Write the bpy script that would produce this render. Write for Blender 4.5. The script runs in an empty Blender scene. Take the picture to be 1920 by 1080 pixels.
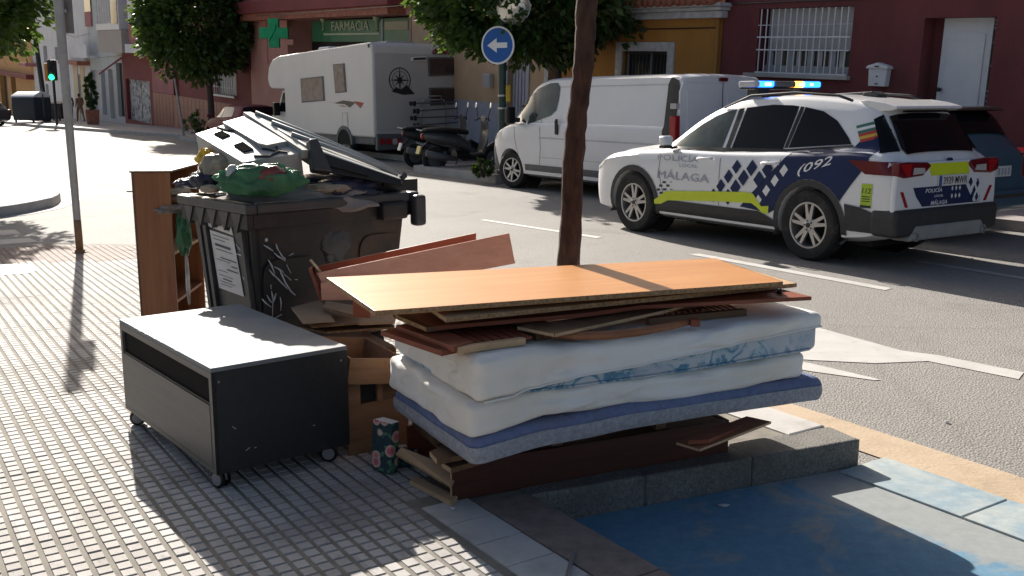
import bpy, bmesh, math, random
from mathutils import Vector, Matrix
random.seed(11)
R = math.radians
sc = bpy.context.scene
col = sc.collection

# ------------------------------------------------------------------ camera
F, HZ, H = 1900.0, 180.0, 1.56            # focal length and horizon row (photo pixels), eye height above the pavement
TH = math.atan((540 - HZ) / F)
cam_data = bpy.data.cameras.new('camera')
cam = bpy.data.objects.new('camera', cam_data)
col.objects.link(cam)
cam.location = (0, 0, H)
cam.rotation_euler = (R(90) - TH, 0, 0)
cam_data.sensor_width = 36
cam_data.lens = 36 * F / 1920
cam_data.clip_start = 0.05
cam_data.clip_end = 3000
sc.camera = cam

# ------------------------------------------------------------------ sky, sun, exposure
SUN_AZ, SUN_EL = -22.5, 27.5                # degrees left of the view direction, above the horizon
world = bpy.data.worlds.new('World')
sc.world = world
world.use_nodes = True
wn = world.node_tree
sky = wn.nodes.new('ShaderNodeTexSky')
sky.sky_type = 'NISHITA'
sky.sun_disc = False
sky.sun_elevation = R(SUN_EL)
sky.sun_rotation = R(SUN_AZ)
sky.air_density = 1.0
sky.dust_density = 4.0
wn.links.new(sky.outputs[0], wn.nodes['Background'].inputs[0])
wn.nodes['Background'].inputs[1].default_value = 0.060
sun_data = bpy.data.lights.new('sun', 'SUN')
sun_data.energy = 5.0
sun_data.angle = R(0.5)
sun_data.color = (1.0, 0.94, 0.85)
sun = bpy.data.objects.new('sun', sun_data)
col.objects.link(sun)
sdir = Vector((math.sin(R(SUN_AZ)) * math.cos(R(SUN_EL)), math.cos(R(SUN_AZ)) * math.cos(R(SUN_EL)), math.sin(R(SUN_EL))))
sun.rotation_euler = sdir.to_track_quat('Z', 'Y').to_euler()
sc.view_settings.view_transform = 'Standard'
sc.view_settings.look = 'None'
sc.view_settings.gamma = 1
sc.view_settings.use_curve_mapping = False
sc.view_settings.exposure = 0.92
sc.cycles.max_bounces = 6
sc.cycles.transparent_max_bounces = 12

# ------------------------------------------------------------------ helpers
RZ = -0.14                                   # road level; the near pavement is z = 0
CT, ST = math.cos(TH), math.sin(TH)
def ray(px, py):
    x = (px - 960) / F; y = (540 - py) / F
    return Vector((x, CT + y * ST, -ST + y * CT))
def G(px, py, z=0.0):                        # the place at height z that is seen at a photo pixel
    d = ray(px, py)
    return Vector((0, 0, H)) + d * ((z - H) / d.z)
def PL(px, py, p0, n):                       # the place on a plane
    d = ray(px, py); o = Vector((0, 0, H))
    return o + d * ((p0 - o).dot(n) / d.dot(n))
UA = R(-56.5)
U = Vector((math.cos(UA), math.sin(UA), 0))  # along the street, towards the viewer's right
T = Vector((-U.y, U.x, 0))                   # across the street, away
def S(s, t, z=0.0):                          # street coordinates: s metres up the street, t metres across
    return U * -s + T * t + Vector((0, 0, z))

def M4(loc=(0, 0, 0), rz=0, rx=0, ry=0, sc_=(1, 1, 1)):
    return Matrix.Translation(loc) @ Matrix.Rotation(rz, 4, 'Z') @ Matrix.Rotation(ry, 4, 'Y') @ Matrix.Rotation(rx, 4, 'X') @ Matrix.Diagonal((*sc_, 1))

class MB:
    def __init__(self): self.v = []; self.f = []
    def add(self, vs, fs, M=None):
        n = len(self.v)
        self.v += [tuple(M @ Vector(p)) if M else tuple(p) for p in vs]
        self.f += [tuple(i + n for i in f) for f in fs]
        return self
    def box(self, x0, x1, y0, y1, z0, z1, M=None):
        return self.add([(x0,y0,z0),(x1,y0,z0),(x1,y1,z0),(x0,y1,z0),(x0,y0,z1),(x1,y0,z1),(x1,y1,z1),(x0,y1,z1)],
                        [(3,2,1,0),(4,5,6,7),(0,1,5,4),(1,2,6,5),(2,3,7,6),(3,0,4,7)], M)
    def cb(self, c, s, M=None):
        return self.box(c[0]-s[0]/2, c[0]+s[0]/2, c[1]-s[1]/2, c[1]+s[1]/2, c[2]-s[2]/2, c[2]+s[2]/2, M)
    def prism(self, pts, a, b, axis='z', M=None):      # polygon extruded along an axis
        n = len(pts)
        def P(p, h): return (p[0], p[1], h) if axis == 'z' else ((p[0], h, p[1]) if axis == 'y' else (h, p[0], p[1]))
        vs = [P(p, a) for p in pts] + [P(p, b) for p in pts]
        fs = [tuple(range(n))[::-1], tuple(range(n, 2 * n))] + [(i, (i+1) % n, n + (i+1) % n, n + i) for i in range(n)]
        return self.add(vs, fs, M)
    def tube(self, pts, r, n=8, cap=True, M=None):
        pts = [Vector(p) for p in pts]
        rs = r if isinstance(r, (list, tuple)) else [r] * len(pts)
        vs = []; fs = []; prev = None
        for i, p in enumerate(pts):
            d = (pts[min(i+1, len(pts)-1)] - pts[max(i-1, 0)])
            if d.length < 1e-9: d = Vector((0, 0, 1))
            d.normalize()
            if prev is None:
                a = d.orthogonal().normalized()
            else:
                a = prev - d * prev.dot(d)
                a = a.normalized() if a.length > 1e-6 else d.orthogonal().normalized()
            prev = a; b = d.cross(a)
            for k in range(n):
                q = 2 * math.pi * k / n
                vs.append(p + (a * math.cos(q) + b * math.sin(q)) * rs[i])
        for i in range(len(pts) - 1):
            for k in range(n):
                fs.append((i*n+k, i*n+(k+1) % n, (i+1)*n+(k+1) % n, (i+1)*n+k))
        if cap:
            fs.append(tuple(range(n))[::-1]); fs.append(tuple((len(pts)-1)*n+k for k in range(n)))
        return self.add(vs, fs, M)
    def lathe(self, prof, n=24, M=None, closed=False):  # (radius, height) round z
        vs = []; fs = []
        for r, z in prof:
            for k in range(n):
                q = 2 * math.pi * k / n
                vs.append((r * math.cos(q), r * math.sin(q), z))
        m = len(prof)
        for i in range(m if closed else m - 1):
            j = (i + 1) % m
            for k in range(n):
                fs.append((i*n+k, i*n+(k+1) % n, j*n+(k+1) % n, j*n+k))
        if not closed:
            fs.append(tuple(range(n))[::-1]); fs.append(tuple((m-1)*n+k for k in range(n)))
        return self.add(vs, fs, M)
    def grid(self, fn, nu, nv, M=None):
        vs = [fn(i / nu, j / nv) for i in range(nu + 1) for j in range(nv + 1)]
        fs = [(i*(nv+1)+j, (i+1)*(nv+1)+j, (i+1)*(nv+1)+j+1, i*(nv+1)+j+1) for i in range(nu) for j in range(nv)]
        return self.add(vs, fs, M)
    def mesh(self, name, mat, smooth=False, angle=None):
        me = bpy.data.meshes.new(name)
        me.from_pydata(self.v, [], self.f)
        bm = bmesh.new(); bm.from_mesh(me); bmesh.ops.recalc_face_normals(bm, faces=bm.faces); bm.to_mesh(me); bm.free()
        if mat: me.materials.append(mat)
        if smooth or angle:
            me.polygons.foreach_set('use_smooth', [True] * len(me.polygons))
            if angle: me.set_sharp_from_angle(angle=R(angle))
        return me
    def build(self, name, mat, parent=None, smooth=False, angle=None, bevel=0, seg=2, **kw):
        return link(name, self.mesh(name, mat, smooth, angle), parent, bevel, seg, **kw)

def link(name, me, parent=None, bevel=0, seg=2, loc=None, rot=None, kind=None):
    o = bpy.data.objects.new(name, me)
    col.objects.link(o)
    if parent is not None: o.parent = parent
    if loc is not None: o.location = loc
    if rot is not None: o.rotation_euler = rot
    if bevel:
        m = o.modifiers.new('bevel', 'BEVEL'); m.width = bevel; m.segments = seg; m.limit_method = 'ANGLE'; m.angle_limit = R(40)
    if kind: o['kind'] = kind
    return o
def tag(o, label, cat, group=None):
    o['label'] = label; o['category'] = cat
    if group: o['group'] = group
    return o
def thing(name, label, cat, loc=(0, 0, 0), rz=0, group=None, rot=None):
    o = bpy.data.objects.new(name, None)
    col.objects.link(o)
    o.empty_display_size = 0.2
    o.location = loc
    o.rotation_euler = rot if rot is not None else (0, 0, rz)
    return tag(o, label, cat, group)
def copy_tree(o, parent=None):
    c = o.copy(); col.objects.link(c); c.parent = parent
    for ch in list(o.children): copy_tree(ch, c)
    return c
def struct(name, mb, mat, parent=None, **kw):
    o = mb.build(name, mat, parent, **kw)
    if parent is None: o['kind'] = 'structure'
    return o
def text_mesh(name, txt, size, mat, depth=0.002, shear=0.0, bold=0.0, align='CENTER', spacing=1.0, resolution=2):
    cu = bpy.data.curves.new(name, 'FONT')
    cu.body = txt; cu.size = size; cu.extrude = depth; cu.shear = shear; cu.offset = bold
    cu.align_x = align; cu.align_y = 'CENTER'; cu.space_character = spacing; cu.resolution_u = resolution
    o = bpy.data.objects.new(name, cu); col.objects.link(o)
    dg = bpy.context.evaluated_depsgraph_get()
    me = bpy.data.meshes.new_from_object(o.evaluated_get(dg))
    bpy.data.objects.remove(o)
    me.materials.clear(); me.materials.append(mat)
    return me
def patch(poly, fn, mat, name, parent, cell=0.06, thick=0.0, smooth=True):   # a flat outline laid on a curved surface
    bm = bmesh.new()
    bm.faces.new([bm.verts.new((p[0], p[1], 0)) for p in poly])
    xs = [p[0] for p in poly]; ys = [p[1] for p in poly]
    for lo, hi, no in ((min(xs), max(xs), (1, 0, 0)), (min(ys), max(ys), (0, 1, 0))):
        n = max(1, int((hi - lo) / cell))
        for i in range(1, n):
            c = lo + (hi - lo) * i / n
            co = (c, 0, 0) if no[0] else (0, c, 0)
            bmesh.ops.bisect_plane(bm, geom=bm.verts[:] + bm.edges[:] + bm.faces[:], plane_co=co, plane_no=no, dist=1e-5)
    bmesh.ops.triangulate(bm, faces=bm.faces[:])
    for v in bm.verts: v.co = Vector(fn(v.co.x, v.co.y))
    me = bpy.data.meshes.new(name); bm.to_mesh(me); bm.free()
    me.materials.append(mat)
    if smooth: me.polygons.foreach_set('use_smooth', [True] * len(me.polygons))
    return link(name, me, parent)

# ------------------------------------------------------------------ materials
MATS = {}
def hexc(h):
    v = [int(h[i:i+2], 16) / 255 for i in (0, 2, 4)]
    return tuple(x / 12.92 if x <= 0.04045 else ((x + 0.055) / 1.055) ** 2.4 for x in v)
def nd(nt, typ, **kw):
    n = nt.nodes.new(typ)
    for k, v in kw.items():
        if k.startswith('i_'): n.inputs[k[2:].replace('_', ' ')].default_value = v
        else: setattr(n, k, v)
    return n
def ramp(nt, fac, stops):
    n = nt.nodes.new('ShaderNodeValToRGB')
    e = n.color_ramp.elements
    while len(e) < len(stops): e.new(0.5)
    for el, (p, c) in zip(e, stops): el.position = p; el.color = (*c, 1)
    nt.links.new(fac, n.inputs[0])
    return n.outputs[0]
def coords(nt, scale=(1, 1, 1), rot=(0, 0, 0), kind='Object'):
    tc = nt.nodes.new('ShaderNodeTexCoord'); mp = nt.nodes.new('ShaderNodeMapping')
    mp.inputs['Scale'].default_value = scale; mp.inputs['Rotation'].default_value = rot
    if kind == 'World':
        ge = nt.nodes.new('ShaderNodeNewGeometry'); nt.links.new(ge.outputs['Position'], mp.inputs[0])
    else: nt.links.new(tc.outputs[kind], mp.inputs[0])
    return mp.outputs[0]
def noise(nt, vec, scale, detail=4, rough=0.55, dist=0.0):
    n = nd(nt, 'ShaderNodeTexNoise'); n.inputs['Scale'].default_value = scale
    n.inputs['Detail'].default_value = detail; n.inputs['Roughness'].default_value = rough; n.inputs['Distortion'].default_value = dist
    nt.links.new(vec, n.inputs['Vector'])
    return n.outputs['Fac']
def mixc(nt, fac, a, b, mode='MIX'):
    n = nt.nodes.new('ShaderNodeMix'); n.data_type = 'RGBA'; n.blend_type = mode
    for sock, v in ((n.inputs[0], fac), (n.inputs[6], a), (n.inputs[7], b)):
        if hasattr(v, 'is_output'): nt.links.new(v, sock)
        elif isinstance(v, (int, float)): sock.default_value = v
        else: sock.default_value = (*v, 1)
    return n.outputs[2]
def base_mat(name):
    m = bpy.data.materials.new(name); m.use_nodes = True
    nt = m.node_tree
    MATS[name] = m
    return m, nt, nt.nodes['Principled BSDF']
def bumpn(nt, b, hgt, strength, dist=0.02):
    n = nt.nodes.new('ShaderNodeBump'); n.inputs['Strength'].default_value = strength; n.inputs['Distance'].default_value = dist
    nt.links.new(hgt, n.inputs['Height']); nt.links.new(n.outputs[0], b.inputs['Normal'])
def pm(name, c, rough=0.6, metal=0.0, var=0.12, scale=6, bump=0.0, bscale=60, coat=0.0, dirt=None, dscale=3, dlo=0.52, dhi=0.75, spec=None, kind='Object', stretch=(1, 1, 1)):
    m, nt, b = base_mat(name)
    v = coords(nt, stretch, kind=kind)
    f = noise(nt, v, scale, 6)
    out = ramp(nt, f, [(0.3, tuple(x * (1 - var) for x in c)), (0.7, tuple(min(1, x * (1 + var)) for x in c))])
    if dirt:
        d = noise(nt, v, dscale, 8, 0.65)
        k = ramp(nt, d, [(dlo, (0, 0, 0)), (dhi, (1, 1, 1))])
        out = mixc(nt, k, out, dirt)
    nt.links.new(out, b.inputs['Base Color'])
    b.inputs['Roughness'].default_value = rough
    b.inputs['Metallic'].default_value = metal
    b.inputs['Coat Weight'].default_value = coat
    b.inputs['Coat Roughness'].default_value = 0.06
    if spec is not None: b.inputs['Specular IOR Level'].default_value = spec
    if bump: bumpn(nt, b, noise(nt, v, bscale, 5), bump)
    return m
def wood(name, dark, light, rough=0.5, axis=0, scale=1.0, coat=0.0):
    m, nt, b = base_mat(name)
    st = [22, 22, 22]; st[axis] = 1.4
    v = coords(nt, tuple(x * scale for x in st))
    f = noise(nt, v, 1.0, 8, 0.65, 0.6)
    v2 = coords(nt, (1, 1, 1)); f2 = noise(nt, v2, 2.2, 3)
    out = ramp(nt, f, [(0.3, dark), (0.72, light)])
    out = mixc(nt, ramp(nt, f2, [(0.35, (0, 0, 0)), (0.75, (0.35, 0.35, 0.35))]), out, dark)
    nt.links.new(out, b.inputs['Base Color'])
    g_ = noise(nt, coords(nt), 9, 8, 0.7, 1.5)
    out = mixc(nt, ramp(nt, g_, [(0.60, (0, 0, 0)), (0.74, (0.45, 0.45, 0.45))]), out, tuple(x * 0.45 for x in dark))
    nt.links.new(out, b.inputs['Base Color'])
    b.inputs['Roughness'].default_value = rough; b.inputs['Coat Weight'].default_value = coat; b.inputs['Specular IOR Level'].default_value = 0.28
    bumpn(nt, b, f, 0.2, 0.004)
    return m
def emit(name, c, s):
    m, nt, b = base_mat(name)
    b.inputs['Base Color'].default_value = (*c, 1)
    b.inputs['Emission Color'].default_value = (*c, 1); b.inputs['Emission Strength'].default_value = s
    return m
def m(name): return MATS[name]
# ------------------------------------------------------------------ material set
def nd_color(nt, v):
    n = nd(nt, 'ShaderNodeTexNoise'); n.inputs['Scale'].default_value = 1.3; n.inputs['Detail'].default_value = 5; nt.links.new(v, n.inputs['Vector']); return n.outputs['Color']
def asphalt():
    m_, nt, b = base_mat('asphalt')
    v = coords(nt)
    big = noise(nt, v, 0.35, 5, 0.6); mid = noise(nt, v, 3.0, 6, 0.6); fine = noise(nt, v, 120, 3, 0.7)
    vo = nd(nt, 'ShaderNodeTexVoronoi'); vo.inputs['Scale'].default_value = 75; nt.links.new(v, vo.inputs['Vector'])
    c = ramp(nt, big, [(0.3, (0.28, 0.266, 0.250)), (0.7, (0.37, 0.352, 0.332))])
    c = mixc(nt, ramp(nt, mid, [(0.55, (0, 0, 0)), (0.8, (0.4, 0.4, 0.4))]), c, (0.20, 0.188, 0.175))
    c = mixc(nt, ramp(nt, fine, [(0.38, (0.95, 0.95, 0.95)), (0.60, (0, 0, 0))]), c, (0.15, 0.138, 0.125))
    c = mixc(nt, ramp(nt, vo.outputs['Distance'], [(0.0, (0.55, 0.55, 0.55)), (0.35, (0, 0, 0))]), c, (0.48, 0.44, 0.40))
    st_ = noise(nt, coords(nt, (1, 1, 1)), 0.9, 9, 0.7, 0.6)
    c = mixc(nt, ramp(nt, st_, [(0.56, (0, 0, 0)), (0.66, (0.5, 0.5, 0.5))]), c, (0.16, 0.15, 0.14))
    cr_ = nd(nt, 'ShaderNodeTexVoronoi', feature='DISTANCE_TO_EDGE'); cr_.inputs['Scale'].default_value = 0.16
    wv = mixc(nt, 0.45, v, nd_color(nt, v)); nt.links.new(wv, cr_.inputs['Vector'])
    c = mixc(nt, ramp(nt, cr_.outputs['Distance'], [(0.0, (0.14, 0.14, 0.14)), (0.004, (0, 0, 0))]), c, (0.07, 0.066, 0.062))
    nt.links.new(c, b.inputs['Base Color'])
    b.inputs['Roughness'].default_value = 0.80; b.inputs['Specular IOR Level'].default_value = 0.3
    bumpn(nt, b, vo.outputs['Distance'], 0.6, 0.008)
    return m_
asphalt()
def paving(name, c, dirt):
    m_, nt, b = base_mat(name)
    v = coords(nt, (1 / 0.19,) * 3, (0, 0, R(57.0)), 'World')
    fl = nd(nt, 'ShaderNodeVectorMath', operation='FLOOR'); nt.links.new(v, fl.inputs[0])
    wn_ = nd(nt, 'ShaderNodeTexWhiteNoise', noise_dimensions='3D'); nt.links.new(fl.outputs[0], wn_.inputs[0])
    w = coords(nt, kind='World')
    n1 = noise(nt, w, 1.1, 8, 0.66, 0.4); n2 = noise(nt, w, 14, 6, 0.7); n3 = noise(nt, w, 60, 3)
    k = ramp(nt, wn_.outputs['Value'], [(0.0, tuple(x * 0.78 for x in c)), (0.15, tuple(x * 0.93 for x in c)), (1.0, tuple(x * 1.06 for x in c))])
    k = mixc(nt, ramp(nt, n1, [(0.46, (0, 0, 0)), (0.72, (0.85, 0.85, 0.85))]), k, dirt)
    k = mixc(nt, ramp(nt, n2, [(0.56, (0, 0, 0)), (0.70, (0.5, 0.5, 0.5))]), k, tuple(x * 0.6 for x in dirt))
    k = mixc(nt, ramp(nt, n3, [(0.66, (0, 0, 0)), (0.72, (0.8, 0.8, 0.8))]), k, tuple(x * 0.4 for x in dirt))
    nt.links.new(k, b.inputs['Base Color']); b.inputs['Roughness'].default_value = 0.75; b.inputs['Specular IOR Level'].default_value = 0.25
    bumpn(nt, b, n3, 0.25, 0.003)
paving('tile', (0.46, 0.437, 0.42), (0.22, 0.195, 0.175))
paving('tile_red', (0.30, 0.20, 0.175), (0.19, 0.14, 0.12))
pm('tile_smooth', (0.50, 0.48, 0.46), 0.6, var=0.12, scale=3, bump=0.1, bscale=120, dirt=(0.3, 0.28, 0.27), dscale=2)
pm('grout', (0.20, 0.18, 0.15), 0.9, var=0.25, scale=9)
pm('granite', (0.175, 0.165, 0.148), 0.8, var=0.5, scale=95, bump=0.35, bscale=90, dirt=(0.085, 0.078, 0.066), dscale=3, dlo=0.42, dhi=0.75)
pm('kerb_far', (0.42, 0.40, 0.38), 0.8, var=0.15, scale=3, bump=0.1)
pm('kerb_brown', (0.23, 0.175, 0.15), 0.8, var=0.25, scale=14, bump=0.25, bscale=90)
pm('pave_far', (0.36, 0.32, 0.31), 0.75, var=0.15, scale=0.8)
pm('pave_pink', (0.42, 0.36, 0.33), 0.75, var=0.1, scale=0.8)
pm('gutter', (0.46, 0.35, 0.24), 0.8, var=0.2, scale=4, bump=0.2, bscale=50, dirt=(0.3, 0.25, 0.2), dscale=4)
def blue_paint(name, wear, lo, hi, edge=None):
    m_, nt, b = base_mat(name)
    v = coords(nt)
    n1 = noise(nt, v, 2.2, 11, 0.68, 0.4); n2 = noise(nt, v, 16, 6, 0.7)
    c = ramp(nt, n2, [(0.3, (0.085, 0.195, 0.30)), (0.7, (0.14, 0.28, 0.39))])
    w = ramp(nt, n2, [(0.3, tuple(x * 0.8 for x in wear)), (0.7, wear)])
    if edge is not None:                          # mixes in more of the paler tone towards the roadway
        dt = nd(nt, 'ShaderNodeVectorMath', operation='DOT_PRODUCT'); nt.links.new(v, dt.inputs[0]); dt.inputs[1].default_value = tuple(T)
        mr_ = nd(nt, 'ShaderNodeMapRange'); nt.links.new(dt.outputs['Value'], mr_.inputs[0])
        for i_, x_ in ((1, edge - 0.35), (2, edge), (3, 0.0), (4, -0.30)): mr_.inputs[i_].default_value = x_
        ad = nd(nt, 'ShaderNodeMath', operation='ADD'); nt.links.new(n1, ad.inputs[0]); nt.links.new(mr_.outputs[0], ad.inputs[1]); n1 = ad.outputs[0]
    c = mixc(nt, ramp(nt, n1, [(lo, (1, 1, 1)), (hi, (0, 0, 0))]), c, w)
    nt.links.new(c, b.inputs['Base Color']); b.inputs['Roughness'].default_value = 0.75
    bumpn(nt, b, n2, 0.25, 0.006)
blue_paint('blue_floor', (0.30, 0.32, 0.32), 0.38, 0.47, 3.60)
blue_paint('blue_worn', (0.45, 0.48, 0.46), 0.40, 0.70)
pm('road_paint', (0.52, 0.505, 0.48), 0.6, var=0.08, scale=5, dirt=(0.42, 0.40, 0.37), dscale=7, dlo=0.55, dhi=0.72)
pm('road_paint_old', (0.40, 0.38, 0.36), 0.7, var=0.15, scale=9, dirt=(0.22, 0.21, 0.2), dscale=9)
pm('earth', (0.10, 0.075, 0.055), 0.95, var=0.3, scale=12, bump=0.5, bscale=40)
# facades
pm('stucco_maroon', (0.16, 0.038, 0.040), 0.85, var=0.2, scale=1.6, bump=0.6, bscale=45, dirt=(0.10, 0.035, 0.036), dscale=1.1, dlo=0.5, dhi=0.7, stretch=(1, 1, 0.35))
pm('stucco_ochre', (0.46, 0.21, 0.045), 0.85, var=0.16, scale=1.5, bump=0.4, bscale=45, dirt=(0.30, 0.16, 0.06), dscale=1.2, dlo=0.52, dhi=0.75, stretch=(1, 1, 0.3))
pm('stucco_beige', (0.55, 0.375, 0.235), 0.85, var=0.12, scale=1.5, bump=0.25, bscale=60, dirt=(0.42, 0.32, 0.24), dscale=1)
pm('stucco_salmon', (0.60, 0.30, 0.25), 0.85, var=0.1, scale=1.2, bump=0.15)
pm('stucco_pink', (0.42, 0.16, 0.16), 0.85, var=0.12, scale=1, bump=0.15)
pm('stucco_red', (0.21, 0.04, 0.04), 0.8, var=0.12, scale=1, bump=0.15)
pm('stucco_white', (0.72, 0.71, 0.71), 0.85, var=0.07, scale=0.8, bump=0.15, dirt=(0.55, 0.54, 0.53), dscale=0.6)
pm('stucco_grey', (0.55, 0.56, 0.54), 0.85, var=0.08, scale=0.8, bump=0.15)
pm('stucco_tan', (0.46, 0.40, 0.36), 0.85, var=0.08, scale=0.8)
pm('stucco_orange', (0.62, 0.33, 0.12), 0.85, var=0.1, scale=0.8)
pm('stucco_cream', (0.66, 0.55, 0.36), 0.85, var=0.1, scale=0.8)
pm('marble', (0.52, 0.52, 0.53), 0.5, var=0.22, scale=7)
pm('white_paint', (0.70, 0.70, 0.72), 0.5, var=0.05, scale=4)
pm('grey_paint', (0.40, 0.41, 0.44), 0.5, var=0.06, scale=4)
pm('lavender', (0.42, 0.42, 0.50), 0.55, var=0.1, scale=5)
pm('shutter', (0.50, 0.50, 0.50), 0.55, var=0.08, scale=4)
pm('dark_void', (0.012, 0.011, 0.012), 0.6, var=0.2)
pm('window_dark', (0.03, 0.032, 0.036), 0.12, var=0.2, scale=2)
pm('curtain', (0.55, 0.53, 0.52), 0.9, var=0.15, scale=4)
pm('terracotta', (0.36, 0.13, 0.08), 0.8, var=0.3, scale=5, bump=0.2)
pm('maroon_tile', (0.24, 0.055, 0.045), 0.45, var=0.15, scale=3)
pm('tile_joint', (0.42, 0.20, 0.15), 0.8, var=0.1)
pm('green_sign', (0.03, 0.16, 0.07), 0.35, var=0.2, scale=2)
pm('gold_letter', (0.50, 0.55, 0.36), 0.5, var=0.1)
pm('cross_green', (0.0, 0.42, 0.16), 0.4, var=0.2, scale=5)
pm('black_metal', (0.018, 0.018, 0.02), 0.45, var=0.2)
pm('green_metal', (0.022, 0.055, 0.045), 0.4, var=0.15)
pm('galv', (0.34, 0.335, 0.33), 0.55, metal=0.2, var=0.15, scale=5, dirt=(0.22, 0.17, 0.12), dscale=3)
pm('steel', (0.55, 0.55, 0.56), 0.3, metal=0.9, var=0.1)
pm('rust', (0.25, 0.15, 0.08), 0.8, var=0.3, scale=12)
pm('sign_blue', (0.012, 0.11, 0.40), 0.35, var=0.04)
pm('sign_white', (0.80, 0.80, 0.80), 0.4, var=0.03)
pm('yellow_plastic', (0.55, 0.36, 0.03), 0.5, var=0.1)
pm('orange_plastic', (0.55, 0.20, 0.03), 0.5, var=0.1)
pm('mirror_glass', (0.85, 0.84, 0.76), 0.28, metal=0.8, var=0.02)
pm('sign_grey_back', (0.19, 0.17, 0.17), 0.6, var=0.15)
emit('signal_green', (0.02, 0.85, 0.28), 2.2)
# vegetation
def leaf_mat(name, a, b_, tr=0.5):
    m_, nt, b = base_mat(name)
    v = coords(nt); f = noise(nt, v, 3.5, 4); g = noise(nt, v, 23, 2)
    c = ramp(nt, f, [(0.32, a), (0.68, b_)])
    c = mixc(nt, ramp(nt, g, [(0.6, (0, 0, 0)), (0.75, (0.6, 0.6, 0.6))]), c, tuple(x * 1.7 for x in b_))
    nt.links.new(c, b.inputs['Base Color']); b.inputs['Roughness'].default_value = 0.38
    t = nd(nt, 'ShaderNodeBsdfTranslucent'); mx = nd(nt, 'ShaderNodeMixShader')
    nt.links.new(mixc(nt, 0.5, c, (0.16, 0.24, 0.03)), t.inputs[0]); mx.inputs[0].default_value = tr
    nt.links.new(b.outputs[0], mx.inputs[1]); nt.links.new(t.outputs[0], mx.inputs[2])
    nt.links.new(mx.outputs[0], nt.nodes['Material Output'].inputs[0])
leaf_mat('leaf', (0.020, 0.050, 0.014), (0.062, 0.125, 0.03), 0.42)
leaf_mat('leaf_light', (0.05, 0.09, 0.02), (0.10, 0.17, 0.04), 0.35)
pm('bark', (0.062, 0.030, 0.021), 0.95, var=0.6, scale=26, bump=1.0, bscale=60, dirt=(0.045, 0.025, 0.018), dscale=9, stretch=(1, 1, 0.3))
pm('bark_grey', (0.08, 0.06, 0.05), 0.9, var=0.3, scale=20, bump=0.6)
# objects
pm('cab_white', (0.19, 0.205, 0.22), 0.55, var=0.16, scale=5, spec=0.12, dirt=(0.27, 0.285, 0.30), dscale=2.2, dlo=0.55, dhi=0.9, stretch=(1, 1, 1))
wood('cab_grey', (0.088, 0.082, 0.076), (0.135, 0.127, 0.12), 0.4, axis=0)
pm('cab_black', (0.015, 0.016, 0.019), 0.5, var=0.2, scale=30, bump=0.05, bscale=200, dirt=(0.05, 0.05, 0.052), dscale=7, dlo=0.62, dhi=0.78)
pm('black_gloss', (0.010, 0.010, 0.011), 0.30, var=0.1, spec=0.25)
pm('slot_black', (0.006, 0.006, 0.007), 0.8, var=0.1, spec=0.1)
pm('caster_grey', (0.24, 0.24, 0.25), 0.5, var=0.1)
wood('wood_cherry', (0.22, 0.085, 0.035), (0.36, 0.155, 0.07), 0.45, axis=2)
wood('wood_cherry_x', (0.22, 0.085, 0.04), (0.36, 0.155, 0.075), 0.45, axis=0)
wood('wood_orange', (0.47, 0.205, 0.070), (0.61, 0.300, 0.112), 0.38, axis=0, scale=0.7)
wood('wood_red', (0.19, 0.05, 0.03), (0.30, 0.095, 0.05), 0.45, axis=0)
wood('wood_darkred', (0.055, 0.018, 0.012), (0.10, 0.034, 0.022), 0.5, axis=0)
wood('wood_pinkpine', (0.52, 0.235, 0.16), (0.70, 0.37, 0.26), 0.5, axis=0)
wood('wood_tan', (0.20, 0.105, 0.055), (0.32, 0.185, 0.105), 0.55, axis=0)
wood('wood_pale', (0.42, 0.27, 0.15), (0.58, 0.40, 0.25), 0.6, axis=0)
wood('wood_brown', (0.11, 0.06, 0.035), (0.20, 0.115, 0.065), 0.6, axis=0)
pm('chipboard', (0.34, 0.21, 0.11), 0.9, var=0.5, scale=70, bump=0.6, bscale=120)
pm('cardboard', (0.50, 0.33, 0.20), 0.9, var=0.15, scale=5, bump=0.1)
pm('bin_grey', (0.045, 0.046, 0.047), 0.48, var=0.2, scale=5, dirt=(0.10, 0.095, 0.09), dscale=3, dlo=0.5, dhi=0.85)
pm('bin_dark', (0.013, 0.012, 0.012), 0.55, var=0.25, scale=4, dirt=(0.085, 0.046, 0.028), dscale=2.2, dlo=0.48, dhi=0.72)
pm('bin_lid', (0.38, 0.38, 0.365), 0.5, var=0.08, scale=4, dirt=(0.17, 0.16, 0.14), dscale=5, dlo=0.55, dhi=0.85)
pm('hole_dark', (0.028, 0.027, 0.026), 1.0, var=0.1, spec=0.0)
pm('poster', (0.62, 0.60, 0.59), 0.8, var=0.06, scale=5, dirt=(0.45, 0.43, 0.42), dscale=4)
pm('ink', (0.10, 0.10, 0.11), 0.8, var=0.2)
pm('graffiti', (0.62, 0.63, 0.64), 0.7, var=0.1)
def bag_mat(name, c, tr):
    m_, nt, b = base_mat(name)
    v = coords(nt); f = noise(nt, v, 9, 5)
    nt.links.new(ramp(nt, f, [(0.3, tuple(x * 0.6 for x in c)), (0.7, tuple(min(1, x * 1.3) for x in c)), (0.82, tuple(min(1, x * 1.2 + 0.22) for x in c))]), b.inputs['Base Color'])  # palest stop paints whitish highlights into the bag colour
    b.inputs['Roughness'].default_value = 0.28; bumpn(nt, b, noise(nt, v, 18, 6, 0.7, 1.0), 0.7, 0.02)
    t = nd(nt, 'ShaderNodeBsdfTranslucent'); t.inputs[0].default_value = (*c, 1); mx = nd(nt, 'ShaderNodeMixShader'); mx.inputs[0].default_value = tr
    nt.links.new(b.outputs[0], mx.inputs[1]); nt.links.new(t.outputs[0], mx.inputs[2]); nt.links.new(mx.outputs[0], nt.nodes['Material Output'].inputs[0])
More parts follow.
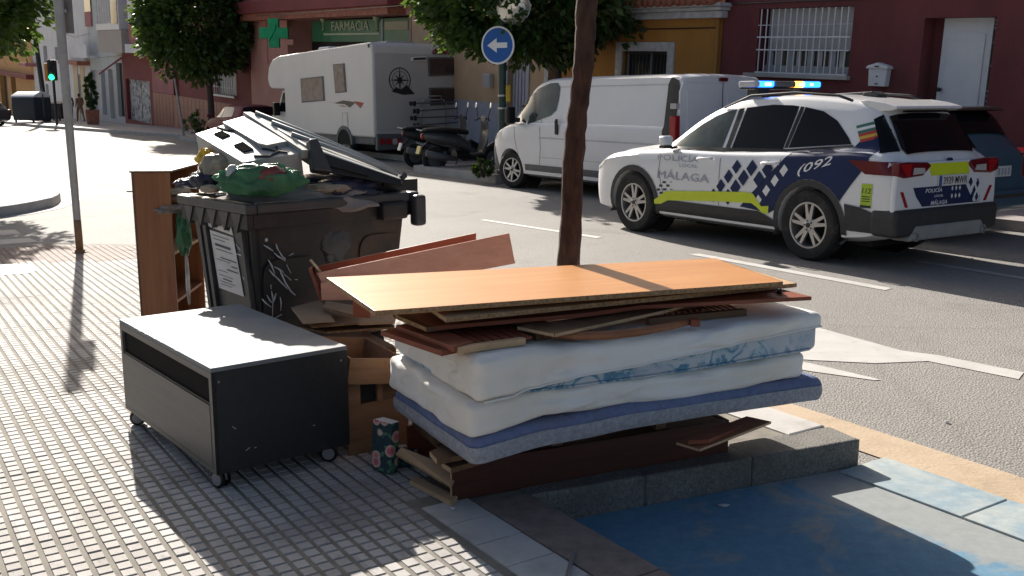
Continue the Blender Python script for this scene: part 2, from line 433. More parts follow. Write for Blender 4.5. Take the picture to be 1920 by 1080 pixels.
bag_mat('bag_green', (0.11, 0.30, 0.17), 0.5)
bag_mat('bag_navy', (0.035, 0.035, 0.07), 0.1)
bag_mat('bag_yellow', (0.75, 0.55, 0.06), 0.4)
bag_mat('bag_tan', (0.50, 0.42, 0.32), 0.3)
bag_mat('bag_red', (0.24, 0.055, 0.045), 0.2)
bag_mat('bag_white', (0.72, 0.71, 0.69), 0.3)
pm('cloth_grey', (0.26, 0.235, 0.22), 0.9, var=0.2, scale=8, bump=0.3)
def sheet_mat():
    m_, nt, b = base_mat('sheet')
    v = coords(nt); f = noise(nt, v, 1.8, 5)
    c = ramp(nt, f, [(0.36, (0.76, 0.69, 0.59)), (0.58, (0.84, 0.815, 0.78))])
    nt.links.new(c, b.inputs['Base Color']); b.inputs['Roughness'].default_value = 0.9; b.inputs['Sheen Weight'].default_value = 0.2
    v2 = coords(nt, (1.0, 2.2, 3.6), (0, R(9), R(6)))
    rn = nd(nt, 'ShaderNodeTexNoise', noise_type='RIDGED_MULTIFRACTAL'); rn.inputs['Scale'].default_value = 4.2; rn.inputs['Detail'].default_value = 2.5; rn.inputs['Distortion'].default_value = 0.7
    nt.links.new(v2, rn.inputs['Vector'])
    wv_ = noise(nt, coords(nt), 350, 2)
    ad_ = nd(nt, 'ShaderNodeMath', operation='MULTIPLY_ADD'); nt.links.new(wv_, ad_.inputs[0]); ad_.inputs[1].default_value = 0.05; nt.links.new(rn.outputs['Fac'], ad_.inputs[2])
    bumpn(nt, b, ad_.outputs[0], 0.6, 0.035)
sheet_mat()
def mattress_mat():
    m_, nt, b = base_mat('mattress_floral')
    v = coords(nt)
    n1 = noise(nt, v, 7, 6, 0.6, 1.6); n2 = noise(nt, v, 3.2, 3)
    vo = nd(nt, 'ShaderNodeTexVoronoi'); vo.inputs['Scale'].default_value = 14; vo.feature = 'SMOOTH_F1'
    nt.links.new(v, vo.inputs['Vector'])
    c = ramp(nt, n1, [(0.44, (0.52, 0.56, 0.60)), (0.49, (0.36, 0.48, 0.57)), (0.53, (0.07, 0.20, 0.32)), (0.575, (0.16, 0.33, 0.45)), (0.62, (0.45, 0.52, 0.57))])
    k = ramp(nt, n2, [(0.40, (1, 1, 1)), (0.52, (0, 0, 0))])
    c = mixc(nt, k, c, (0.50, 0.53, 0.58))
    nt.links.new(c, b.inputs['Base Color']); b.inputs['Roughness'].default_value = 0.8
    bumpn(nt, b, noise(nt, v, 40, 3), 0.2, 0.01)
mattress_mat()
pm('mattress_blue', (0.15, 0.185, 0.32), 0.92, var=0.16, scale=30, bump=0.35, bscale=130, dirt=(0.17, 0.17, 0.21), dscale=6, dlo=0.5, dhi=0.9)
pm('mattress_grey', (0.32, 0.33, 0.37), 0.95, var=0.22, scale=60, bump=0.4, bscale=150)
def floral():
    m_, nt, b = base_mat('floral')
    v = coords(nt)
    vo = nd(nt, 'ShaderNodeTexVoronoi'); vo.inputs['Scale'].default_value = 15; vo.inputs['Randomness'].default_value = 0.8
    n = noise(nt, v, 22, 4)
    mx = nt.nodes.new('ShaderNodeMath'); mx.operation = 'MULTIPLY_ADD'; mx.inputs[1].default_value = 0.25; nt.links.new(n, mx.inputs[0])
    nt.links.new(v, vo.inputs['Vector']); nt.links.new(vo.outputs['Distance'], mx.inputs[2])
    c = ramp(nt, mx.outputs[0], [(0.28, (0.55, 0.13, 0.15)), (0.40, (0.62, 0.30, 0.28)), (0.47, (0.62, 0.47, 0.36)), (0.54, (0.035, 0.085, 0.085))])
    lf = noise(nt, v, 30, 2)
    c2 = mixc(nt, ramp(nt, lf, [(0.55, (0, 0, 0)), (0.62, (1, 1, 1))]), (0.02, 0.045, 0.055), (0.09, 0.20, 0.12))
    c = mixc(nt, ramp(nt, mx.outputs[0], [(0.50, (0, 0, 0)), (0.55, (1, 1, 1))]), c, c2)
    nt.links.new(c, b.inputs['Base Color']); b.inputs['Roughness'].default_value = 0.8
floral()
# vehicles
pm('car_white', (0.78, 0.78, 0.79), 0.28, var=0.02, scale=2, coat=0.6)
pm('van_white', (0.72, 0.72, 0.74), 0.32, var=0.03, scale=2, coat=0.4)
pm('rv_white', (0.66, 0.65, 0.63), 0.4, var=0.04, scale=1.5, coat=0.1)
pm('rv_grey', (0.50, 0.48, 0.46), 0.45, var=0.05, scale=1.5)
pm('navy', (0.012, 0.024, 0.085), 0.45, var=0.06, spec=0.2)
pm('neon', (0.62, 0.72, 0.02), 0.4, var=0.05)
pm('neon_green', (0.40, 0.56, 0.03), 0.5, var=0.05)
pm('livery_grey', (0.33, 0.35, 0.41), 0.4, var=0.05)
pm('livery_black', (0.015, 0.016, 0.02), 0.4, var=0.05)
pm('trim', (0.030, 0.030, 0.031), 0.6, var=0.2, scale=8)
pm('trim_grey', (0.11, 0.115, 0.12), 0.6, var=0.1)
pm('skid', (0.30, 0.295, 0.28), 0.5, var=0.15, scale=5)
pm('tyre', (0.017, 0.017, 0.017), 0.85, var=0.3, scale=30, dirt=(0.06, 0.055, 0.05), dscale=8)
pm('alloy', (0.48, 0.465, 0.45), 0.32, metal=0.75, var=0.08)
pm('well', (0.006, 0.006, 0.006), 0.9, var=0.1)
pm('glass', (0.006, 0.007, 0.009), 0.06, var=0.1, spec=0.16)
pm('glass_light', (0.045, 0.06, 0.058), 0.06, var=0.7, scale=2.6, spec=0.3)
pm('glass_brown', (0.07, 0.045, 0.042), 0.12, var=0.4, scale=3)
pm('glass_curtain', (0.22, 0.18, 0.17), 0.15, var=0.3, scale=6)
pm('red_lens', (0.34, 0.012, 0.015), 0.12, var=0.1)
pm('red_lens_dark', (0.13, 0.008, 0.014), 0.12, var=0.1)
pm('clear_lens', (0.45, 0.44, 0.43), 0.15, var=0.1)
pm('plate_white', (0.62, 0.62, 0.60), 0.5, var=0.05)
pm('plate_yellow', (0.62, 0.50, 0.16), 0.5, var=0.05)
pm('plate_blue', (0.02, 0.07, 0.28), 0.5, var=0.05)
pm('chrome', (0.7, 0.7, 0.7), 0.12, metal=1.0, var=0.03)
pm('car_blue', (0.03, 0.095, 0.14), 0.3, var=0.08, coat=0.5)
pm('car_red', (0.17, 0.02, 0.03), 0.55, var=0.08, spec=0.2)
pm('bin_navy', (0.022, 0.032, 0.042), 0.5, var=0.15)
pm('car_dark', (0.03, 0.018, 0.022), 0.3, var=0.08, coat=0.5)
pm('flag_green', (0.02, 0.16, 0.11), 0.5, var=0.05)
pm('flag_red', (0.45, 0.03, 0.03), 0.5, var=0.05)
pm('flag_yellow', (0.65, 0.40, 0.04), 0.5, var=0.05)
emit('beacon_blue', (0.02, 0.16, 1.0), 3.0)
emit('beacon_core', (0.25, 0.65, 1.0), 7.0)
emit('beacon_amber', (1.0, 0.30, 0.04), 4.5)
emit('beacon_hot', (1.0, 0.75, 0.25), 9.0)
pm('beacon_clear', (0.55, 0.56, 0.60), 0.15, var=0.1)
pm('seat_black', (0.014, 0.014, 0.015), 0.55, var=0.1)
pm('scooter_grey', (0.07, 0.07, 0.072), 0.35, var=0.1, coat=0.3)
pm('skin', (0.42, 0.24, 0.17), 0.6, var=0.08)
pm('hair', (0.02, 0.014, 0.012), 0.7, var=0.1)
pm('cloth_brown', (0.30, 0.155, 0.10), 0.9, var=0.2, scale=9)
pm('cloth_dark', (0.02, 0.02, 0.025), 0.9, var=0.2)
pm('leather', (0.02, 0.018, 0.018), 0.5, var=0.1)
# ------------------------------------------------------------------ road and pavements
def flat(name, pts, z, mat, parent=None, thick=0.0, **kw):
    mb = MB()
    if thick: mb.prism([(p[0], p[1]) for p in pts], z - thick, z)
    else: mb.add([(p[0], p[1], z) for p in pts], [tuple(range(len(pts)))])
    return struct(name, mb, mat, parent, **kw)
road = flat('road', [(-420, -120), (420, -120), (420, 420), (-420, 420)], RZ, m('asphalt'))

K0 = Vector((0.053, 3.798, 0)); K1 = Vector((1.612, 4.487, 0))
KT = K1.dot(T); KS = -K1.dot(U)                      # kerb line across / along the street
edge = [G(255, 458), G(165, 456), G(78, 456), G(0, 465), Vector((-8.5, 9.4, 0)), Vector((-13, 8.2, 0)), Vector((-22, 5.5, 0))]
side_poly = [K0, K1] + [S(s, KT) for s in (5, 7, 9)] + [S(9.9, KT - 0.05), S(10.6, KT - 0.35), S(11.05, KT - 0.85)] + edge + [Vector((-22, -6, 0)), K0 + U * 11]
pavement = flat('pavement', side_poly, -0.0045, m('grout'), thick=0.30)

# ---- the small raised-pad paving tiles
TA = R(-57.0)
ta = Vector((math.cos(TA), math.sin(TA), 0)); tb = Vector((-ta.y, ta.x, 0))
MOD = 0.19
def inside(p, poly):
    c = False; n = len(poly)
    for i in range(n):
        a, b = poly[i], poly[(i + 1) % n]
        if (a.y > p.y) != (b.y > p.y) and p.x < (b.x - a.x) * (p.y - a.y) / (b.y - a.y) + a.x: c = not c
    return c
def px_of(p):
    q = p - Vector((0, 0, H)); d = q.y * CT - q.z * ST; u = q.y * ST + q.z * CT
    return (960 + F * q.x / d, 540 - F * u / d, d) if d > 0.2 else (0, 9999, d)
def tile_mesh(name, mat):
    mb = MB(); g = MOD / 3
    for i in range(3):
        for j in range(3):
            cx = (i - 1) * g; cy = (j - 1) * g; a = g / 2 - 0.0046 - (0.0012 if i in (0, 2) else 0); b = g / 2 - 0.0080
            z = 0.0; e = 0.0022
            mb.add([(cx-a,cy-b,-0.005),(cx+a,cy-b,-0.005),(cx+a,cy+b,-0.005),(cx-a,cy+b,-0.005),
                    (cx-a+e,cy-b+e,z),(cx+a-e,cy-b+e,z),(cx+a-e,cy+b-e,z),(cx-a+e,cy+b-e,z)],
                   [(4,5,6,7),(0,1,5,4),(1,2,6,5),(2,3,7,6),(3,0,4,7)])
    return mb, mb.mesh(name, mat)
tile_mb, tile_me = tile_mesh('paving_tile', m('tile'))
_, tile_me_red = tile_mesh('paving_tile_red', m('tile_red'))
shrunk_edge = K0 - T * 0.46                           # flat strip and kerb run between the pads and the lowered blue bay
cells = []
kd = (K1 - K0).normalized(); kn = Vector((-kd.y, kd.x, 0))
for i in range(-90, 90):
    for j in range(-90, 90):
        p = ta * (i * MOD) + tb * (j * MOD) + Vector((-2, 6, 0))
        if not (-10.5 < p.x < 2.4 and 1.2 < p.y < 11.6): continue
        ok = all(inside(p + ta * (a * 0.095) + tb * (b * 0.095), side_poly) for a in (-1, 1) for b in (-1, 1))
        if not ok: continue
        if (p - K0).dot(T) > -0.50 and (p - K0).dot(U) > -0.22: continue          # flat strip beside the bay
        if (p - K0).dot(kd) > -0.35 and (p - K0).dot(kn) < 0.30 + 0.1 and (p - K0).dot(T) > -0.62: continue
        if p.dot(T) > KT - 0.32: continue                                        # kerb stones along the road
        red = (p.y > 9.42 + 0.12 * (p.x + 6))
        cells.append((p, red))
def shown(p):
    x, y, d = px_of(p)
    return -10 < x < 1930 and -10 < y < 1100
hid = lambda p: (G(700, 900).y < p.y and p.x > -1.0) or (p.x > -1.75 and p.y > 4.6)
vis = sorted([c for c in cells if shown(c[0]) and not hid(c[0])], key=lambda c: (c[0] - Vector((0, 0, H))).length)
near = vis[:300]; nearset = {id(c) for c in near}
for p, red in near:
    o = link('paving_tile', tile_me_red if red else tile_me, pavement, loc=(p.x, p.y, random.uniform(-0.0015, 0.0008)), rot=(random.uniform(-0.004, 0.004), random.uniform(-0.004, 0.004), TA))
for red, nm in ((False, 'paving_tile_field'), (True, 'red_paving_tile_field')):
    mb = MB()
    for c in cells:
        if id(c) in nearset or c[1] != red: continue
        mb.add(tile_mb.v, tile_mb.f, M4((c[0].x, c[0].y, random.uniform(-0.0015, 0.0008)), TA))
    mb.build(nm, m('tile_red' if red else 'tile'), pavement, kind='stuff')
# a worn pale patch slab near the crossing
flat('patch_slab', [G(0, 497), G(50, 496), G(72, 503), G(60, 512), G(0, 516)], 0.003, m('tile_smooth'), pavement)
# flat strip of large slabs, and the brown kerb top, along the lowered bay
for k in range(14):
    a = K0 + U * (0.20 * k - 0.12)
    q = [a - T * 0.40, a - T * 0.40 + U * 0.194, a - T * 0.205 + U * 0.194, a - T * 0.205]
    flat('flat_slab', q, 0.001 + random.uniform(-.001, .001), m('tile_smooth'), pavement, thick=0.02)
for k in range(5):
    a = K0 + U * (0.8 * k - 0.02)
    q = [a - T * 0.195, a - T * 0.195 + U * 0.792, a + T * 0.02 + U * 0.792, a + T * 0.02]
    flat('kerb_slab', q, 0.003, m('kerb_brown'), pavement, thick=0.16)
# granite kerb stones in front of the heap
klen = (K1 - K0).length; cuts = [0, 0.40, 0.78, 1.16, 1]
cuts = [0.0, 0.32, 0.64, 1.0]
for i in range(3):
    a = K0 + kd * (klen * cuts[i] + 0.004); b = K0 + kd * (klen * cuts[i + 1] - 0.004)
    z = 0.004 - 0.002 * i
    flat('kerb_stone', [a - kn * 0.012, b - kn * 0.012, b + kn * 0.20, a + kn * 0.20], z, m('granite'), pavement, thick=0.17, bevel=0.014, seg=3)
for k in range(9):                                     # kerb stones along the road
    s0 = KS + 0.205 + k * 0.8
    flat('kerb_stone', [S(s0, KT + 0.012), S(s0 + 0.79, KT + 0.012), S(s0 + 0.79, KT - 0.24), S(s0, KT - 0.24)], 0.005, m('tile_smooth' if k < 2 else 'granite'), pavement, thick=0.17, bevel=0.012)
# lowered bay painted blue, pale blue kerb slabs, gutter
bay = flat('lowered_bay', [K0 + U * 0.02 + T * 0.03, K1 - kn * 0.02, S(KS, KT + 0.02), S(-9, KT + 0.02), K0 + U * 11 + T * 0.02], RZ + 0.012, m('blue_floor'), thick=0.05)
for k in range(9):
    s1 = KS - 0.02 - k * 0.62
    flat('edge_slab', [S(s1, KT - 0.16), S(s1 - 0.61, KT - 0.16), S(s1 - 0.61, KT + 0.17), S(s1, KT + 0.17)], RZ + 0.022, m('blue_worn'), bay, thick=0.06, bevel=0.004)
gut = flat('gutter', [S(30, KT + 0.18), S(-9, KT + 0.18), S(-9, KT + 0.5), S(30, KT + 0.5)][:0] or [S(9.6, KT + 0.18), S(-9, KT + 0.18), S(-9, KT + 0.50), S(9.6, KT + 0.50)], RZ + 0.006, m('gutter'))

# road markings
def marking(name, pts, mat='road_paint', dz=0.004):
    return flat(name, [G(x, y, RZ) for x, y in pts], RZ + dz, m(mat))
marking('lane_arrow', [(1490, 603), (1545, 618), (1690, 658), (1760, 667), (1920, 699), (1910, 712), (1740, 678), (1640, 682), (1520, 676), (1420, 668)])
marking('lane_arrow_tail', [(1430, 668), (1520, 682), (1652, 713), (1640, 714), (1520, 697), (1430, 682)])
marking('lane_line', [(1290, 477), (1312, 476), (1672, 541), (1660, 545)])
marking('lane_line', [(1715, 491), (1730, 490), (1926, 521), (1920, 525)], 'road_paint_old')
marking('lane_line', [(900, 413), (910, 412), (1130, 445), (1118, 447)])
marking('lane_line', [(560, 362), (568, 361), (800, 398), (792, 399)], 'road_paint_old')
for q in ([(-60, 412), (-40, 411), (10, 424), (-20, 427)], [(-90, 437), (27, 431), (40, 439), (-90, 447)], [(-110, 457), (56, 446.6), (72, 454), (-110, 466)]):
    marking('crossing_stripe', q, 'road_paint_old')
# kerb island on the left
il = [(-420, 250), (-160, 283), (0, 316), (23, 323), (58, 334), (93, 345), (108, 352), (113, 359), (108, 364), (97, 369), (64, 376), (29, 382), (0, 386), (-120, 405), (-420, 440)]
isl = flat('traffic_island', [G(x, y, 0.02) for x, y in il], 0.012, m('kerb_far'), thick=0.16, bevel=0.02)
il2 = [(-420, 256), (-160, 290), (-2, 322), (20, 329), (50, 339), (80, 350), (92, 356), (88, 361), (60, 368), (25, 374), (-2, 378), (-120, 394), (-420, 425)]
flat('island_paving', [G(x, y, 0.02) for x, y in il2], 0.017, m('pave_pink'), isl)
flat('island_gutter', [G(x, y, RZ) for x, y in [(-420, 470), (0, 399), (60, 392), (105, 382), (135, 374), (162, 364), (160, 372), (120, 390), (60, 402), (0, 410), (-420, 490)]], RZ + 0.005, m('kerb_far'))
flat('road_patch', [G(x, y, RZ) for x, y in [(110, 352), (135, 353), (160, 362), (150, 370), (112, 378)]], RZ + 0.003, m('kerb_far'))
# far pavement
far_line = [S(-40, 12.45), S(16.95, 12.45), S(16.95, 10.84), S(20.6, 10.95), S(21.4, 12.6), S(36.6, 12.6), S(37.4, 11.3), S(40.5, 11.2), S(42, 12.0), S(50, 10.9), S(62, 9.3), S(72, 9.0), S(95, 9.0)]
farp = flat('far_pavement', far_line + [S(95, 40), S(-40, 40)], 0.0, m('pave_far'), thick=0.3, bevel=0.0)
for a, b in zip(far_line[1:], far_line[2:]):
    d = (b - a); n = d.normalized(); k = max(1, int(d.length / 1.0)); w = Vector((-n.y, n.x, 0))
    if w.dot(T) < 0: w = -w
    if abs(n.dot(T)) > 0.5 and d.length > 0.5: w = -n.cross(Vector((0, 0, 1))); 
    if d.length > 25 and a.y > 60: continue
    for i in range(k):
        p = a + d * (i / k); q = a + d * ((i + 1) / k) - n * 0.012
        cw = w if inside((p + q) / 2 + w * 0.1, far_line + [S(95, 40), S(-40, 40)]) else -w
        flat('far_kerb_stone', [p - cw * 0.012, q - cw * 0.012, q + cw * 0.18, p + cw * 0.18], 0.006, m('kerb_far'), farp, thick=0.16)
# ------------------------------------------------------------------ houses along the far side
FT = 14.3
EPS = R(2.5)                                  # the houses stand level, the street falls away to the left
HX = U * math.cos(EPS) - Vector((0, 0, 1)) * math.sin(EPS)
HZV = Vector((0, 0, 1)) * math.cos(EPS) + U * math.sin(EPS)
class House:
    def __init__(self, name, label, px, t=FT):
        self.t = t
        p = PL(px, 150, S(0, t), T)
        self.o = Vector((p.x, p.y, 0))
        self.root = thing(name, label, 'building', self.o)
        self.root.rotation_euler = Matrix((HX, T, HZV)).transposed().to_euler()
    def L(self, px, py, dy=0.0):
        d = PL(px, py, S(0, self.t + dy), T) - self.o
        return d.dot(HX), d.dot(HZV)
    def rect(self, x0, y0, x1, y1, dy=0.0):
        a, b, c, d = self.L(x0, y0, dy), self.L(x1, y0, dy), self.L(x0, y1, dy), self.L(x1, y1, dy)
        return ((a[0] + c[0]) / 2, (b[0] + d[0]) / 2, (c[1] + d[1]) / 2, (a[1] + b[1]) / 2)   # x0 x1 z0 z1
    def box(self, name, r, y0, y1, mat, parent=None, bevel=0):
        return MB().box(r[0], r[1], y0, y1, r[2], r[3]).build(name, m(mat), parent or self.root, bevel=bevel)
    def wall(self, x0, x1, z0, z1, holes, mat, name='wall', depth=0.22, back=7.0, y=0.0):
        xs = sorted({x0, x1, *[v for h in holes for v in h[:2]]}); zs = sorted({z0, z1, *[v for h in holes for v in h[2:]]})
        mb = MB()
        for i in range(len(xs) - 1):
            for j in range(len(zs) - 1):
                cx = (xs[i] + xs[i+1]) / 2; cz = (zs[j] + zs[j+1]) / 2
                if any(h[0] < cx < h[1] and h[2] < cz < h[3] for h in holes): continue
                mb.add([(xs[i], y, zs[j]), (xs[i+1], y, zs[j]), (xs[i+1], y, zs[j+1]), (xs[i], y, zs[j+1])], [(0, 1, 2, 3)])
        for a, b, c, d in holes:
            mb.add([(a, y, c), (b, y, c), (b, y, d), (a, y, d), (a, y+depth, c), (b, y+depth, c), (b, y+depth, d), (a, y+depth, d)],
                   [(0, 1, 5, 4), (1, 2, 6, 5), (2, 3, 7, 6), (3, 0, 4, 7)])
        mb.add([(x0, y, z0), (x1, y, z0), (x1, y, z1), (x0, y, z1), (x0, back, z0), (x1, back, z0), (x1, back, z1), (x0, back, z1)],
               [(0, 3, 7, 4), (1, 5, 6, 2), (3, 2, 6, 7), (4, 5, 6, 7)])
        return mb.build(name, m(mat), self.root)

def bars(h, name, r, y, n, mat, rad=0.009, cross=(0.0, 0.5, 1.0), parent=None):
    for i in range(n):
        x = r[0] + (r[1] - r[0]) * (i + 0.5) / n
        MB().tube([(x, y, r[2]), (x, y, r[3])], rad, 6).build('bar', m(mat), parent)
    for c in cross:
        z = r[2] + (r[3] - r[2]) * c
        MB().box(r[0], r[1], y - 0.006, y + 0.006, z - 0.012, z + 0.012).build('rail', m(mat), parent)

# --- maroon house, right
h = House('maroon_house', 'dark maroon plastered house behind the police car with white door and barred window', 1500)
xl = h.L(1353, 100)[0]
win = h.rect(1420, 14, 1596, 139); door = h.rect(1735, 34, 1834, 400)
door = (door[0], door[1], 0.35, door[3]); op = h.rect(1714, 33, 1846, 400); op = (op[0], op[1], 0.35, op[3])
h.wall(xl, xl + 16, -1.5, 7.2, [win, op], 'stucco_maroon', depth=0.30)
MB().box(op[0], op[1], 0.0, 0.5, -1, 0.34).build('door_step', m('marble'), h.root)
MB().box(op[0], op[1], .29, .30, .35, op[3]).build('door_reveal', m('stucco_maroon'), h.root)
w = h.box('window', (win[0] + 0.02, win[1] - 0.0, win[2], win[3]), 0.26, 0.30, 'window_dark')
ww = win[1] - win[0]; hh = win[3] - win[2]
for i in range(5):
    x = win[0] + 0.12 + (ww - 0.2) * i / 4
    MB().box(x - 0.07, x + 0.07, 0.235, 0.262, win[2], win[3]).build('frame_post', m('grey_paint'), w)
MB().box(win[0], win[1], 0.232, 0.262, win[2], win[2] + 0.14).build('frame_rail', m('grey_paint'), w)
for i in range(4):
    x = win[0] + 0.12 + (ww - 0.2) * (i + 0.30) / 4
    MB().box(x, x + 0.10, 0.255, 0.259, win[2] + 0.1, win[2] + hh * .35).build('curtain', m('curtain'), w)
sh = MB().box(win[0] + 0.14, win[1], 0.20, 0.215, win[2] + hh * 0.36, win[3]).build('roller_shutter', m('shutter'), h.root)
for i in range(22):
    z = win[2] + hh * 0.36 + (hh * 0.64) * i / 22
    MB().box(win[0] + 0.14, win[1] - .01, 0.185, 0.200, z + 0.004, z + hh * 0.64 / 22 - 0.006).build('shutter_slat', m('shutter'), sh)
gr = MB().box(win[0], win[1] - .02, -0.012, 0.0, win[2] + hh * .74, win[2] + hh * .75).build('window_grille', m('white_paint'), h.root)
bars(h, 'bar', (win[0] + 0.01, win[1] - 0.02, win[2] + 0.01, win[3] - 0.01), -0.02, 15, 'white_paint', 0.011, (0.0, 0.36, 0.56), gr)
sl = h.rect(1398, 140, 1594, 152)
MB().box(sl[0], sl[1], -0.09, 0.1, win[2] - 0.075, win[2] - 0.004).build('window_sill', m('kerb_far'), h.root, bevel=0.008)
dl = MB().box(door[0], op[1] - 0.17, 0.22, 0.27, 0.35, op[3]).build('door', m('white_paint'), h.root)
dw = (door[0] + 0.0, op[1] - 0.17)
def arch_panel(x0, x1, z0, z1, y, nm, par, mat='white_paint', bow=0.05):
    n = 10; top = [(x0 + (x1 - x0) * k / n, z1 + bow * math.sin(math.pi * k / n) * 1.0) for k in range(n + 1)]
    MB().prism([(x0, z0), (x1, z0)] + top[::-1], y, y - 0.014, 'y').build(nm, m(mat), par, bevel=0.006)
arch_panel(dw[0] + 0.10, dw[1] - 0.10, 1.50, op[3] - 0.24, 0.22, 'door_panel', dl)
arch_panel(dw[0] + 0.10, dw[1] - 0.10, 0.55, 1.34, 0.22, 'door_panel', dl)
a = h.L(1729, 167)
MB().lathe([(0.0, 0), (0.028, 0.01), (0.035, 0.05), (0.02, 0.07)], 12, M4((dw[0] + 0.07, 0.2, a[1]), rx=R(90))).build('door_knob', m('black_metal'), dl, smooth=True)
sd = MB().box(op[1] - 0.168, op[1], 0.24, 0.26, 0.35, op[3]).build('side_light', m('window_dark'), h.root)
for i in range(3):
    MB().box(op[1] - 0.165, op[1], 0.225, 0.24, op[3] - 0.05 - i * .055, op[3] - 0.03 - i * .055).build('side_light_bar', m('grey_paint'), sd)
    MB().box(op[1] - 0.165, op[1], 0.225, 0.24, 1.62 + i * .075, 1.64 + i * .075).build('side_light_bar', m('grey_paint'), sd)
for k in range(2):
    z = op[3] - 0.42 - k * 0.34
    MB().tube([(op[1] - 0.02, 0.23, z + .2), (op[1] - 0.15, 0.23, z + .06), (op[1] - 0.03, 0.23, z - .08), (op[1] - 0.10, 0.23, z - .17)], 0.008, 6).build('scroll_bar', m('grey_paint'), sd)
bx_ = h.rect(1712, 101, 1724, 126)
MB().box(bx_[0] - .02, bx_[1], 0.05, 0.16, bx_[2], bx_[3]).build('intercom', m('shutter'), h.root, bevel=0.01)
# letter box on the maroon wall
r = h.rect(1635, 120, 1672, 162)
lb = thing('letter_box', 'small white gabled letter box on the maroon wall', 'letter box', h.root.matrix_basis @ Vector((0, 0, 0)))
lb.location = h.o; lb.rotation_euler = h.root.rotation_euler
x0, x1, z0, z1 = r; xm = (x0 + x1) / 2
MB().prism([(x0 + .03, z0), (x1 - .03, z0), (x1 - .01, z1 - .06), (x0 + .01, z1 - .06)], -0.12, -0.002, 'y').build('case', m('white_paint'), lb, bevel=0.01)
MB().prism([(x0 - .03, z1 - .075), (x1 + .03, z1 - .075), (x1 + .0, z1 - .03), (xm, z1 + .02), (x0, z1 - .03)], -0.15, -0.002, 'y').build('roof', m('white_paint'), lb, bevel=0.008)
MB().box(xm - .04, xm + .04, -0.158, -0.15, z1 - .05, z1 - .03).build('slot', m('black_metal'), lb)
MB().lathe([(0, 0), (.014, 0), (.014, .01), (0, .01)], 10, M4((xm, -0.12, (z0 + z1) / 2 - .02), rx=R(90))).build('lock', m('black_metal'), lb)
MB().box(xm - .03, xm + .03, -0.126, -0.118, z0 + .03, z0 + .05).build('vent', m('black_metal'), lb)

# --- ochre single storey house
h = House('ochre_house', 'ochre yellow low house with tiled eave and stone framed window behind the van', 1220)
xr = h.L(1351, 100)[0] - .003; xl = h.L(1052, 110)[0]
win = h.rect(1167, 96, 1252, 138); win = (win[0], win[1], 1.35, win[3])
eL, eR = h.L(1165, 28), h.L(1362, 25)
ez = (eL[1] + eR[1]) / 2
h.wall(xl, xr, -1.5, ez, [win], 'stucco_ochre', depth=0.2)
fr = h.rect(1156, 79, 1265, 138)
t_ = win[0] - fr[0]
MB().prism([(fr[0], 1.2), (win[0], 1.2), (win[0], win[3]), (win[1], win[3]), (win[1], 1.2), (fr[1], 1.2), (fr[1], fr[3]), (fr[0], fr[3])], -0.035, 0.02, 'y').build('window_surround', m('marble'), h.root, bevel=0.006)
w = h.box('window', win, 0.17, 0.2, 'window_dark')
MB().box(win[0], win[1], 0.15, 0.17, win[2], win[2] + (win[3] - win[2]) * .42).build('lower_frame', m('grey_paint'), w)
for k in (0.0, 0.5, 0.96):
    x = win[0] + (win[1] - win[0]) * k
    MB().box(x, x + .05, 0.145, 0.17, win[2], win[3]).build('frame_post', m('grey_paint'), w)
gr = MB().box(win[0], win[1], 0.05, 0.062, win[3] - 0.06, win[3] - 0.045).build('window_grille', m('black_metal'), h.root)
bars(h, 'bar', win, 0.06, 13, 'black_metal', 0.011, (0.0, 0.98), gr)
co = MB()
co.box(xl, xr + .12, -0.16, 0.05, ez - .10, ez + .03); co.box(xl, xr + .18, -0.26, 0.05, ez + .032, ez + .10); co.box(xl, xr + .22, -0.34, 0.05, ez + .102, ez + .17)
co.build('cornice', m('marble'), h.root, bevel=0.012)
MB().tube([(xr - .05, -0.06, ez - .1), (xr - .05, -0.06, -1)], 0.035, 10).build('downpipe', m('stucco_ochre'), h.root, smooth=True)
rf = MB().add([(xl, -0.36, ez + .172), (xr + .2, -0.36, ez + .172), (xr + .2, 4, ez + 1.7), (xl, 4, ez + 1.7)], [(0, 1, 2, 3)]).build('roof', m('terracotta'), h.root)
n = int((xr + .2 - xl) / 0.19)
tm = MB(); tm.tube([(0, 0, 0), (0, 1.2, 0.45), (0, 2.4, .92)], [0.085, 0.08, 0.075], 8); tme = tm.mesh('roof_tile', m('terracotta'), True)
for i in range(n):
    link('roof_tile', tme, rf, loc=(xl + 0.1 + i * 0.19, -0.42 + random.uniform(-.02, .02), ez + .19))

# --- beige house with pale door
h = House('beige_house', 'beige house with tall pale lavender door behind the green sign post', 960)
xl = h.L(772, 100)[0]; xr = h.L(1052, 100)[0] - .003
d1 = h.rect(952, 78, 986, 300); d1 = (d1[0], d1[1], 0.2, d1[3]); d2 = h.rect(1028, 66, 1076, 300); d2 = (d2[0], min(d2[1], xr - .05), 0.2, d2[3])
h.wall(xl, xr, -1.5, 6.4, [d1, d2], 'stucco_beige', depth=0.18)
d = h.box('door', d1, 0.14, 0.18, 'lavender')
for k in range(5):
    x = d1[0] + .06 + (d1[1] - d1[0] - .1) * k / 5
    MB().box(x, x + .07, 0.115, 0.14, 1.15, d1[3] - .1).build('door_slat', m('lavender'), d)
MB().box(d1[0] + .06, d1[1] - .06, .115, .14, .35, 1.0).build('door_panel', m('lavender'), d, bevel=.01)
MB().box(d1[1] - .14, d1[1] - .10, .09, .115, 1.45, 1.65).build('door_handle', m('black_metal'), d)
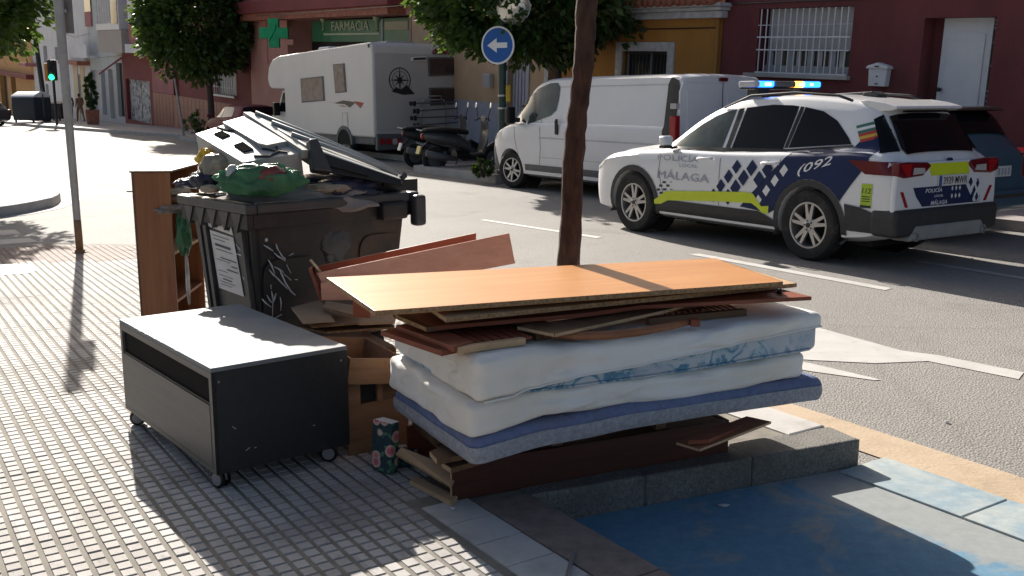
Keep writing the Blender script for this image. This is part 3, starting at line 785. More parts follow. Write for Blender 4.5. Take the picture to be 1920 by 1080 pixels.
MB().prism([(d1[0] - .14, .2), (d1[0], .2), (d1[0], d1[3]), (d1[1], d1[3]), (d1[1], .2), (d1[1] + .14, .2), (d1[1] + .14, d1[3] + .14), (d1[0] - .14, d1[3] + .14)], -.03, .02, 'y').build('door_surround', m('lavender'), h.root)
d = h.box('dark_doorway', d2, 0.15, 0.18, 'dark_void')
MB().box(d2[0] - .16, d2[0] - .002, -.03, .02, .2, d2[3] + .1).build('doorway_jamb', m('marble'), h.root)
wb = MB().box(xl, d1[0] - .145, -.012, 0.001, -1.5, 1.35).build('wainscot', m('lavender'), h.root)
bx_ = h.rect(913, 138, 926, 164)
mb_ = thing('meter_box', 'small grey meter box on the beige wall', 'meter box', h.o); mb_.rotation_euler = h.root.rotation_euler
MB().box(bx_[0], bx_[1], -.13, -.002, bx_[2], bx_[3]).build('case', m('shutter'), mb_, bevel=.012)
MB().box(bx_[0] + .02, bx_[1] - .02, -.139, -.13, bx_[2] + .03, bx_[3] - .03).build('cover', m('grey_paint'), mb_)

# --- pharmacy building
h = House('pharmacy_building', 'maroon and pink building with green pharmacy fascia behind the motorhome', 640)
xl = h.L(470, 100)[0]; xr = h.L(770, 60)[0] - .003
sg = h.rect(575, 36, 766, 72); rec = h.rect(540, 33, 768, 200); rec = (rec[0], rec[1], 0.0, rec[3])
h.wall(xl, xr, -1.5, 9.5, [rec], 'stucco_salmon', depth=1.0)
MB().box(rec[0], rec[1], .96, 1.0, rec[2], rec[3]).build('recess_wall', m('dark_void'), h.root)
up = MB(); sb = h.rect(500, 0, 768, 26)
up.box(xl + .01, xr - .01, -.45, -0.003, sb[2] + .55, 9.4).build('upper_storey', m('stucco_pink'), h.root)
MB().box(xl + .005, xr - .005, -.75, .0, sb[2] + .10, sb[2] + .547).build('balcony_slab', m('stucco_red'), h.root, bevel=.03)
MB().box(xl + .6, xr - .3, -.60, .0, sb[2] - .15, sb[2] + .098).build('balcony_soffit', m('terracotta'), h.root)
fa = MB().box(sg[0], sg[1], .20, .30, sg[2] - .1, sg[3]).build('shop_fascia', m('green_sign'), h.root)
xs_ = sg[0] + (sg[1] - sg[0]) * .73
MB().box(xs_ - .03, xs_ + .03, .17, .2, sg[2] - .1, sg[3] - .02).build('mullion', m('shutter'), fa)
MB().box(sg[1] - .25, sg[1] - .19, .17, .2, sg[2] - .1, sg[3] - .02).build('mullion', m('shutter'), fa)
MB().box(xs_ + .15, sg[1] - .4, .185, .2, sg[2] + .25, sg[3] - .1).build('pane', m('window_dark'), fa)
ce = h.L(646, 48)
tw = h.rect(612, 38, 681, 60)
te = text_mesh('fascia_lettering', 'FARMACIA', (tw[3] - tw[2]) * 1.15, m('gold_letter'), .01)
o = link('fascia_lettering', te, fa, loc=((tw[0] + tw[1]) / 2, .185, (tw[2] + tw[3]) / 2), rot=(R(90), 0, 0)); o.scale = ((tw[1] - tw[0]) / max(.1, o.dimensions.x), 1, 1)
ul = h.rect(597, 63, 700, 65); MB().box(ul[0], ul[1], .19, .2, ul[2], ul[3] + .02).build('underline', m('gold_letter'), fa)
for cx in (597, 697):
    c0 = h.L(cx, 46); M_ = M4((c0[0], .17, c0[1]))
    MB().lathe([(.01, .05), (.10, .16), (.13, .24), (.125, .24), (.02, .1)], 12, M_).lathe([(.10, -.20), (.02, -.17), (.02, .06)], 10, M_).build('goblet_emblem', m('gold_letter'), fa)
for px0, py0, px1, py1 in ((487, 27, 501, 52), (522, 32, 540, 52), (492, 74, 503, 120), (526, 74, 552, 84)):
    r = h.rect(px0, py0, px1, py1); MB().box(r[0], r[1], -.05, -.002, r[2], r[3]).build('wall_panel', m('stucco_salmon'), h.root)
lo = h.rect(470, 110, 560, 240); MB().box(xl + .02, rec[0] - .02, -.03, -.001, -1, 2.2).build('plinth', m('stucco_salmon'), h.root)
# pharmacy cross, hung out over the pavement
c = PL(514, 62, S(0, FT - 0.9), T)
cr = thing('pharmacy_cross', 'green pharmacy cross sign hung from the pink wall', 'sign', c)
cr.rotation_euler = (0, 0, R(2))
k = 1.0 * (c.y / 1900.0)
def crs(a, b, d): return [(-b, -a), (b, -a), (b, -b), (a, -b), (a, b), (b, b), (b, a), (-b, a), (-b, b), (-a, b), (-a, -b), (-b, -b)]
MB().prism(crs(26 * k, 9.5 * k, 0), -.12, .12, 'y').build('cross_body', m('cross_green'), cr, bevel=.02)
MB().prism(crs(21 * k, 5.5 * k, 0), -.135, -.121, 'y').build('cross_light', m('cross_green'), cr)
MB().tube([(-4 * k, -.15, -20 * k), (3 * k, -.15, 2 * k), (5 * k, -.15, 16 * k)], .05, 6).build('tube_emblem', m('sign_white'), cr) if False else MB().tube([(-9 * k, -.15, -14 * k), (2 * k, -.15, 4 * k), (4 * k, -.15, 14 * k)], .035, 6).build('emblem_stroke', m('cross_green'), cr)
MB().tube([(0, .1, 0), (0, .9, 0)], .05, 8).build('bracket', m('black_metal'), cr)

# --- red tiled building
h = House('red_tiled_building', 'red building with tiled dado and white grilled window behind the round tree', 420)
xl = h.L(286, 150)[0]; xr = h.L(470, 150)[0] - .003
win = h.rect(404, 136, 443, 178); dr = h.rect(326, 120, 337, 228)
h.wall(xl, xr, -2.5, 8.5, [win, dr], 'stucco_red', depth=.25)
h.box('door', dr, .2, .25, 'maroon_tile')
w = h.box('window', win, .2, .25, 'shutter')
gr = MB().box(win[0] - .1, win[1] + .1, -.16, -.14, win[2] - .08, win[2]).build('window_grille', m('white_paint'), h.root)
bars(h, 'bar', (win[0] - .1, win[1] + .1, win[2], win[3]), -.15, 10, 'white_paint', .022, (.35, .98), gr)
dd = MB().box(xl + .02, xr - .02, -.018, -.001, -2, h.L(420, 193)[1]).build('dado', m('tile_joint'), h.root)
zt = h.L(420, 193)[1]; x = xl + .04; nn = int((xr - xl) / .62)
for i in range(nn):
    for j in range(4):
        x0 = xl + .03 + i * (xr - xl - .06) / nn; x1 = x0 + (xr - xl - .06) / nn - .035
        if x1 < dr[1] and x0 + .3 > dr[0] - .3 and x0 < dr[1]: continue
        MB().box(x0, x1, -.034, -.018, zt - .5 * (j + 1), zt - .5 * j - .03).build('dado_tile', m('maroon_tile'), dd)
MB().box(xl, xl + (xr - xl) * .26, -.02, -.0015, zt + .02, 8.4).build('pink_bay', m('stucco_pink'), h.root)
for px0, py0, px1, py1 in ((240 + 60, 2, 312, 40),):
    r = h.rect(px0, py0, px1, py1); MB().box(r[0], r[1], -.05, -.021, r[2], r[3]).build('window', m('shutter'), h.root)

# --- pink bay building with scrawled gates
h = House('pink_bay_building', 'maroon building with pink bay window and scrawled white gates', 260)
xl = h.L(229, 120)[0]; xr = h.L(285.5, 120)[0]
gate = h.rect(238, 150, 282, 228); gate = (gate[0], gate[1], gate[2], gate[3]); rc = h.rect(233, 97, 283, 149)
h.wall(xl, xr, -3, 9.5, [gate], 'stucco_red', depth=.3)
b0 = h.rect(239, -20, 285, 83, -.7)
bay_ = MB().box(b0[0], b0[1], -.7, -.001, b0[2], b0[3] + 2).build('bay', m('stucco_pink'), h.root)
for px0, px1 in ((240, 255), (263, 281)):
    r = h.rect(px0, -15, px1, 46, -.7); f_ = MB().box(r[0], r[1], -.74, -.701, r[2], r[3]).build('bay_window', m('white_paint'), bay_)
    MB().box(r[0] + .05, r[1] - .05, -.75, -.741, r[2] + (r[3] - r[2]) * .42 - .04, r[2] + (r[3] - r[2]) * .42).build('window_joint', m('grey_paint'), f_)
MB().box(b0[0] - .1, b0[1] + .1, -.9, -.001, b0[2] - .45, b0[2] - .003).build('bay_ledge', m('stucco_white'), h.root)
pm('gate_scrawl', (0.50, 0.49, 0.47), .7, var=.5, scale=4.5, dirt=(.10, .12, .16), dscale=3.2, dlo=.52, dhi=.58)
xm = (gate[0] + gate[1]) / 2
for a, b in ((gate[0], xm - .08), (xm + .08, gate[1])):
    MB().box(a, b, .2, .26, gate[2], gate[3]).build('gate_leaf', m('gate_scrawl'), h.root)
h.box('gate_gap', (xm - .08, xm + .08, gate[2], gate[3]), .27, .3, 'dark_void')

# --- grey house with glazed bay and maroon awning
h = House('glazed_bay_house', 'pale grey house with white glazed bay above a maroon awning', 190)
xl = h.L(169, 120)[0]; xr = h.L(229, 120)[0] - .003
s1 = h.rect(172, 132, 189, 220); s2 = h.rect(191, 132, 199, 215); s3 = h.rect(205, 130, 214, 222); s4 = h.rect(220, 118, 229, 218)
h.wall(xl, xr, -4, 9.5, [s1, s2, s3, (s4[0], xr - .05, s4[2], s4[3])], 'stucco_grey', depth=.25)
for s_, mt in ((s1, 'grey_paint'), (s2, 'grey_paint'), (s3, 'stucco_tan'), (s4, 'dark_void')):
    MB().box(s_[0], min(s_[1], xr - .05), .2, .25, s_[2], s_[3]).build('shop_shutter', m(mt), h.root)
b0 = h.rect(178, -20, 221, 56, -1.0)
bb = MB().box(b0[0], b0[1], -1.0, -.001, b0[2], b0[3] + 2).build('glazed_bay', m('white_paint'), h.root)
for k in range(6):
    x0 = b0[0] + .12 + (b0[1] - b0[0]) * .66 * k / 6; x1 = x0 + (b0[1] - b0[0]) * .66 / 6 - .12
    MB().box(x0, x1, -1.03, -1.001, b0[2] + .35, b0[3] + 1.9).build('bay_pane', m('curtain'), bb)
MB().box(b0[0] + (b0[1] - b0[0]) * .72, b0[1] - .2, -1.03, -1.001, b0[2] + .3, b0[3] + 1.9).build('bay_pane', m('window_dark'), bb)
b1 = h.rect(182, 57, 226, 98, -1.0)
MB().box(b1[0], b1[1], -.95, -.001, b1[2], b0[2] - .01).build('bay_base', m('stucco_tan'), h.root)
aw = h.rect(193, 100, 228, 122, -1)
MB().prism([(-1.3, aw[2] - .5), (-.001, aw[3] - .2), (-.001, aw[3] - .3), (-1.3, aw[2] - .6)], aw[0], min(aw[1], xr), 'x').build('awning', m('stucco_pink'), h.root)

# --- white house with balcony and yellow door
h = House('white_balcony_house', 'white house with small balcony and yellow doorway at the far pavement', 140)
xl = h.L(112, 120)[0]; xr = h.L(169, 120)[0] - .003
dr = h.rect(149, 140, 154, 212); d2 = h.rect(161, 148, 168, 190); tw_ = h.rect(158, -10, 173, 27)
h.wall(xl, xr, -4, 9.8, [dr, (d2[0], min(d2[1], xr - .05), d2[2], d2[3])], 'stucco_white', depth=.25)
h.box('door', dr, .2, .25, 'dark_void'); MB().box(d2[0], xr - .05, .2, .25, d2[2], d2[3]).build('window', m('terracotta'), h.root)
MB().box(h.L(139, 150)[0], xr - .01, -.05, -.001, -3.5, h.L(150, 124)[1]).build('yellow_surround', m('stucco_cream'), h.root) if False else None
yz = h.L(150, 124)[1]
MB().box(h.L(139, 150)[0], dr[0], -.05, -.001, -3.5, yz).build('yellow_pier', m('stucco_cream'), h.root)
MB().box(dr[1], min(d2[0], xr - .3), -.05, -.001, -3.5, yz).build('yellow_pier', m('stucco_cream'), h.root)
MB().box(h.L(132, 120)[0], xr - .01, -.8, -.001, yz + .1, yz + .35).build('porch_roof', m('terracotta'), h.root)
bl = h.rect(139, 84, 165, 108, -.6)
bc = MB().box(bl[0], bl[1], -.7, -.001, bl[2], bl[2] + .15).build('balcony', m('stucco_white'), h.root)
MB().box(bl[0], bl[1], -.7, -.66, bl[2] + .15, bl[3]).build('balcony_parapet', m('stucco_white'), bc)
r = h.rect(160, -8, 172, 22); MB().box(r[0], r[1] - .1, -.08, -.001, r[2], r[3]).build('window', m('window_dark'), h.root)
MB().box(r[0], r[1] - .1, -.1, -.001, r[2] - .9, r[2] - .01).build('window_apron', m('stucco_pink'), h.root)

# --- far white house and orange corner house
h = House('far_white_house', 'far white house behind the green traffic light', 85)
xl = h.L(62, 120)[0]; xr = h.L(112, 120)[0] - .003
w1 = h.rect(82, 86, 89, 128); w2 = h.rect(103, 88, 109, 112); w3 = h.rect(87, 158, 92, 200)
h.wall(xl, xr, -5, 10, [w1, w2, w3], 'stucco_white', depth=.3)
for w_ in (w1, w2, w3): h.box('window', w_, .25, .3, 'window_dark')
bl = h.rect(57, 118, 70, 124); MB().box(bl[0], bl[1], -.9, -.001, bl[2], bl[3]).build('balcony', m('stucco_pink'), h.root)
h = House('orange_corner_house', 'orange corner house at the far left end of the street', 30)
xl = h.L(-60, 120)[0]; xr = h.L(62, 120)[0] - .003
d1 = h.rect(22, 140, 31, 205); d2 = h.rect(2, 142, 15, 210); 
h.wall(xl, xr, -6, h.L(30, 70)[1], [d1, d2], 'stucco_orange', depth=.5)
for w_ in (d1, d2): h.box('doorway', w_, .4, .5, 'dark_void')
b = h.rect(-40, 131, 61, 138); MB().box(xl + .1, xr - .05, -.6, -.001, b[2], b[3]).build('canopy', m('stucco_red'), h.root)

# cables strung along the fronts
for hn, pts in (('maroon_house', [(1360, 8), (1480, 3), (1700, -4)]), ('ochre_house', [(1060, 60), (1150, 56), (1340, 52)]), ('pharmacy_building', [(480, 30), (600, 22), (760, 10)]), ('beige_house', [(780, 40), (900, 52), (1045, 58)]), ('white_balcony_house', [(113, 60), (140, 70), (167, 62)]), ('glazed_bay_house', [(170, 104), (190, 108), (226, 104)])):
    ro = bpy.data.objects[hn]; M_ = ro.matrix_basis.inverted() if False else (ro.rotation_euler.to_matrix().to_4x4().inverted() @ Matrix.Translation(-ro.location))
    off_ = -.8 if hn == 'pharmacy_building' else -.03
    q = [M_ @ PL(x, y, S(0, FT + off_), T) for x, y in pts]
    MB().tube([tuple(p) for p in q], .012, 5).build('wall_cable', m('black_metal'), ro)
# ------------------------------------------------------------------ vehicles
def lerp_tab(tab, x):
    tab = sorted(tab); 
    if x <= tab[0][0]: return tab[0][1:]
    if x >= tab[-1][0]: return tab[-1][1:]
    for i in range(len(tab) - 1):
        if tab[i][0] <= x <= tab[i+1][0]:
            p0, p1, p2, p3 = tab[max(i-1, 0)], tab[i], tab[i+1], tab[min(i+2, len(tab)-1)]
            h_ = p2[0] - p1[0]; t = (x - p1[0]) / h_
            out = []
            for k in range(1, len(p1)):
                s1 = (p2[k] - p0[k]) / max(1e-6, p2[0] - p0[0]) * h_; s2 = (p3[k] - p1[k]) / max(1e-6, p3[0] - p1[0]) * h_
                d = p2[k] - p1[k]
                if d * s1 <= 0: s1 = 0
                elif abs(s1) > 2.5 * abs(d): s1 = 2.5 * d
                if d * s2 <= 0: s2 = 0
                elif abs(s2) > 2.5 * abs(d): s2 = 2.5 * d
                out.append((2*t**3-3*t**2+1)*p1[k] + (t**3-2*t**2+t)*s1 + (-2*t**3+3*t**2)*p2[k] + (t**3-t**2)*s2)
            return tuple(out)
class Body:
    def __init__(self, tab, crease=0.0): self.tab = tab; self.crease = crease
    def sect(self, x):
        zb, zs, zt, w, wg, wr = lerp_tab(self.tab, x)
        cab = min(1.0, max(0.0, (zt - zs) / 0.22))
        ze = zt - (0.055 * cab + (zt - zs) * 0.45 * (1 - cab))
        hm = zb + (zs - zb) * 0.5
        return [(0, zb), (w * .80, zb), (w * .955, zb + .05), (w * .985, zb + (zs - zb) * .26), (w, hm), (w, zb + (zs - zb) * .72), (w * .985, zs - .045), (w * .5 + wg * .5, zs - .008), (wg, zs + .012),
                (wg * .66 + wr * .34, zs + (ze - zs) * .36), (wg * .3 + wr * .7, zs + (ze - zs) * .72), (wr + .012, ze - .01), (wr - .035, ze + (zt - ze) * .45), (wr * .72, zt - (zt - ze) * .22), (wr * .38, zt - (zt - ze) * .05), (0, zt)]
    def ys(self, x, z):
        p = self.sect(x)
        for i in range(1, 12):
            if p[i][1] <= z <= p[i+1][1] and p[i+1][1] > p[i][1]:
                t = (z - p[i][1]) / (p[i+1][1] - p[i][1]); return p[i][0] + (p[i+1][0] - p[i][0]) * t
        return p[4][0] if z < p[11][1] else p[11][0]
    def zt(self, x, y):
        p = self.sect(x); y = abs(y)
        for i in range(10, 15):
            if p[i+1][0] <= y <= p[i][0]:
                t = (y - p[i+1][0]) / max(1e-6, p[i][0] - p[i+1][0]); return p[i+1][1] + (p[i][1] - p[i+1][1]) * t
        return p[11][1]
    def mesh(self, name, mat, n=72, arches=(), arch_r=.4, arch_z=.36):
        xs = [t[0] for t in self.tab]; x0, x1 = min(xs), max(xs)
        st = sorted(set([x0 + (x1 - x0) * i / n for i in range(n + 1)] + xs))
        vs = []; fs = []; k = None
        for x in st:
            h_ = self.sect(x); ring = h_ + [(-y, z) for y, z in h_[-2:0:-1]]
            k = len(ring); vs += [(x, y, z) for y, z in ring]
        for i in range(len(st) - 1):
            for j in range(k): fs.append((i*k+j, i*k+(j+1) % k, (i+1)*k+(j+1) % k, (i+1)*k+j))
        fs.append(tuple(range(k))); fs.append(tuple((len(st)-1)*k+j for j in range(k))[::-1])
        me = MB().add(vs, fs).mesh(name, mat)
        if arches:
            o = link('tmp', me); cut = MB()
            for a in arches:
                for sgn in (-1, 1):
                    cut.lathe([(arch_r, 0), (arch_r, .62)], 40, M4((a, sgn * .55, arch_z), rx=R(-90 if sgn > 0 else 90)))
            c = cut.build('tmp_cut', m('well'))
            b = o.modifiers.new('b', 'BOOLEAN'); b.object = c; b.operation = 'DIFFERENCE'; b.solver = 'EXACT'; b.use_self = True
            me2 = bpy.data.meshes.new_from_object(o.evaluated_get(bpy.context.evaluated_depsgraph_get()))
            bpy.data.objects.remove(o); bpy.data.objects.remove(c); me = me2; me.name = name
            me.materials.clear(); me.materials.append(mat)
        me.polygons.foreach_set('use_smooth', [True] * len(me.polygons)); me.set_sharp_from_angle(angle=R(38))
        return me
def local(root, P): return root.matrix_basis.inverted() @ P
def pxside(root, body, px, py, off=0.0):        # pixel -> (x, z) on the left flank of a vehicle
    y = .93; inv = root.matrix_basis.inverted(); o = inv @ Vector((0, 0, H)); d = inv.to_3x3() @ ray(px, py)
    for _ in range(6):
        p = o + d * ((y - o.y) / d.y)
        y = body.ys(p.x, p.z) if body else y
    return p.x, p.z
def pxrear(root, xr, px, py):
    inv = root.matrix_basis.inverted(); o = inv @ Vector((0, 0, H)); d = inv.to_3x3() @ ray(px, py)
    p = o + d * ((xr - o.x) / d.x); return p.y, p.z
def pxtop(root, body, px, py):
    inv = root.matrix_basis.inverted(); o = inv @ Vector((0, 0, H)); d = inv.to_3x3() @ ray(px, py); z = 1.4
    for _ in range(12):
        p = o + d * ((z - o.z) / d.z); z = .5 * z + .5 * body.zt(p.x, p.y)
    return p.x, p.y

def wheel(parent, x, y, r=.36, w=.22, rim=.235, spokes=10, turn=0.0, alloy='alloy', tyre_mat='tyre'):
    sgn = 1 if y > 0 else -1
    M_ = M4((x, y, r), turn) @ Matrix.Rotation(R(-90 * sgn), 4, 'X')       # wheel axis = local z pointing outwards
    e = bpy.data.objects.new('wheel', None); col.objects.link(e); e.parent = parent; e.matrix_local = M_; e.empty_display_size = .1
    h_ = w / 2
    t = MB().lathe([(rim, -h_ + .01), (rim + .03, -h_), (r - .03, -h_), (r - .006, -h_ + .025), (r, -h_ + .05), (r, h_ - .05), (r - .006, h_ - .025), (r - .03, h_), (rim + .03, h_), (rim + .004, h_ - .012), (rim, h_ - .03)], 48, closed=True)
    t.build('tyre', m(tyre_mat), e, smooth=True, angle=40)
    b = MB()
    b.lathe([(rim, -h_ + .02), (rim, h_ - .03), (rim + .006, h_ - .012), (rim - .012, h_ - .010), (rim - .02, h_ - .03), (rim - .022, -h_ + .02)], 40, closed=True)
    for k in range(spokes):
        a = 2 * math.pi * k / spokes + (0.12 if k % 2 else -0.12)
        ca, sa = math.cos(a), math.sin(a); q = .013
        z1 = h_ - .03; 
        pts = []
        for rr, ww, zz in ((.05, .022, h_ - .025), (rim - .012, .015, h_ - .022)):
            for s_ in (-1, 1):
                for dz in (0, -.03): pts.append((rr * ca - s_ * ww * sa, rr * sa + s_ * ww * ca, zz + dz))
        b.add(pts, [(0, 2, 6, 4), (1, 5, 7, 3), (0, 4, 5, 1), (2, 3, 7, 6), (4, 6, 7, 5)])
    b.lathe([(.07, h_ - .06), (.072, h_ - .03), (.05, h_ - .018), (.0, h_ - .018)], 20)
    b.build('rim', m(alloy), e, smooth=True, angle=30)
    hb = MB().lathe([(.026, h_ - .02), (.026, h_ - .010), (.0, h_ - .010)], 14)
    for k in range(5):
        a = 2 * math.pi * k / 5; hb.lathe([(.009, h_ - .02), (.009, h_ - .012), (0, h_ - .012)], 8, M4((.047 * math.cos(a), .047 * math.sin(a), 0)))
    hb.build('wheel_nuts', m('trim'), e)
    MB().lathe([(rim - .03, -h_ + .03), (rim - .03, -h_ + .05), (0, -h_ + .05)], 24).build('brake_disc', m('well'), e)
    return e
def text_on(fn, name, txt, c, wdt, hgt, mat, parent, shear=0., bold=0., flip=-1):
    me = text_mesh(name, txt, 1.0, mat, 0.0, shear, bold)
    bm = bmesh.new(); bm.from_mesh(me); xs = [v.co.x for v in bm.verts]; ys = [v.co.y for v in bm.verts]
    for lo, hi, n, ax in ((min(xs), max(xs), 24, 0), (min(ys), max(ys), 8, 1)):
        for i in range(1, n):
            c_ = lo + (hi - lo) * i / n
            bmesh.ops.bisect_plane(bm, geom=bm.verts[:] + bm.edges[:] + bm.faces[:], plane_co=(c_, 0, 0) if ax == 0 else (0, c_, 0), plane_no=(1, 0, 0) if ax == 0 else (0, 1, 0), dist=1e-5)
    bm.to_mesh(me); bm.free()
    sx = wdt / (max(xs) - min(xs)); sy = hgt / (max(ys) - min(ys)); mx = (max(xs) + min(xs)) / 2; my = (max(ys) + min(ys)) / 2
    for v in me.vertices: v.co = Vector(fn(c[0] + flip * (v.co.x - mx) * sx, c[1] + (v.co.y - my) * sy))
    return link(name, me, parent)
HEAD = math.atan2(-U.y, -U.x)

# ---- the police car
suv_tab = [(2.29,.34,.62,.68,.60,.46,.32),(2.25,.28,.74,.80,.74,.60,.42),(2.12,.23,.83,.90,.86,.72,.52),(1.85,.22,.93,.99,.92,.80,.62),(1.35,.22,.99,1.07,.94,.84,.66),(1.0,.22,1.01,1.12,.94,.85,.68),
           (.82,.22,1.02,1.20,.94,.86,.70),(.5,.22,1.03,1.40,.94,.865,.66),(.25,.22,1.03,1.52,.94,.87,.64),(0,.22,1.035,1.60,.94,.87,.635),(-.4,.22,1.045,1.655,.94,.87,.635),(-.9,.22,1.07,1.67,.94,.865,.63),(-1.4,.22,1.10,1.645,.94,.855,.62),
           (-1.8,.24,1.13,1.595,.94,.84,.61),(-1.98,.26,1.13,1.50,.935,.82,.62),(-2.15,.30,1.10,1.27,.93,.82,.64),(-2.25,.34,1.04,1.11,.925,.83,.68),(-2.31,.38,.98,1.03,.915,.84,.72),(-2.335,.42,.93,.97,.90,.83,.74)]
SB = Body(suv_tab)
pc = S(8.47, 9.22, RZ)
suv = thing('police_car', 'white and navy checkered police car with lit roof beacons', 'police car', pc, HEAD)
suv.scale = (1.03, .90, 1.03); bpy.context.view_layer.update()
link('body', SB.mesh('body', m('car_white'), arches=(1.36, -1.36), arch_r=.405), suv)
for x in (1.36, -1.36):
    for y in (.83, -.83): wheel(suv, x, y, .362, .225, .232, 10)
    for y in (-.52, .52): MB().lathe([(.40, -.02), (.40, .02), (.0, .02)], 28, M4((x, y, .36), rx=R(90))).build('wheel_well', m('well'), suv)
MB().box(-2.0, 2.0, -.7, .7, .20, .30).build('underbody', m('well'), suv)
sf = lambda off: (lambda x, z: (x, SB.ys(x, z) + off, z))
sfr = lambda off: (lambda x, z: (x, -SB.ys(x, z) - off, z))
def ringp(cx, cz, r0, r1, a0, a1, n=18):
    o_ = [(cx + r1 * math.cos(a0 + (a1 - a0) * i / n), cz + r1 * math.sin(a0 + (a1 - a0) * i / n)) for i in range(n + 1)]
    i_ = [(cx + r0 * math.cos(a0 + (a1 - a0) * i / n), cz + r0 * math.sin(a0 + (a1 - a0) * i / n)) for i in range(n + 1)]
    return o_ + i_[::-1]
for f_ in (sf(.012), sfr(.012)):
    for x in (1.36, -1.36): patch(ringp(x, .36, .400, .465, R(-18), R(198)), f_, m('trim'), 'arch_trim', suv, .05)
    patch([(.96, .235), (.93, .40), (.80, .445), (-.70, .445), (-.90, .37), (-.93, .235)], f_, m('trim'), 'sill_cladding', suv, .06)
def sidepoly(pts, mat, name, off=.006, cell=.06, parent=None):
    return patch([pxside(suv, SB, 1100 + x / 3, 140 + y / 3) for x, y in pts], sf(off), m(mat), name, parent or suv, cell)
# windows, traced from the door lines
def winpoly(pts, mat, name): return patch(pts, sf(.007), m(mat), name, suv, .05)
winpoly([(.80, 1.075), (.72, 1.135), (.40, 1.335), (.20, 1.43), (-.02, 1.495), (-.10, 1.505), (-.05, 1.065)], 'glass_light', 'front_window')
winpoly([(-.20, 1.07), (-.25, 1.525), (-.62, 1.56), (-.90, 1.555), (-.98, 1.545), (-.93, 1.11)], 'glass', 'rear_window')
winpoly([(-1.0, 1.125), (-1.06, 1.54), (-1.30, 1.50), (-1.50, 1.41), (-1.70, 1.25), (-1.76, 1.19)], 'glass', 'quarter_window')
patch([(-.11, 1.065), (-.14, 1.512), (-.22, 1.522), (-.17, 1.068)], sf(.009), m('black_gloss'), 'pillar_trim', suv)
patch([(-.945, 1.12), (-1.0, 1.545), (-1.05, 1.54), (-.99, 1.125)], sf(.009), m('black_gloss'), 'pillar_trim', suv)
patch([(.86, 1.045), (.80, 1.07), (-1.0, 1.112), (-1.78, 1.185), (-1.80, 1.165), (-1.0, 1.09), (-.1, 1.045)], sf(.010), m('black_gloss'), 'belt_trim', suv)
MB().tube([(.10, .66, 1.52), (-.3, .665, 1.655), (-.9, .655, 1.685), (-1.45, .645, 1.655), (-1.62, .64, 1.605)], .014, 6).build('roof_rail', m('trim'), suv, smooth=True)
MB().tube([(.10, -.66, 1.52), (-.3, -.665, 1.655), (-.9, -.655, 1.685), (-1.45, -.645, 1.655), (-1.62, -.64, 1.605)], .014, 6).build('roof_rail', m('trim'), suv, smooth=True)
patch([(.92, -.62), (.92, .62), (.28, .56), (.28, -.56)], lambda x, y: (x, y, SB.zt(x, y) + .008), m('glass'), 'windscreen', suv, .08)
patch([(-2.00, -.58), (-2.00, .58), (-2.20, .64), (-2.245, .60), (-2.245, -.60), (-2.20, -.64)], lambda x, y: (x - .012, y, SB.zt(x, y) + .010), m('glass'), 'tailgate_window', suv, .05)
patch([(-1.86, .66), (-1.90, .80), (-2.20, .80), (-2.24, .62), (-2.02, .585)], lambda x, y: (x - .008, y, SB.zt(x, y) + .014) if abs(y) < .62 else (x - .008, SB.ys(x, 1.30) * .2 + y * .8, SB.zt(x, y) + .006), m('glass'), 'tailgate_corner', suv, .05) if False else None
for f_ in (sf(.016), sfr(.016)): patch([(-1.90, 1.43), (-1.985, 1.485), (-2.235, 1.14), (-2.10, 1.12)], f_, m('glass'), 'tailgate_corner', suv, .03)
# steering wheel and seat back behind the front glass are seen as a dark rim
MB().prism([(-1.66, 1.60), (-1.76, 1.615), (-1.95, 1.590), (-2.09, 1.555), (-2.11, 1.535), (-2.04, 1.51), (-1.9, 1.50)], -.60, .60, 'y').build('tailgate_spoiler', m('car_white'), suv, bevel=.012)
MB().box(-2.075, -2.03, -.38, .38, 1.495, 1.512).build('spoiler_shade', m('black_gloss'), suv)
# door mirror
mm = MB().cb((.70, 1.03, 1.14), (.11, .17, .115)).build('door_mirror', m('car_white'), suv, bevel=.035, seg=3)
MB().box(.65, .78, .86, 1.02, 1.05, 1.075).box(.645, .75, .955, 1.105, 1.055, 1.088).build('mirror_base', m('trim'), mm, bevel=.012)
MB().cb((.70, -1.03, 1.14), (.11, .17, .115)).build('door_mirror', m('car_white'), suv, bevel=.035, seg=3)
for x in (.12, -.84):
    hd = MB().tube([(x + .11, .965, .955), (x + .06, .985, .96), (x - .09, .985, .965), (x - .13, .965, .965)], .016, 8).build('door_handle', m('car_white'), suv, smooth=True)
for pts in ([(.80, .46), (.90, .78), (.875, 1.04)], [(-.10, .45), (-.10, 1.06)], [(-.92, .80), (-.98, 1.10)]):
    q = [(p[0] - .004, p[1]) for p in pts] + [(p[0] + .004, p[1]) for p in pts[::-1]]
    patch(q, sf(.0045), m('trim_grey'), 'door_seam', suv, .08)
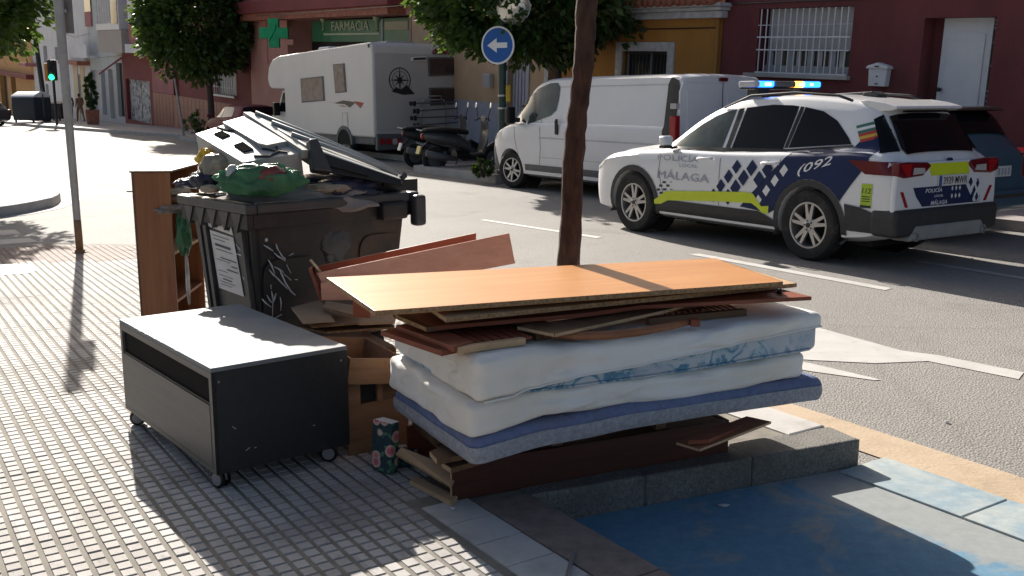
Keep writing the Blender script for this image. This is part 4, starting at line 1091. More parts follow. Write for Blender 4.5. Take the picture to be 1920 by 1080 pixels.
# livery
nav = [(-.30, .455)] 
arc = [(-1.36 + .468 * math.cos(R(a)), .36 + .468 * math.sin(R(a))) for a in range(14, 152, 10)]
nav = [(-.42, .47), (-.84, .44)] + arc + [(-1.86, .80), (-2.02, 1.00), (-2.06, 1.12), (-2.10, 1.20), (-2.02, 1.32), (-1.93, 1.36), (-1.84, 1.22), (-1.80, 1.16), (-1.45, 1.13), (-1.08, 1.085)]
patch(nav, sf(.006), m('navy'), 'navy_panel', suv, .025)
def dia(c, mat, sx=1.0, name='livery_diamond', off=.009):
    x, z = pxside(suv, SB, *c); z = min(z, .985 - .115 * sx)
    patch([(x - .085 * sx, z + .015), (x, z + .115 * sx), (x + .085 * sx, z - .015), (x, z - .115 * sx)], sf(off), m(mat), name, suv, .05)
for r_ in range(4):
    z = .560 + r_ * .112
    for k in range(-2, 12):
        x = .20 - k * .222 + (.111 if r_ % 2 else 0); xb = -.42 - (z - .47) * 1.15; dd = x - xb
        if z + .08 > .985 or math.hypot(x + 1.36, z - .36) < .56: continue
        if .09 < dd < .62: hs, mt_ = .090 * (1.0 if dd < .42 else .86), 'navy'
        elif -.52 < dd < -.05: hs, mt_ = .074 * (1 + dd * 1.1), 'car_white'
        else: continue
        patch([(x - hs * .86, z + .012), (x, z + hs), (x + hs * .86, z - .012), (x, z - hs)], sf(.009), m(mt_), 'livery_diamond', suv, .04)
sidepoly([(382, 702), (395, 695), (440, 660), (470, 654), (620, 655), (900, 660), (940, 670), (985, 740), (1027, 738), (1024, 780), (995, 780), (960, 745), (930, 722), (755, 712), (460, 706), (420, 726), (385, 725)], 'neon', 'yellow_band', .0135)
for c in ((405, 646), (418, 624), (437, 605), (440, 645), (458, 624), (420, 665), (476, 604), (478, 645)):
    w_ = 9 if c[0] < 460 else 7; h_ = 6 if c[0] < 460 else 2
    sidepoly([(c[0] - w_, c[1] - h_), (c[0] + w_, c[1] - h_), (c[0] + w_, c[1] + h_), (c[0] - w_, c[1] + h_)], 'livery_black', 'check_mark', .0065)
def sidetext(txt, x0, y0, x1, y1, mat, shear=0., bold=0., fn=sf):
    a = pxside(suv, SB, 1100 + x0 / 3, 140 + y0 / 3); b = pxside(suv, SB, 1100 + x1 / 3, 140 + y1 / 3); c_ = pxside(suv, SB, 1100 + (x0 + x1) / 6, 140 + (y0 + y1) / 6)
    text_on(fn(.011), 'livery_lettering', txt, c_, abs(b[0] - a[0]), abs(pxside(suv, SB, 1100 + x0 / 3, 140 + y0 / 3)[1] - pxside(suv, SB, 1100 + x0 / 3, 140 + y1 / 3)[1]), m(mat), suv, shear, bold)
sidetext('POLICÍA', 404, 446, 628, 486, 'livery_grey')
sidetext('LOCAL', 525, 502, 625, 522, 'livery_grey')
sidetext('MÁLAGA', 398, 540, 684, 594, 'livery_grey', bold=-.002)
x_, z_ = pxside(suv, SB, 1532, 290)
def sl_fn(x, z): 
    return sf(.011)(x, z - .115 + (x_ - x) * .30)
text_on(sl_fn, 'livery_lettering', '(092', (x_, z_), .42, .115, m('car_white'), suv, .25, .01)
# flags behind the quarter window
fl = [(-1.66, 1.475), (-1.80, 1.455), (-2.0, 1.30), (-1.90, 1.27)]
for k, mt in enumerate(('flag_green', 'car_white', 'flag_green', 'flag_red', 'flag_yellow', 'flag_red')):
    a0 = k / 6; a1 = (k + 1) / 6
    p0 = (-1.735 - .115 * a0, 1.365 - .155 * a0); p1 = (-1.735 - .115 * a1, 1.365 - .155 * a1); w_ = .17
    patch([p0, p1, (p1[0] - w_, p1[1] + .045), (p0[0] - w_, p0[1] + .045)], sf(.007), m(mt), 'flag_band', suv, .05)
# rear end
XR = -2.345
def rr(px, py): return pxrear(suv, XR, px, py)
def rearprism(pts, mat, name, d0=.0, d1=.03, parent=None, bevel=.004):
    q = [rr(*p) for p in pts]
    return MB().prism(q, XR + .05, XR - d1, 'x').build(name, m(mat), parent or suv, bevel=bevel)
MB().prism([(-.92, .43), (.92, .43), (.93, .70), (.91, .98), (.86, 1.04), (-.86, 1.04), (-.91, .98), (-.93, .70)], -2.30, -2.352, 'x').build('tailgate', m('car_white'), suv, bevel=.02, seg=3)
bp = MB().prism([(-.93, .34), (.93, .34), (.95, .52), (.93, .60), (-.93, .60), (-.95, .52)], -2.10, -2.395, 'x').build('rear_bumper', m('trim'), suv, bevel=.04, seg=3)
MB().prism([(-.72, .30), (.72, .30), (.60, .44), (-.60, .44)], -2.2, -2.412, 'x').build('skid_plate', m('skid'), bp, bevel=.02)
for y in (.62, -.62): MB().lathe([(.045, 0), (.045, .10), (.038, .10), (.036, 0)], 16, M4((-2.33, y, .345), ry=R(-90))).build('exhaust', m('skid'), bp, smooth=True, angle=30)
patch([(-1.83, .36), (-1.80, .62), (-1.98, .60), (-2.12, .56), (-2.30, .56), (-2.30, .36)], sf(.014), m('trim'), 'bumper_side', suv, .05)
for sg_ in (1, -1):
    lt = MB().prism([(.34 * sg_, 1.00), (.40 * sg_, 1.035), (.72 * sg_, 1.045), (.925 * sg_, 1.04), (.925 * sg_, .92), (.80 * sg_, .895), (.48 * sg_, .91)], -2.29, -2.372, 'x').build('tail_light', m('red_lens_dark'), suv, bevel=.018, seg=3)
    MB().prism([(.70 * sg_, 1.03), (.90 * sg_, 1.03), (.78 * sg_, .915), (.73 * sg_, .91)], -2.35, -2.378, 'x').build('red_lens', m('red_lens'), lt)
    MB().prism([(.46 * sg_, .935), (.48 * sg_, .985), (.66 * sg_, .99), (.67 * sg_, .925)], -2.35, -2.378, 'x').build('clear_lens', m('clear_lens'), lt)
    MB().prism([(.70 * sg_, .62), (.74 * sg_, .62), (.84 * sg_, .77), (.80 * sg_, .77)], -2.35, -2.362, 'x').build('reflector', m('red_lens'), suv)
patch([(-2.02, .92), (-1.84, 1.03), (-1.78, 1.045), (-2.30, 1.045), (-2.30, .92)], sf(.012), m('red_lens_dark'), 'tail_light_side', suv, .05)
MB().prism([(-.385, .905), (.315, .905), (.385, 1.02), (-.34, 1.02)], -2.35, -2.358, 'x').build('yellow_band', m('neon'), suv)
MB().prism([(-.62, .615), (.44, .615), (.56, .715), (.62, .80), (-.60, .80)], -2.35, -2.357, 'x').build('navy_panel', m('navy'), suv)
rf_ = lambda off: (lambda y, z: (-2.357 - off, y, z))
text_on(rf_(.003), 'livery_lettering', 'POLICÍA', (.26, .768), .30, .048, m('car_white'), suv, .2, .02)
text_on(rf_(.003), 'livery_lettering', 'LOCAL', (.16, .708), .16, .022, m('car_white'), suv, 0, .02)
text_on(rf_(.003), 'livery_lettering', 'MÁLAGA', (.15, .648), .30, .05, m('car_white'), suv, .2, .02)
for i in range(3):
    for j in range(2): 
        y0 = -.08 - i * .07; z0 = .77 - j * .075
        MB().prism([(y0 - .018, z0), (y0, z0 + .024), (y0 + .018, z0), (y0, z0 - .024)], -2.352, -2.361, 'x').build('livery_diamond', m('car_white'), suv)
MB().prism([(-.33, .80), (-.50, .62), (-.60, .62), (-.62, .86), (-.44, .80)], -2.352, -2.360, 'x').build('white_corner', m('car_white'), suv)
for y0, z0 in ((-.42, .815), (-.49, .735), (-.55, .80), (-.55, .665), (-.46, .68)):
    MB().prism([(y0 - .030, z0), (y0, z0 + .045), (y0 + .030, z0), (y0, z0 - .045)], -2.352, -2.364, 'x').build('livery_diamond', m('navy'), suv)
pl = MB().box(-2.378, -2.35, -.345, .205, .80, .905).build('number_plate', m('plate_white'), suv, bevel=.006)
MB().box(-2.3795, -2.37, .158, .203, .803, .902).build('plate_band', m('plate_blue'), pl)
text_on(lambda y, z: (-2.3800, y, z), 'plate_lettering', '3939 MWR', (-.09, .852), .44, .072, m('livery_black'), pl, 0, .01)
MB().lathe([(.0, 0), (.05, 0), (.05, .012), (.0, .012)], 20, M4((-2.33, -.03, 1.045), ry=R(-90), sc_=(.45, 1, 1))).build('badge', m('navy'), suv)
patch([(-1.98, .60), (-2.10, .60), (-2.11, .83), (-1.99, .83)], sf(.007), m('neon_green'), 'sticker', suv, .06)
text_on(sf(.010), 'sticker_lettering', '112', (-2.047, .765), .095, .05, m('livery_black'), suv, .15, .01)
patch([(-1.98, .60), (-2.10, .60), (-2.10, .625), (-1.98, .625)], sf(.009), m('livery_black'), 'sticker_foot', suv, .06)
for k in range(3): patch([(-2.0, .66 + k * .022), (-2.09, .66 + k * .022), (-2.09, .668 + k * .022), (-2.0, .668 + k * .022)], sf(.010), m('livery_black'), 'sticker_line', suv, .06)
# roof beacons
lbz = 1.725
lbar = MB().box(-.30, -.06, -.60, .60, lbz - .005, lbz + .02).build('beacon_bar', m('trim'), suv, bevel=.01)
for y0, y1, mt in ((.52, .62, 'beacon_clear'), (.26, .515, 'beacon_blue'), (-.14, .25, 'trim_grey'), (-.30, -.15, 'beacon_amber'), (-.62, -.31, 'beacon_blue')):
    MB().box(-.305, -.055, y0, y1, lbz + .021, lbz + .088).build('beacon_lens', m(mt), lbar, bevel=.02)
for y0, y1, mt in ((.32, .44, 'beacon_core'), (-.26, -.19, 'beacon_hot'), (-.46, -.40, 'beacon_core')):
    MB().box(-.309, -.18, y0, y1, lbz + .04, lbz + .068).build('beacon_flash', m(mt), lbar, bevel=.008)
for y in (.40, -.40): MB().box(-.26, -.10, y - .1, y + .1, lbz - .075, lbz - .004).build('beacon_foot', m('trim'), lbar)
MB().prism([(-1.30, 1.645), (-1.50, 1.63), (-1.50, 1.665), (-1.42, 1.70), (-1.32, 1.69)], -.16, .02, 'y').build('roof_aerial', m('trim'), suv, bevel=.01)
# headlight and front grille
patch([(2.16, .80), (1.90, .90), (2.0, .80), (2.15, .72)], sf(.006), m('clear_lens'), 'headlight', suv, .05)

# ---- generic hatchback
def hatch(name, label, cat, loc, rz, paint, tab, parts=True, wb=1.27, scale=1.0, wr_=.30):
    t_ = thing(name, label, cat, loc, rz); t_.scale = (scale,) * 3
    B = Body(tab); s_ = lambda off, g=1: (lambda x, z: (x, g * (B.ys(x, z) + off), z))
    link('body', B.mesh('body', m(paint), arches=(wb, -wb), arch_r=wr_ + .05, arch_z=wr_), t_)
    for x in (wb, -wb):
        for y in (.76, -.76): wheel(t_, x, y, wr_, .19, .19, 8)
    for g in (1, -1):
        patch([(.72, .98), (.16, 1.30), (-.02, 1.33), (-.02, .97)], s_(.007, g), m('glass'), 'front_window', t_, .06)
        patch([(-.08, .97), (-.08, 1.335), (-.80, 1.33), (-1.0, 1.28), (-1.12, 1.02)], s_(.007, g), m('glass'), 'rear_window', t_, .06)
        patch([(-.045, .40), (-.045, .95), (-.055, .95), (-.055, .40)], s_(.004, g), m('trim'), 'door_seam', t_, .1)
        MB().cb((.70, g * .97, 1.02), (.12, .16, .11)).build('door_mirror', m(paint), t_, bevel=.03)
        MB().box(-.15, -.30, g * .90 - .02, g * .90 + .02, .86, .885).build('door_handle', m(paint), t_)
    patch([(.80, -.58), (.80, .58), (.22, .50), (.22, -.50)], lambda x, y: (x, y, B.zt(x, y) + .008), m('glass'), 'windscreen', t_, .08)
    MB().box(-1.0, 1.0, -.6, .6, .18, .26).build('underbody', m('well'), t_)
    return t_, B
hb_tab = [(1.98,.30,.52,.60,.58,.45,.32),(1.92,.24,.64,.72,.74,.6,.42),(1.7,.20,.76,.84,.83,.7,.55),(1.2,.20,.88,.96,.86,.77,.6),(.85,.20,.93,1.02,.87,.79,.62),(.55,.20,.94,1.20,.87,.79,.60),(.2,.20,.95,1.37,.87,.79,.57),(-.2,.20,.95,1.42,.87,.79,.57),
          (-.8,.20,.97,1.42,.87,.78,.56),(-1.3,.20,.99,1.39,.86,.76,.55),(-1.62,.22,.98,1.33,.85,.74,.55),(-1.80,.26,.95,1.10,.84,.74,.60),(-1.92,.30,.88,.97,.83,.75,.66),(-1.98,.36,.82,.88,.80,.74,.66)]
blue_car, BB = hatch('parked_car', 'dark blue hatchback parked behind the police car', 'car', S(8.98, 11.35, RZ), HEAD, 'car_blue', hb_tab, scale=1.04); blue_car.scale = (1.04, 1.04, 1.14)
patch([(-1.58, -.52), (-1.58, .52), (-1.80, .62), (-1.80, -.62)], lambda x, y: (x - .01, y, BB.zt(x, y) + .010), m('glass'), 'tailgate_window', blue_car, .06)
MB().prism([(-1.55, 1.345), (-1.5, 1.385), (-1.70, 1.375), (-1.78, 1.345), (-1.70, 1.335)], -.55, .55, 'y').build('tailgate_spoiler', m('black_gloss'), blue_car, bevel=.01)
MB().prism([(-.84, .30), (.84, .30), (.86, .52), (-.86, .52)], -1.8, -2.05, 'x').build('rear_bumper', m('car_blue'), blue_car, bevel=.05, seg=3)
MB().box(-2.055, -1.9, -.80, .80, .44, .475).build('bumper_strip', m('trim'), blue_car)
p_ = MB().box(-1.995, -1.97, -.42, .12, .66, .77).build('number_plate', m('plate_white'), blue_car)
text_on(lambda y, z: (-1.998, y, z), 'plate_lettering', '8695 DLZ', (-.15, .715), .46, .075, m('livery_black'), p_, 0, .01) if False else None
for k, w_ in enumerate((.03, .036, .028, .034, .038, .03, .034)): MB().box(-1.999, -1.994, -.38 + k * .064 + (.03 if k > 3 else 0), -.38 + w_ + k * .064 + (.03 if k > 3 else 0), .678, .752).build('plate_character', m('livery_grey'), p_)
for g in (1, -1): MB().prism([(g * .84, .62), (g * .66, .64), (g * .66, .90), (g * .83, .95)], -1.80, -1.99, 'x').build('tail_light', m('red_lens_dark'), blue_car, bevel=.02)
MB().prism([(-.03, .84), (0, .88), (.03, .84), (0, .86)], -1.97, -1.985, 'x').prism([(-.03, .81), (0, .85), (.03, .81), (0, .83)], -1.97, -1.985, 'x').build('badge', m('chrome'), blue_car)
c = G(470, 262, RZ)
red_car, RB = hatch('parked_car', 'dark red hatchback parked beyond the motorhome', 'car', S(35.2, 12.0, RZ), HEAD + R(180) * 0, 'car_red', hb_tab)
patch([(-1.58, -.52), (-1.58, .52), (-1.80, .62), (-1.80, -.62)], lambda x, y: (x - .01, y, RB.zt(x, y) + .010), m('glass'), 'tailgate_window', red_car, .06)
dk, DB = hatch('moving_car', 'dark car cut off by the left edge of the picture', 'car', G(-52, 236, RZ), R(170), 'car_dark', hb_tab)
for g in (1, -1): MB().prism([(g * .84, .62), (g * .66, .64), (g * .66, .90), (g * .83, .95)], -1.80, -1.99, 'x').build('tail_light', m('red_lens_dark'), dk, bevel=.02)

# ---- white van
van_tab = [(2.60,.34,.66,.72,.62,.5,.36),(2.55,.28,.80,.88,.76,.62,.45),(2.40,.24,.94,1.05,.88,.74,.56),(2.15,.24,1.05,1.20,.94,.83,.64),(1.88,.24,1.12,1.36,.955,.87,.68),(1.55,.24,1.15,1.62,.955,.885,.70),(1.25,.24,1.17,1.82,.955,.895,.73),(.95,.24,1.18,1.92,.955,.90,.76),
           (.5,.24,1.18,1.955,.955,.905,.78),(-1.5,.24,1.18,1.965,.955,.905,.80),(-2.35,.24,1.18,1.96,.955,.905,.80),(-2.55,.28,1.18,1.94,.945,.90,.80),(-2.60,.32,1.18,1.92,.93,.89,.79)]
VB = Body(van_tab)
van = thing('white_van', 'white panel van parked behind the tree trunk', 'van', S(14.12, 11.47, RZ), HEAD); van.scale = (1.02, 1.02, 1.04)
bpy.context.view_layer.update()
link('body', VB.mesh('body', m('van_white'), arches=(1.77, -1.73), arch_r=.385, arch_z=.33), van)
for x, tn in ((1.77, R(14)), (-1.73, 0)):
    for y in (.84, -.84): wheel(van, x, y, .33, .21, .21, 8, turn=tn, alloy='steel')
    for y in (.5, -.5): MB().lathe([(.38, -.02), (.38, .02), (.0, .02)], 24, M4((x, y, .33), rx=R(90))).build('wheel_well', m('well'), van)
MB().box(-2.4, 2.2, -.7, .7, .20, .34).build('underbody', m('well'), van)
vs_ = lambda off, g=1: (lambda x, z: (x, g * (VB.ys(x, z) + off), z))
vz = lambda x, y: pxside(van, VB, 900 + x / 3, y / 3)
fw = [vz(*p) for p in ((236, 600), (330, 500), (400, 468), (440, 466), (453, 490), (445, 560), (430, 620), (400, 650), (270, 697), (240, 685))]
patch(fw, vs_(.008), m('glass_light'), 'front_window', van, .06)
patch(fw, vs_(.008, -1), m('glass'), 'front_window', van, .06)
q = [vz(*p) for p in ((304, 530), (318, 520), (318, 682), (306, 686))]; patch(q, vs_(.011), m('black_gloss'), 'window_post', van, .08)
patch([(1.72, -.60), (1.72, .60), (1.15, .62), (1.15, -.62)], lambda x, y: (x, y, VB.zt(x, y) + .008), m('glass'), 'windscreen', van, .08)
def seam(body, fn, pts, par, mat='trim_grey', w_=.005):
    a = []; b = []
    for i, p in enumerate(pts):
        q = Vector(pts[min(i+1, len(pts)-1)]) - Vector(pts[max(i-1, 0)]); q = Vector((-q.y, q.x)).normalized() * w_
        a.append((p[0] + q.x, p[1] + q.y)); b.append((p[0] - q.x, p[1] - q.y))
    patch(a + b[::-1], fn, m(mat), 'panel_seam', par, .15)
seam(VB, vs_(.004), [(.86, .40), (.80, .75), (.84, 1.1), (.90, 1.55), (.88, 1.84)], van)
seam(VB, vs_(.004), [(1.48, .55), (1.62, .9), (1.66, 1.1)], van)
seam(VB, vs_(.004), [(.86, .93), (-2.3, .93)], van, 'shutter', .012)
seam(VB, vs_(.004), [(.86, 1.78), (-2.3, 1.80)], van, 'shutter', .008)
seam(VB, vs_(.004), [(.86, .60), (-1.3, .60)], van, 'shutter', .006)
seam(VB, vs_(.004), [(-.35, .35), (-.35, 1.78)], van, 'shutter', .004)
for g in (1, -1):
    patch([(1.32, .27), (1.30, .46), (-1.30, .46), (-1.33, .27)], vs_(.010, g), m('trim_grey'), 'side_moulding', van, .08)
    patch([(-2.16, .27), (-2.14, .46), (-2.5, .46), (-2.5, .30)], vs_(.010, g), m('trim_grey'), 'side_moulding', van, .08)
    patch([(-2.34, .95), (-2.32, 1.80), (-2.37, 1.90), (-2.52, 1.90), (-2.57, 1.78), (-2.57, .95)], vs_(.010, g), m('trim'), 'rear_pillar', van, .06)
    MB().prism([(g * .955, .78), (g * .955, 1.34), (g * .86, 1.36), (g * .84, .80)], -2.50, -2.625, 'x').build('tail_light', m('red_lens'), van, bevel=.012)
    MB().prism([(g * .95, 1.45), (g * .95, 1.53), (g * .88, 1.53), (g * .88, 1.45)], -2.50, -2.625, 'x').build('white_lamp', m('clear_lens'), van, bevel=.008)
    mi = MB().cb((1.56, g * 1.09, 1.30), (.14, .17, .30)).build('door_mirror', m('black_gloss'), van, bevel=.04, seg=3)
    MB().box(1.52, 1.60, g * .95 - .05, g * .95 + .06, 1.18, 1.26).build('mirror_arm', m('trim'), mi)
hp = vz(435, 713); 
ho = MB().prism([(hp[0] - .045, hp[1] - .13), (hp[0] + .045, hp[1] - .13), (hp[0] + .05, hp[1] + .10), (hp[0] + .02, hp[1] + .13), (hp[0] - .03, hp[1] + .13)], .950, .972, 'y').build('door_handle', m('black_gloss'), van, bevel=.015)
MB().prism([(-.86, .45), (.86, .45), (.86, 1.70), (.80, 1.83), (-.80, 1.83), (-.86, 1.70)], -2.58, -2.612, 'x').build('rear_doors', m('van_white'), van, bevel=.012)
MB().box(-2.618, -2.60, -.006, .006, .45, 1.83).build('door_seam', m('trim'), van)
MB().box(-2.618, -2.60, -.72, -.10, 1.15, 1.70).build('door_pressing', m('van_white'), van, bevel=.02)
MB().box(-2.618, -2.60, .10, .72, 1.15, 1.70).build('door_pressing', m('van_white'), van, bevel=.02)
MB().box(-2.635, -2.60, -.09, .09, 1.845, 1.90).build('brake_lamp', m('red_lens_dark'), van, bevel=.015)
MB().prism([(-.93, .30), (.93, .30), (.94, .52), (-.94, .52)], -2.4, -2.68, 'x').build('rear_bumper', m('trim_grey'), van, bevel=.04)
patch([(2.15, .26), (2.25, .50), (2.36, .72), (2.50, .80), (2.56, .72), (2.58, .50), (2.54, .30)], vs_(.010), m('trim_grey'), 'front_bumper', van, .05)
MB().prism([(-.62, .34), (.62, .34), (.66, .62), (-.66, .62)], 2.45, 2.64, 'x').build('front_bumper_face', m('trim_grey'), van, bevel=.05)
patch([(2.52, .84), (2.40, .92), (2.22, 1.03), (2.36, .88)], vs_(.008), m('clear_lens'), 'headlight', van, .06)

# ---- motorhome
rl = G(703, 303, RZ); ra = R(126)
Rm = Matrix.Rotation(ra, 3, 'Z'); mc = rl - Rm @ Vector((-3.1, 1.27, 0))
rv = thing('motorhome', 'white overcab motorhome with bicycle rack parked across the street', 'motorhome', mc, ra); bpy.context.view_layer.update()
prof = [(-3.1, .62), (-3.1, 2.98), (-2.98, 3.08), (1.7, 2.94), (2.9, 2.90), (3.4, 2.80), (3.68, 2.58), (3.8, 2.25), (3.72, 2.02), (3.55, 1.93), (2.55, 1.90), (2.55, .62), (-1.05, .62)]
def rv_wall(x, z): return (x, 1.163, z)
MB().prism(prof, -1.27, 1.27, 'y').build('body', m('rv_white'), rv, bevel=.05, seg=3)
cabp = [(2.54, .45), (2.54, 1.92), (3.05, 1.90), (3.50, 1.28), (3.95, 1.12), (4.02, .75), (4.0, .45)]
cb = MB().prism(cabp, -1.12, 1.12, 'y').build('cab', m('rv_white'), rv, bevel=.06, seg=3)
for g in (1.125, -1.125): MB().prism([(2.66, 1.22), (2.66, 1.82), (2.98, 1.80), (3.32, 1.28), (3.30, 1.22)], g, g * .97, 'y').build('cab_window', m('glass'), cb)
MB().box(3.2, 3.34, 1.14, 1.34, 1.1, 1.5).build('cab_mirror', m('black_gloss'), cb, bevel=.03)
MB().box(-3.0, 2.53, -1.21, 1.21, .42, .63).build('skirt', m('trim_grey'), rv, bevel=.03)
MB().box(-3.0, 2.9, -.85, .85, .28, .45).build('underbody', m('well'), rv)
rvs = lambda px, py: (lambda p: (p.x, p.z))((lambda inv: (lambda o, d: o + d * ((1.28 - o.y) / d.y))(inv @ Vector((0, 0, H)), inv.to_3x3() @ ray(px, py)))(rv.matrix_basis.inverted()))
def rvside(pts, mat, name, d=.02, bevel=0.0, par=None):
    q = [rvs(460 + x / 3.273, y / 3.273) for x, y in pts]
    return MB().prism(q, 1.26, 1.272 + d, 'y').build(name, m(mat), par or rv, bevel=bevel)
w_ = rvside([(338, 482), (478, 466), (488, 618), (346, 630)], 'trim_grey', 'side_window', .015, .01); rvside([(346, 490), (472, 474), (481, 611), (353, 622)], 'glass_curtain', 'pane', .022, 0, w_)
w_ = rvside([(537, 395), (608, 388), (621, 565), (552, 572)], 'trim_grey', 'side_window', .015, .01); rvside([(545, 402), (602, 396), (613, 558), (558, 564)], 'glass_curtain', 'pane', .022, 0, w_)
rvside([(510, 625), (545, 632), (600, 616), (660, 625), (672, 632), (640, 660), (610, 640), (560, 636)], 'livery_black', 'swoosh', .006)
rvside([(665, 622), (690, 624), (726, 632), (705, 664), (680, 640)], 'red_lens', 'swoosh', .006)
rvside([(565, 648), (600, 648), (625, 658), (600, 654)], 'red_lens', 'swoosh', .006)
rvside([(592, 690), (626, 688), (631, 786), (598, 788)], 'rv_grey', 'service_hatch', .006)
rvside([(598, 696), (621, 694), (626, 780), (603, 782)], 'rv_white', 'hatch_face', .010)
rvside([(752, 268), (760, 268), (761, 292), (753, 292)], 'trim', 'marker_lamp', .02)
# wheel and its arch
ax, az_ = rvs(460 + 610 / 3.273, 290)
wheel(rv, ax, 1.13, .35, .22, .20, 8, alloy='skid'); wheel(rv, ax, -1.13, .35, .22, .20, 8, alloy='skid'); wheel(rv, 3.15, 1.03, .34, .2, .2, 8); wheel(rv, 3.15, -1.03, .34, .2, .2, 8)
MB().prism(ringp(ax, .40, .40, .50, R(0), R(180)), 1.20, 1.295, 'y').build('arch_trim', m('trim_grey'), rv)
MB().prism([(ax + .4 * math.cos(R(a)), .40 + .4 * math.sin(R(a))) for a in range(0, 181, 12)], 1.20, 1.278, 'y').build('wheel_well', m('well'), rv)
RVX = -3.12
def rvr(px, py): return pxrear(rv, RVX, 460 + px / 3.273, py / 3.273)
def rvrear(pts, mat, name, d=.02, bevel=0., par=None):
    return MB().prism([rvr(*p) for p in pts], -3.09, RVX - d, 'x').build(name, m(mat), par or rv, bevel=bevel)
MB().box(-3.115, -3.09, -1.20, 1.20, .8, 2.80).build('rear_panel', m('rv_grey'), rv)
rvrear([(800, 822), (1200, 818), (1330, 800), (1330, 905), (1100, 905), (800, 925)], 'trim_grey', 'rear_bumper', .10, .03)
for x in (830, 872, 905, 930):
    y0, z0 = rvr(x, 868); MB().lathe([(.085, 0), (.085, .03), (0, .04)], 16, M4((-3.225, y0, z0), ry=R(-90))).build('tail_lamp', m('red_lens' if x != 905 else 'clear_lens'), rv)
for a in ([(1118, 352), (1303, 348), (1306, 462), (1124, 468)], [(1125, 538), (1308, 536), (1312, 640), (1135, 648)]):
    w_ = rvrear(a, 'trim_grey', 'rear_window', .03, .02); cx = sum(p[0] for p in a) / 4; cy = sum(p[1] for p in a) / 4
    rvrear([(cx + (p[0] - cx) * .90, cy + (p[1] - cy) * .82) for p in a], 'glass_brown', 'pane', .037, 0, w_)
lw = rvr(1150, 320); rw = rvr(1302, 320); ct = rvr(1226, 318)
text_on(lambda y, z: (RVX - .012, y, z), 'lettering', 'challenger', ct, abs(lw[0] - rw[0]), .20, m('red_lens'), rv, 0, .012)
text_on(lambda y, z: (RVX - .008, y, z), 'lettering', 'challenger', (ct[0] + .015, ct[1] - .025), abs(lw[0] - rw[0]), .20, m('navy'), rv, 0, .012)
rvrear([(1015, 352), (1105, 345), (1105, 372), (1015, 375)], 'sign_white', 'grab_lamp', .04, .01)
rvrear([(1028, 356), (1102, 352), (1102, 366), (1028, 370)], 'livery_black', 'lamp_slot', .046)
cy0, cz0 = rvr(948, 492); cR = .33
em = MB().lathe([(cR, 0), (cR, .006), (cR - .025, .006), (cR - .025, 0)], 40, M4((RVX - .002, cy0, cz0), ry=R(-90)), closed=True)
em.lathe([(cR * .72, 0), (cR * .72, .006), (cR * .69, .006), (cR * .69, 0)], 36, M4((RVX - .002, cy0, cz0), ry=R(-90)), closed=True)
for k in range(8):
    a = math.pi * k / 4; L_ = cR * (1.0 if k % 2 == 0 else .6)
    em.prism([(cy0 + .03 * math.cos(a + 1.57), cz0 + .03 * math.sin(a + 1.57)), (cy0 + L_ * math.cos(a), cz0 + L_ * math.sin(a)), (cy0 - .03 * math.cos(a + 1.57), cz0 - .03 * math.sin(a + 1.57))], RVX + .004, RVX - .008, 'x')
em.prism([(cy0 + .25, cz0 - .30), (cy0 + .12, cz0 - .18), (cy0 - .02, cz0 - .25), (cy0 - .20, cz0 - .12), (cy0 - .45, cz0 - .36), (cy0 - .1, cz0 - .38)], RVX + .004, RVX - .009, 'x')
em.build('compass_emblem', m('livery_black'), rv)
rk = bpy.data.objects.new('bicycle_rack', None); col.objects.link(rk); rk.parent = rv
def rp(px, py, d): y, z = rvr(px, py); return (RVX - d, y, z)
MB().tube([rp(1068, 815, .1), rp(1062, 690, .12), rp(1072, 620, .12), rp(1095, 612, .12), rp(1200, 612, .12), rp(1218, 640, .12), rp(1222, 800, .1)], .022, 8).build('hoop', m('steel'), rk, smooth=True)
MB().tube([rp(1062, 660, .12), rp(1080, 596, .16), rp(1100, 590, .16), rp(1180, 588, .16), rp(1192, 640, .14)], .018, 8).build('upper_hoop', m('steel'), rk, smooth=True)
for x0, y0, x1, y1 in ((980, 636, 1280, 625), (1002, 682, 1305, 662), (985, 724, 1290, 712), (1002, 770, 1300, 748)):
    MB().tube([rp(x0, y0, .22), rp(x1, y1, .22)], .02, 6).build('rail', m('trim_grey'), rk)
    MB().cb(rp(x0 + 10, y0, .22), (.08, .05, .11)).build('strap', m('black_metal'), rk); MB().cb(rp(x0 + 32, y0, .22), (.08, .05, .13)).build('strap', m('black_metal'), rk)
rvrear([(1035, 868), (1090, 862), (1090, 890), (1037, 894)], 'plate_white', 'number_plate', .112)
MB().box(-2.3, -1.2, -.5, .4, 3.03, 3.16).build('roof_box', m('grey_paint'), rv, bevel=.04)
MB().box(.2, .9, .2, .9, 2.96, 3.10).build('roof_light', m('sign_white'), rv, bevel=.05)

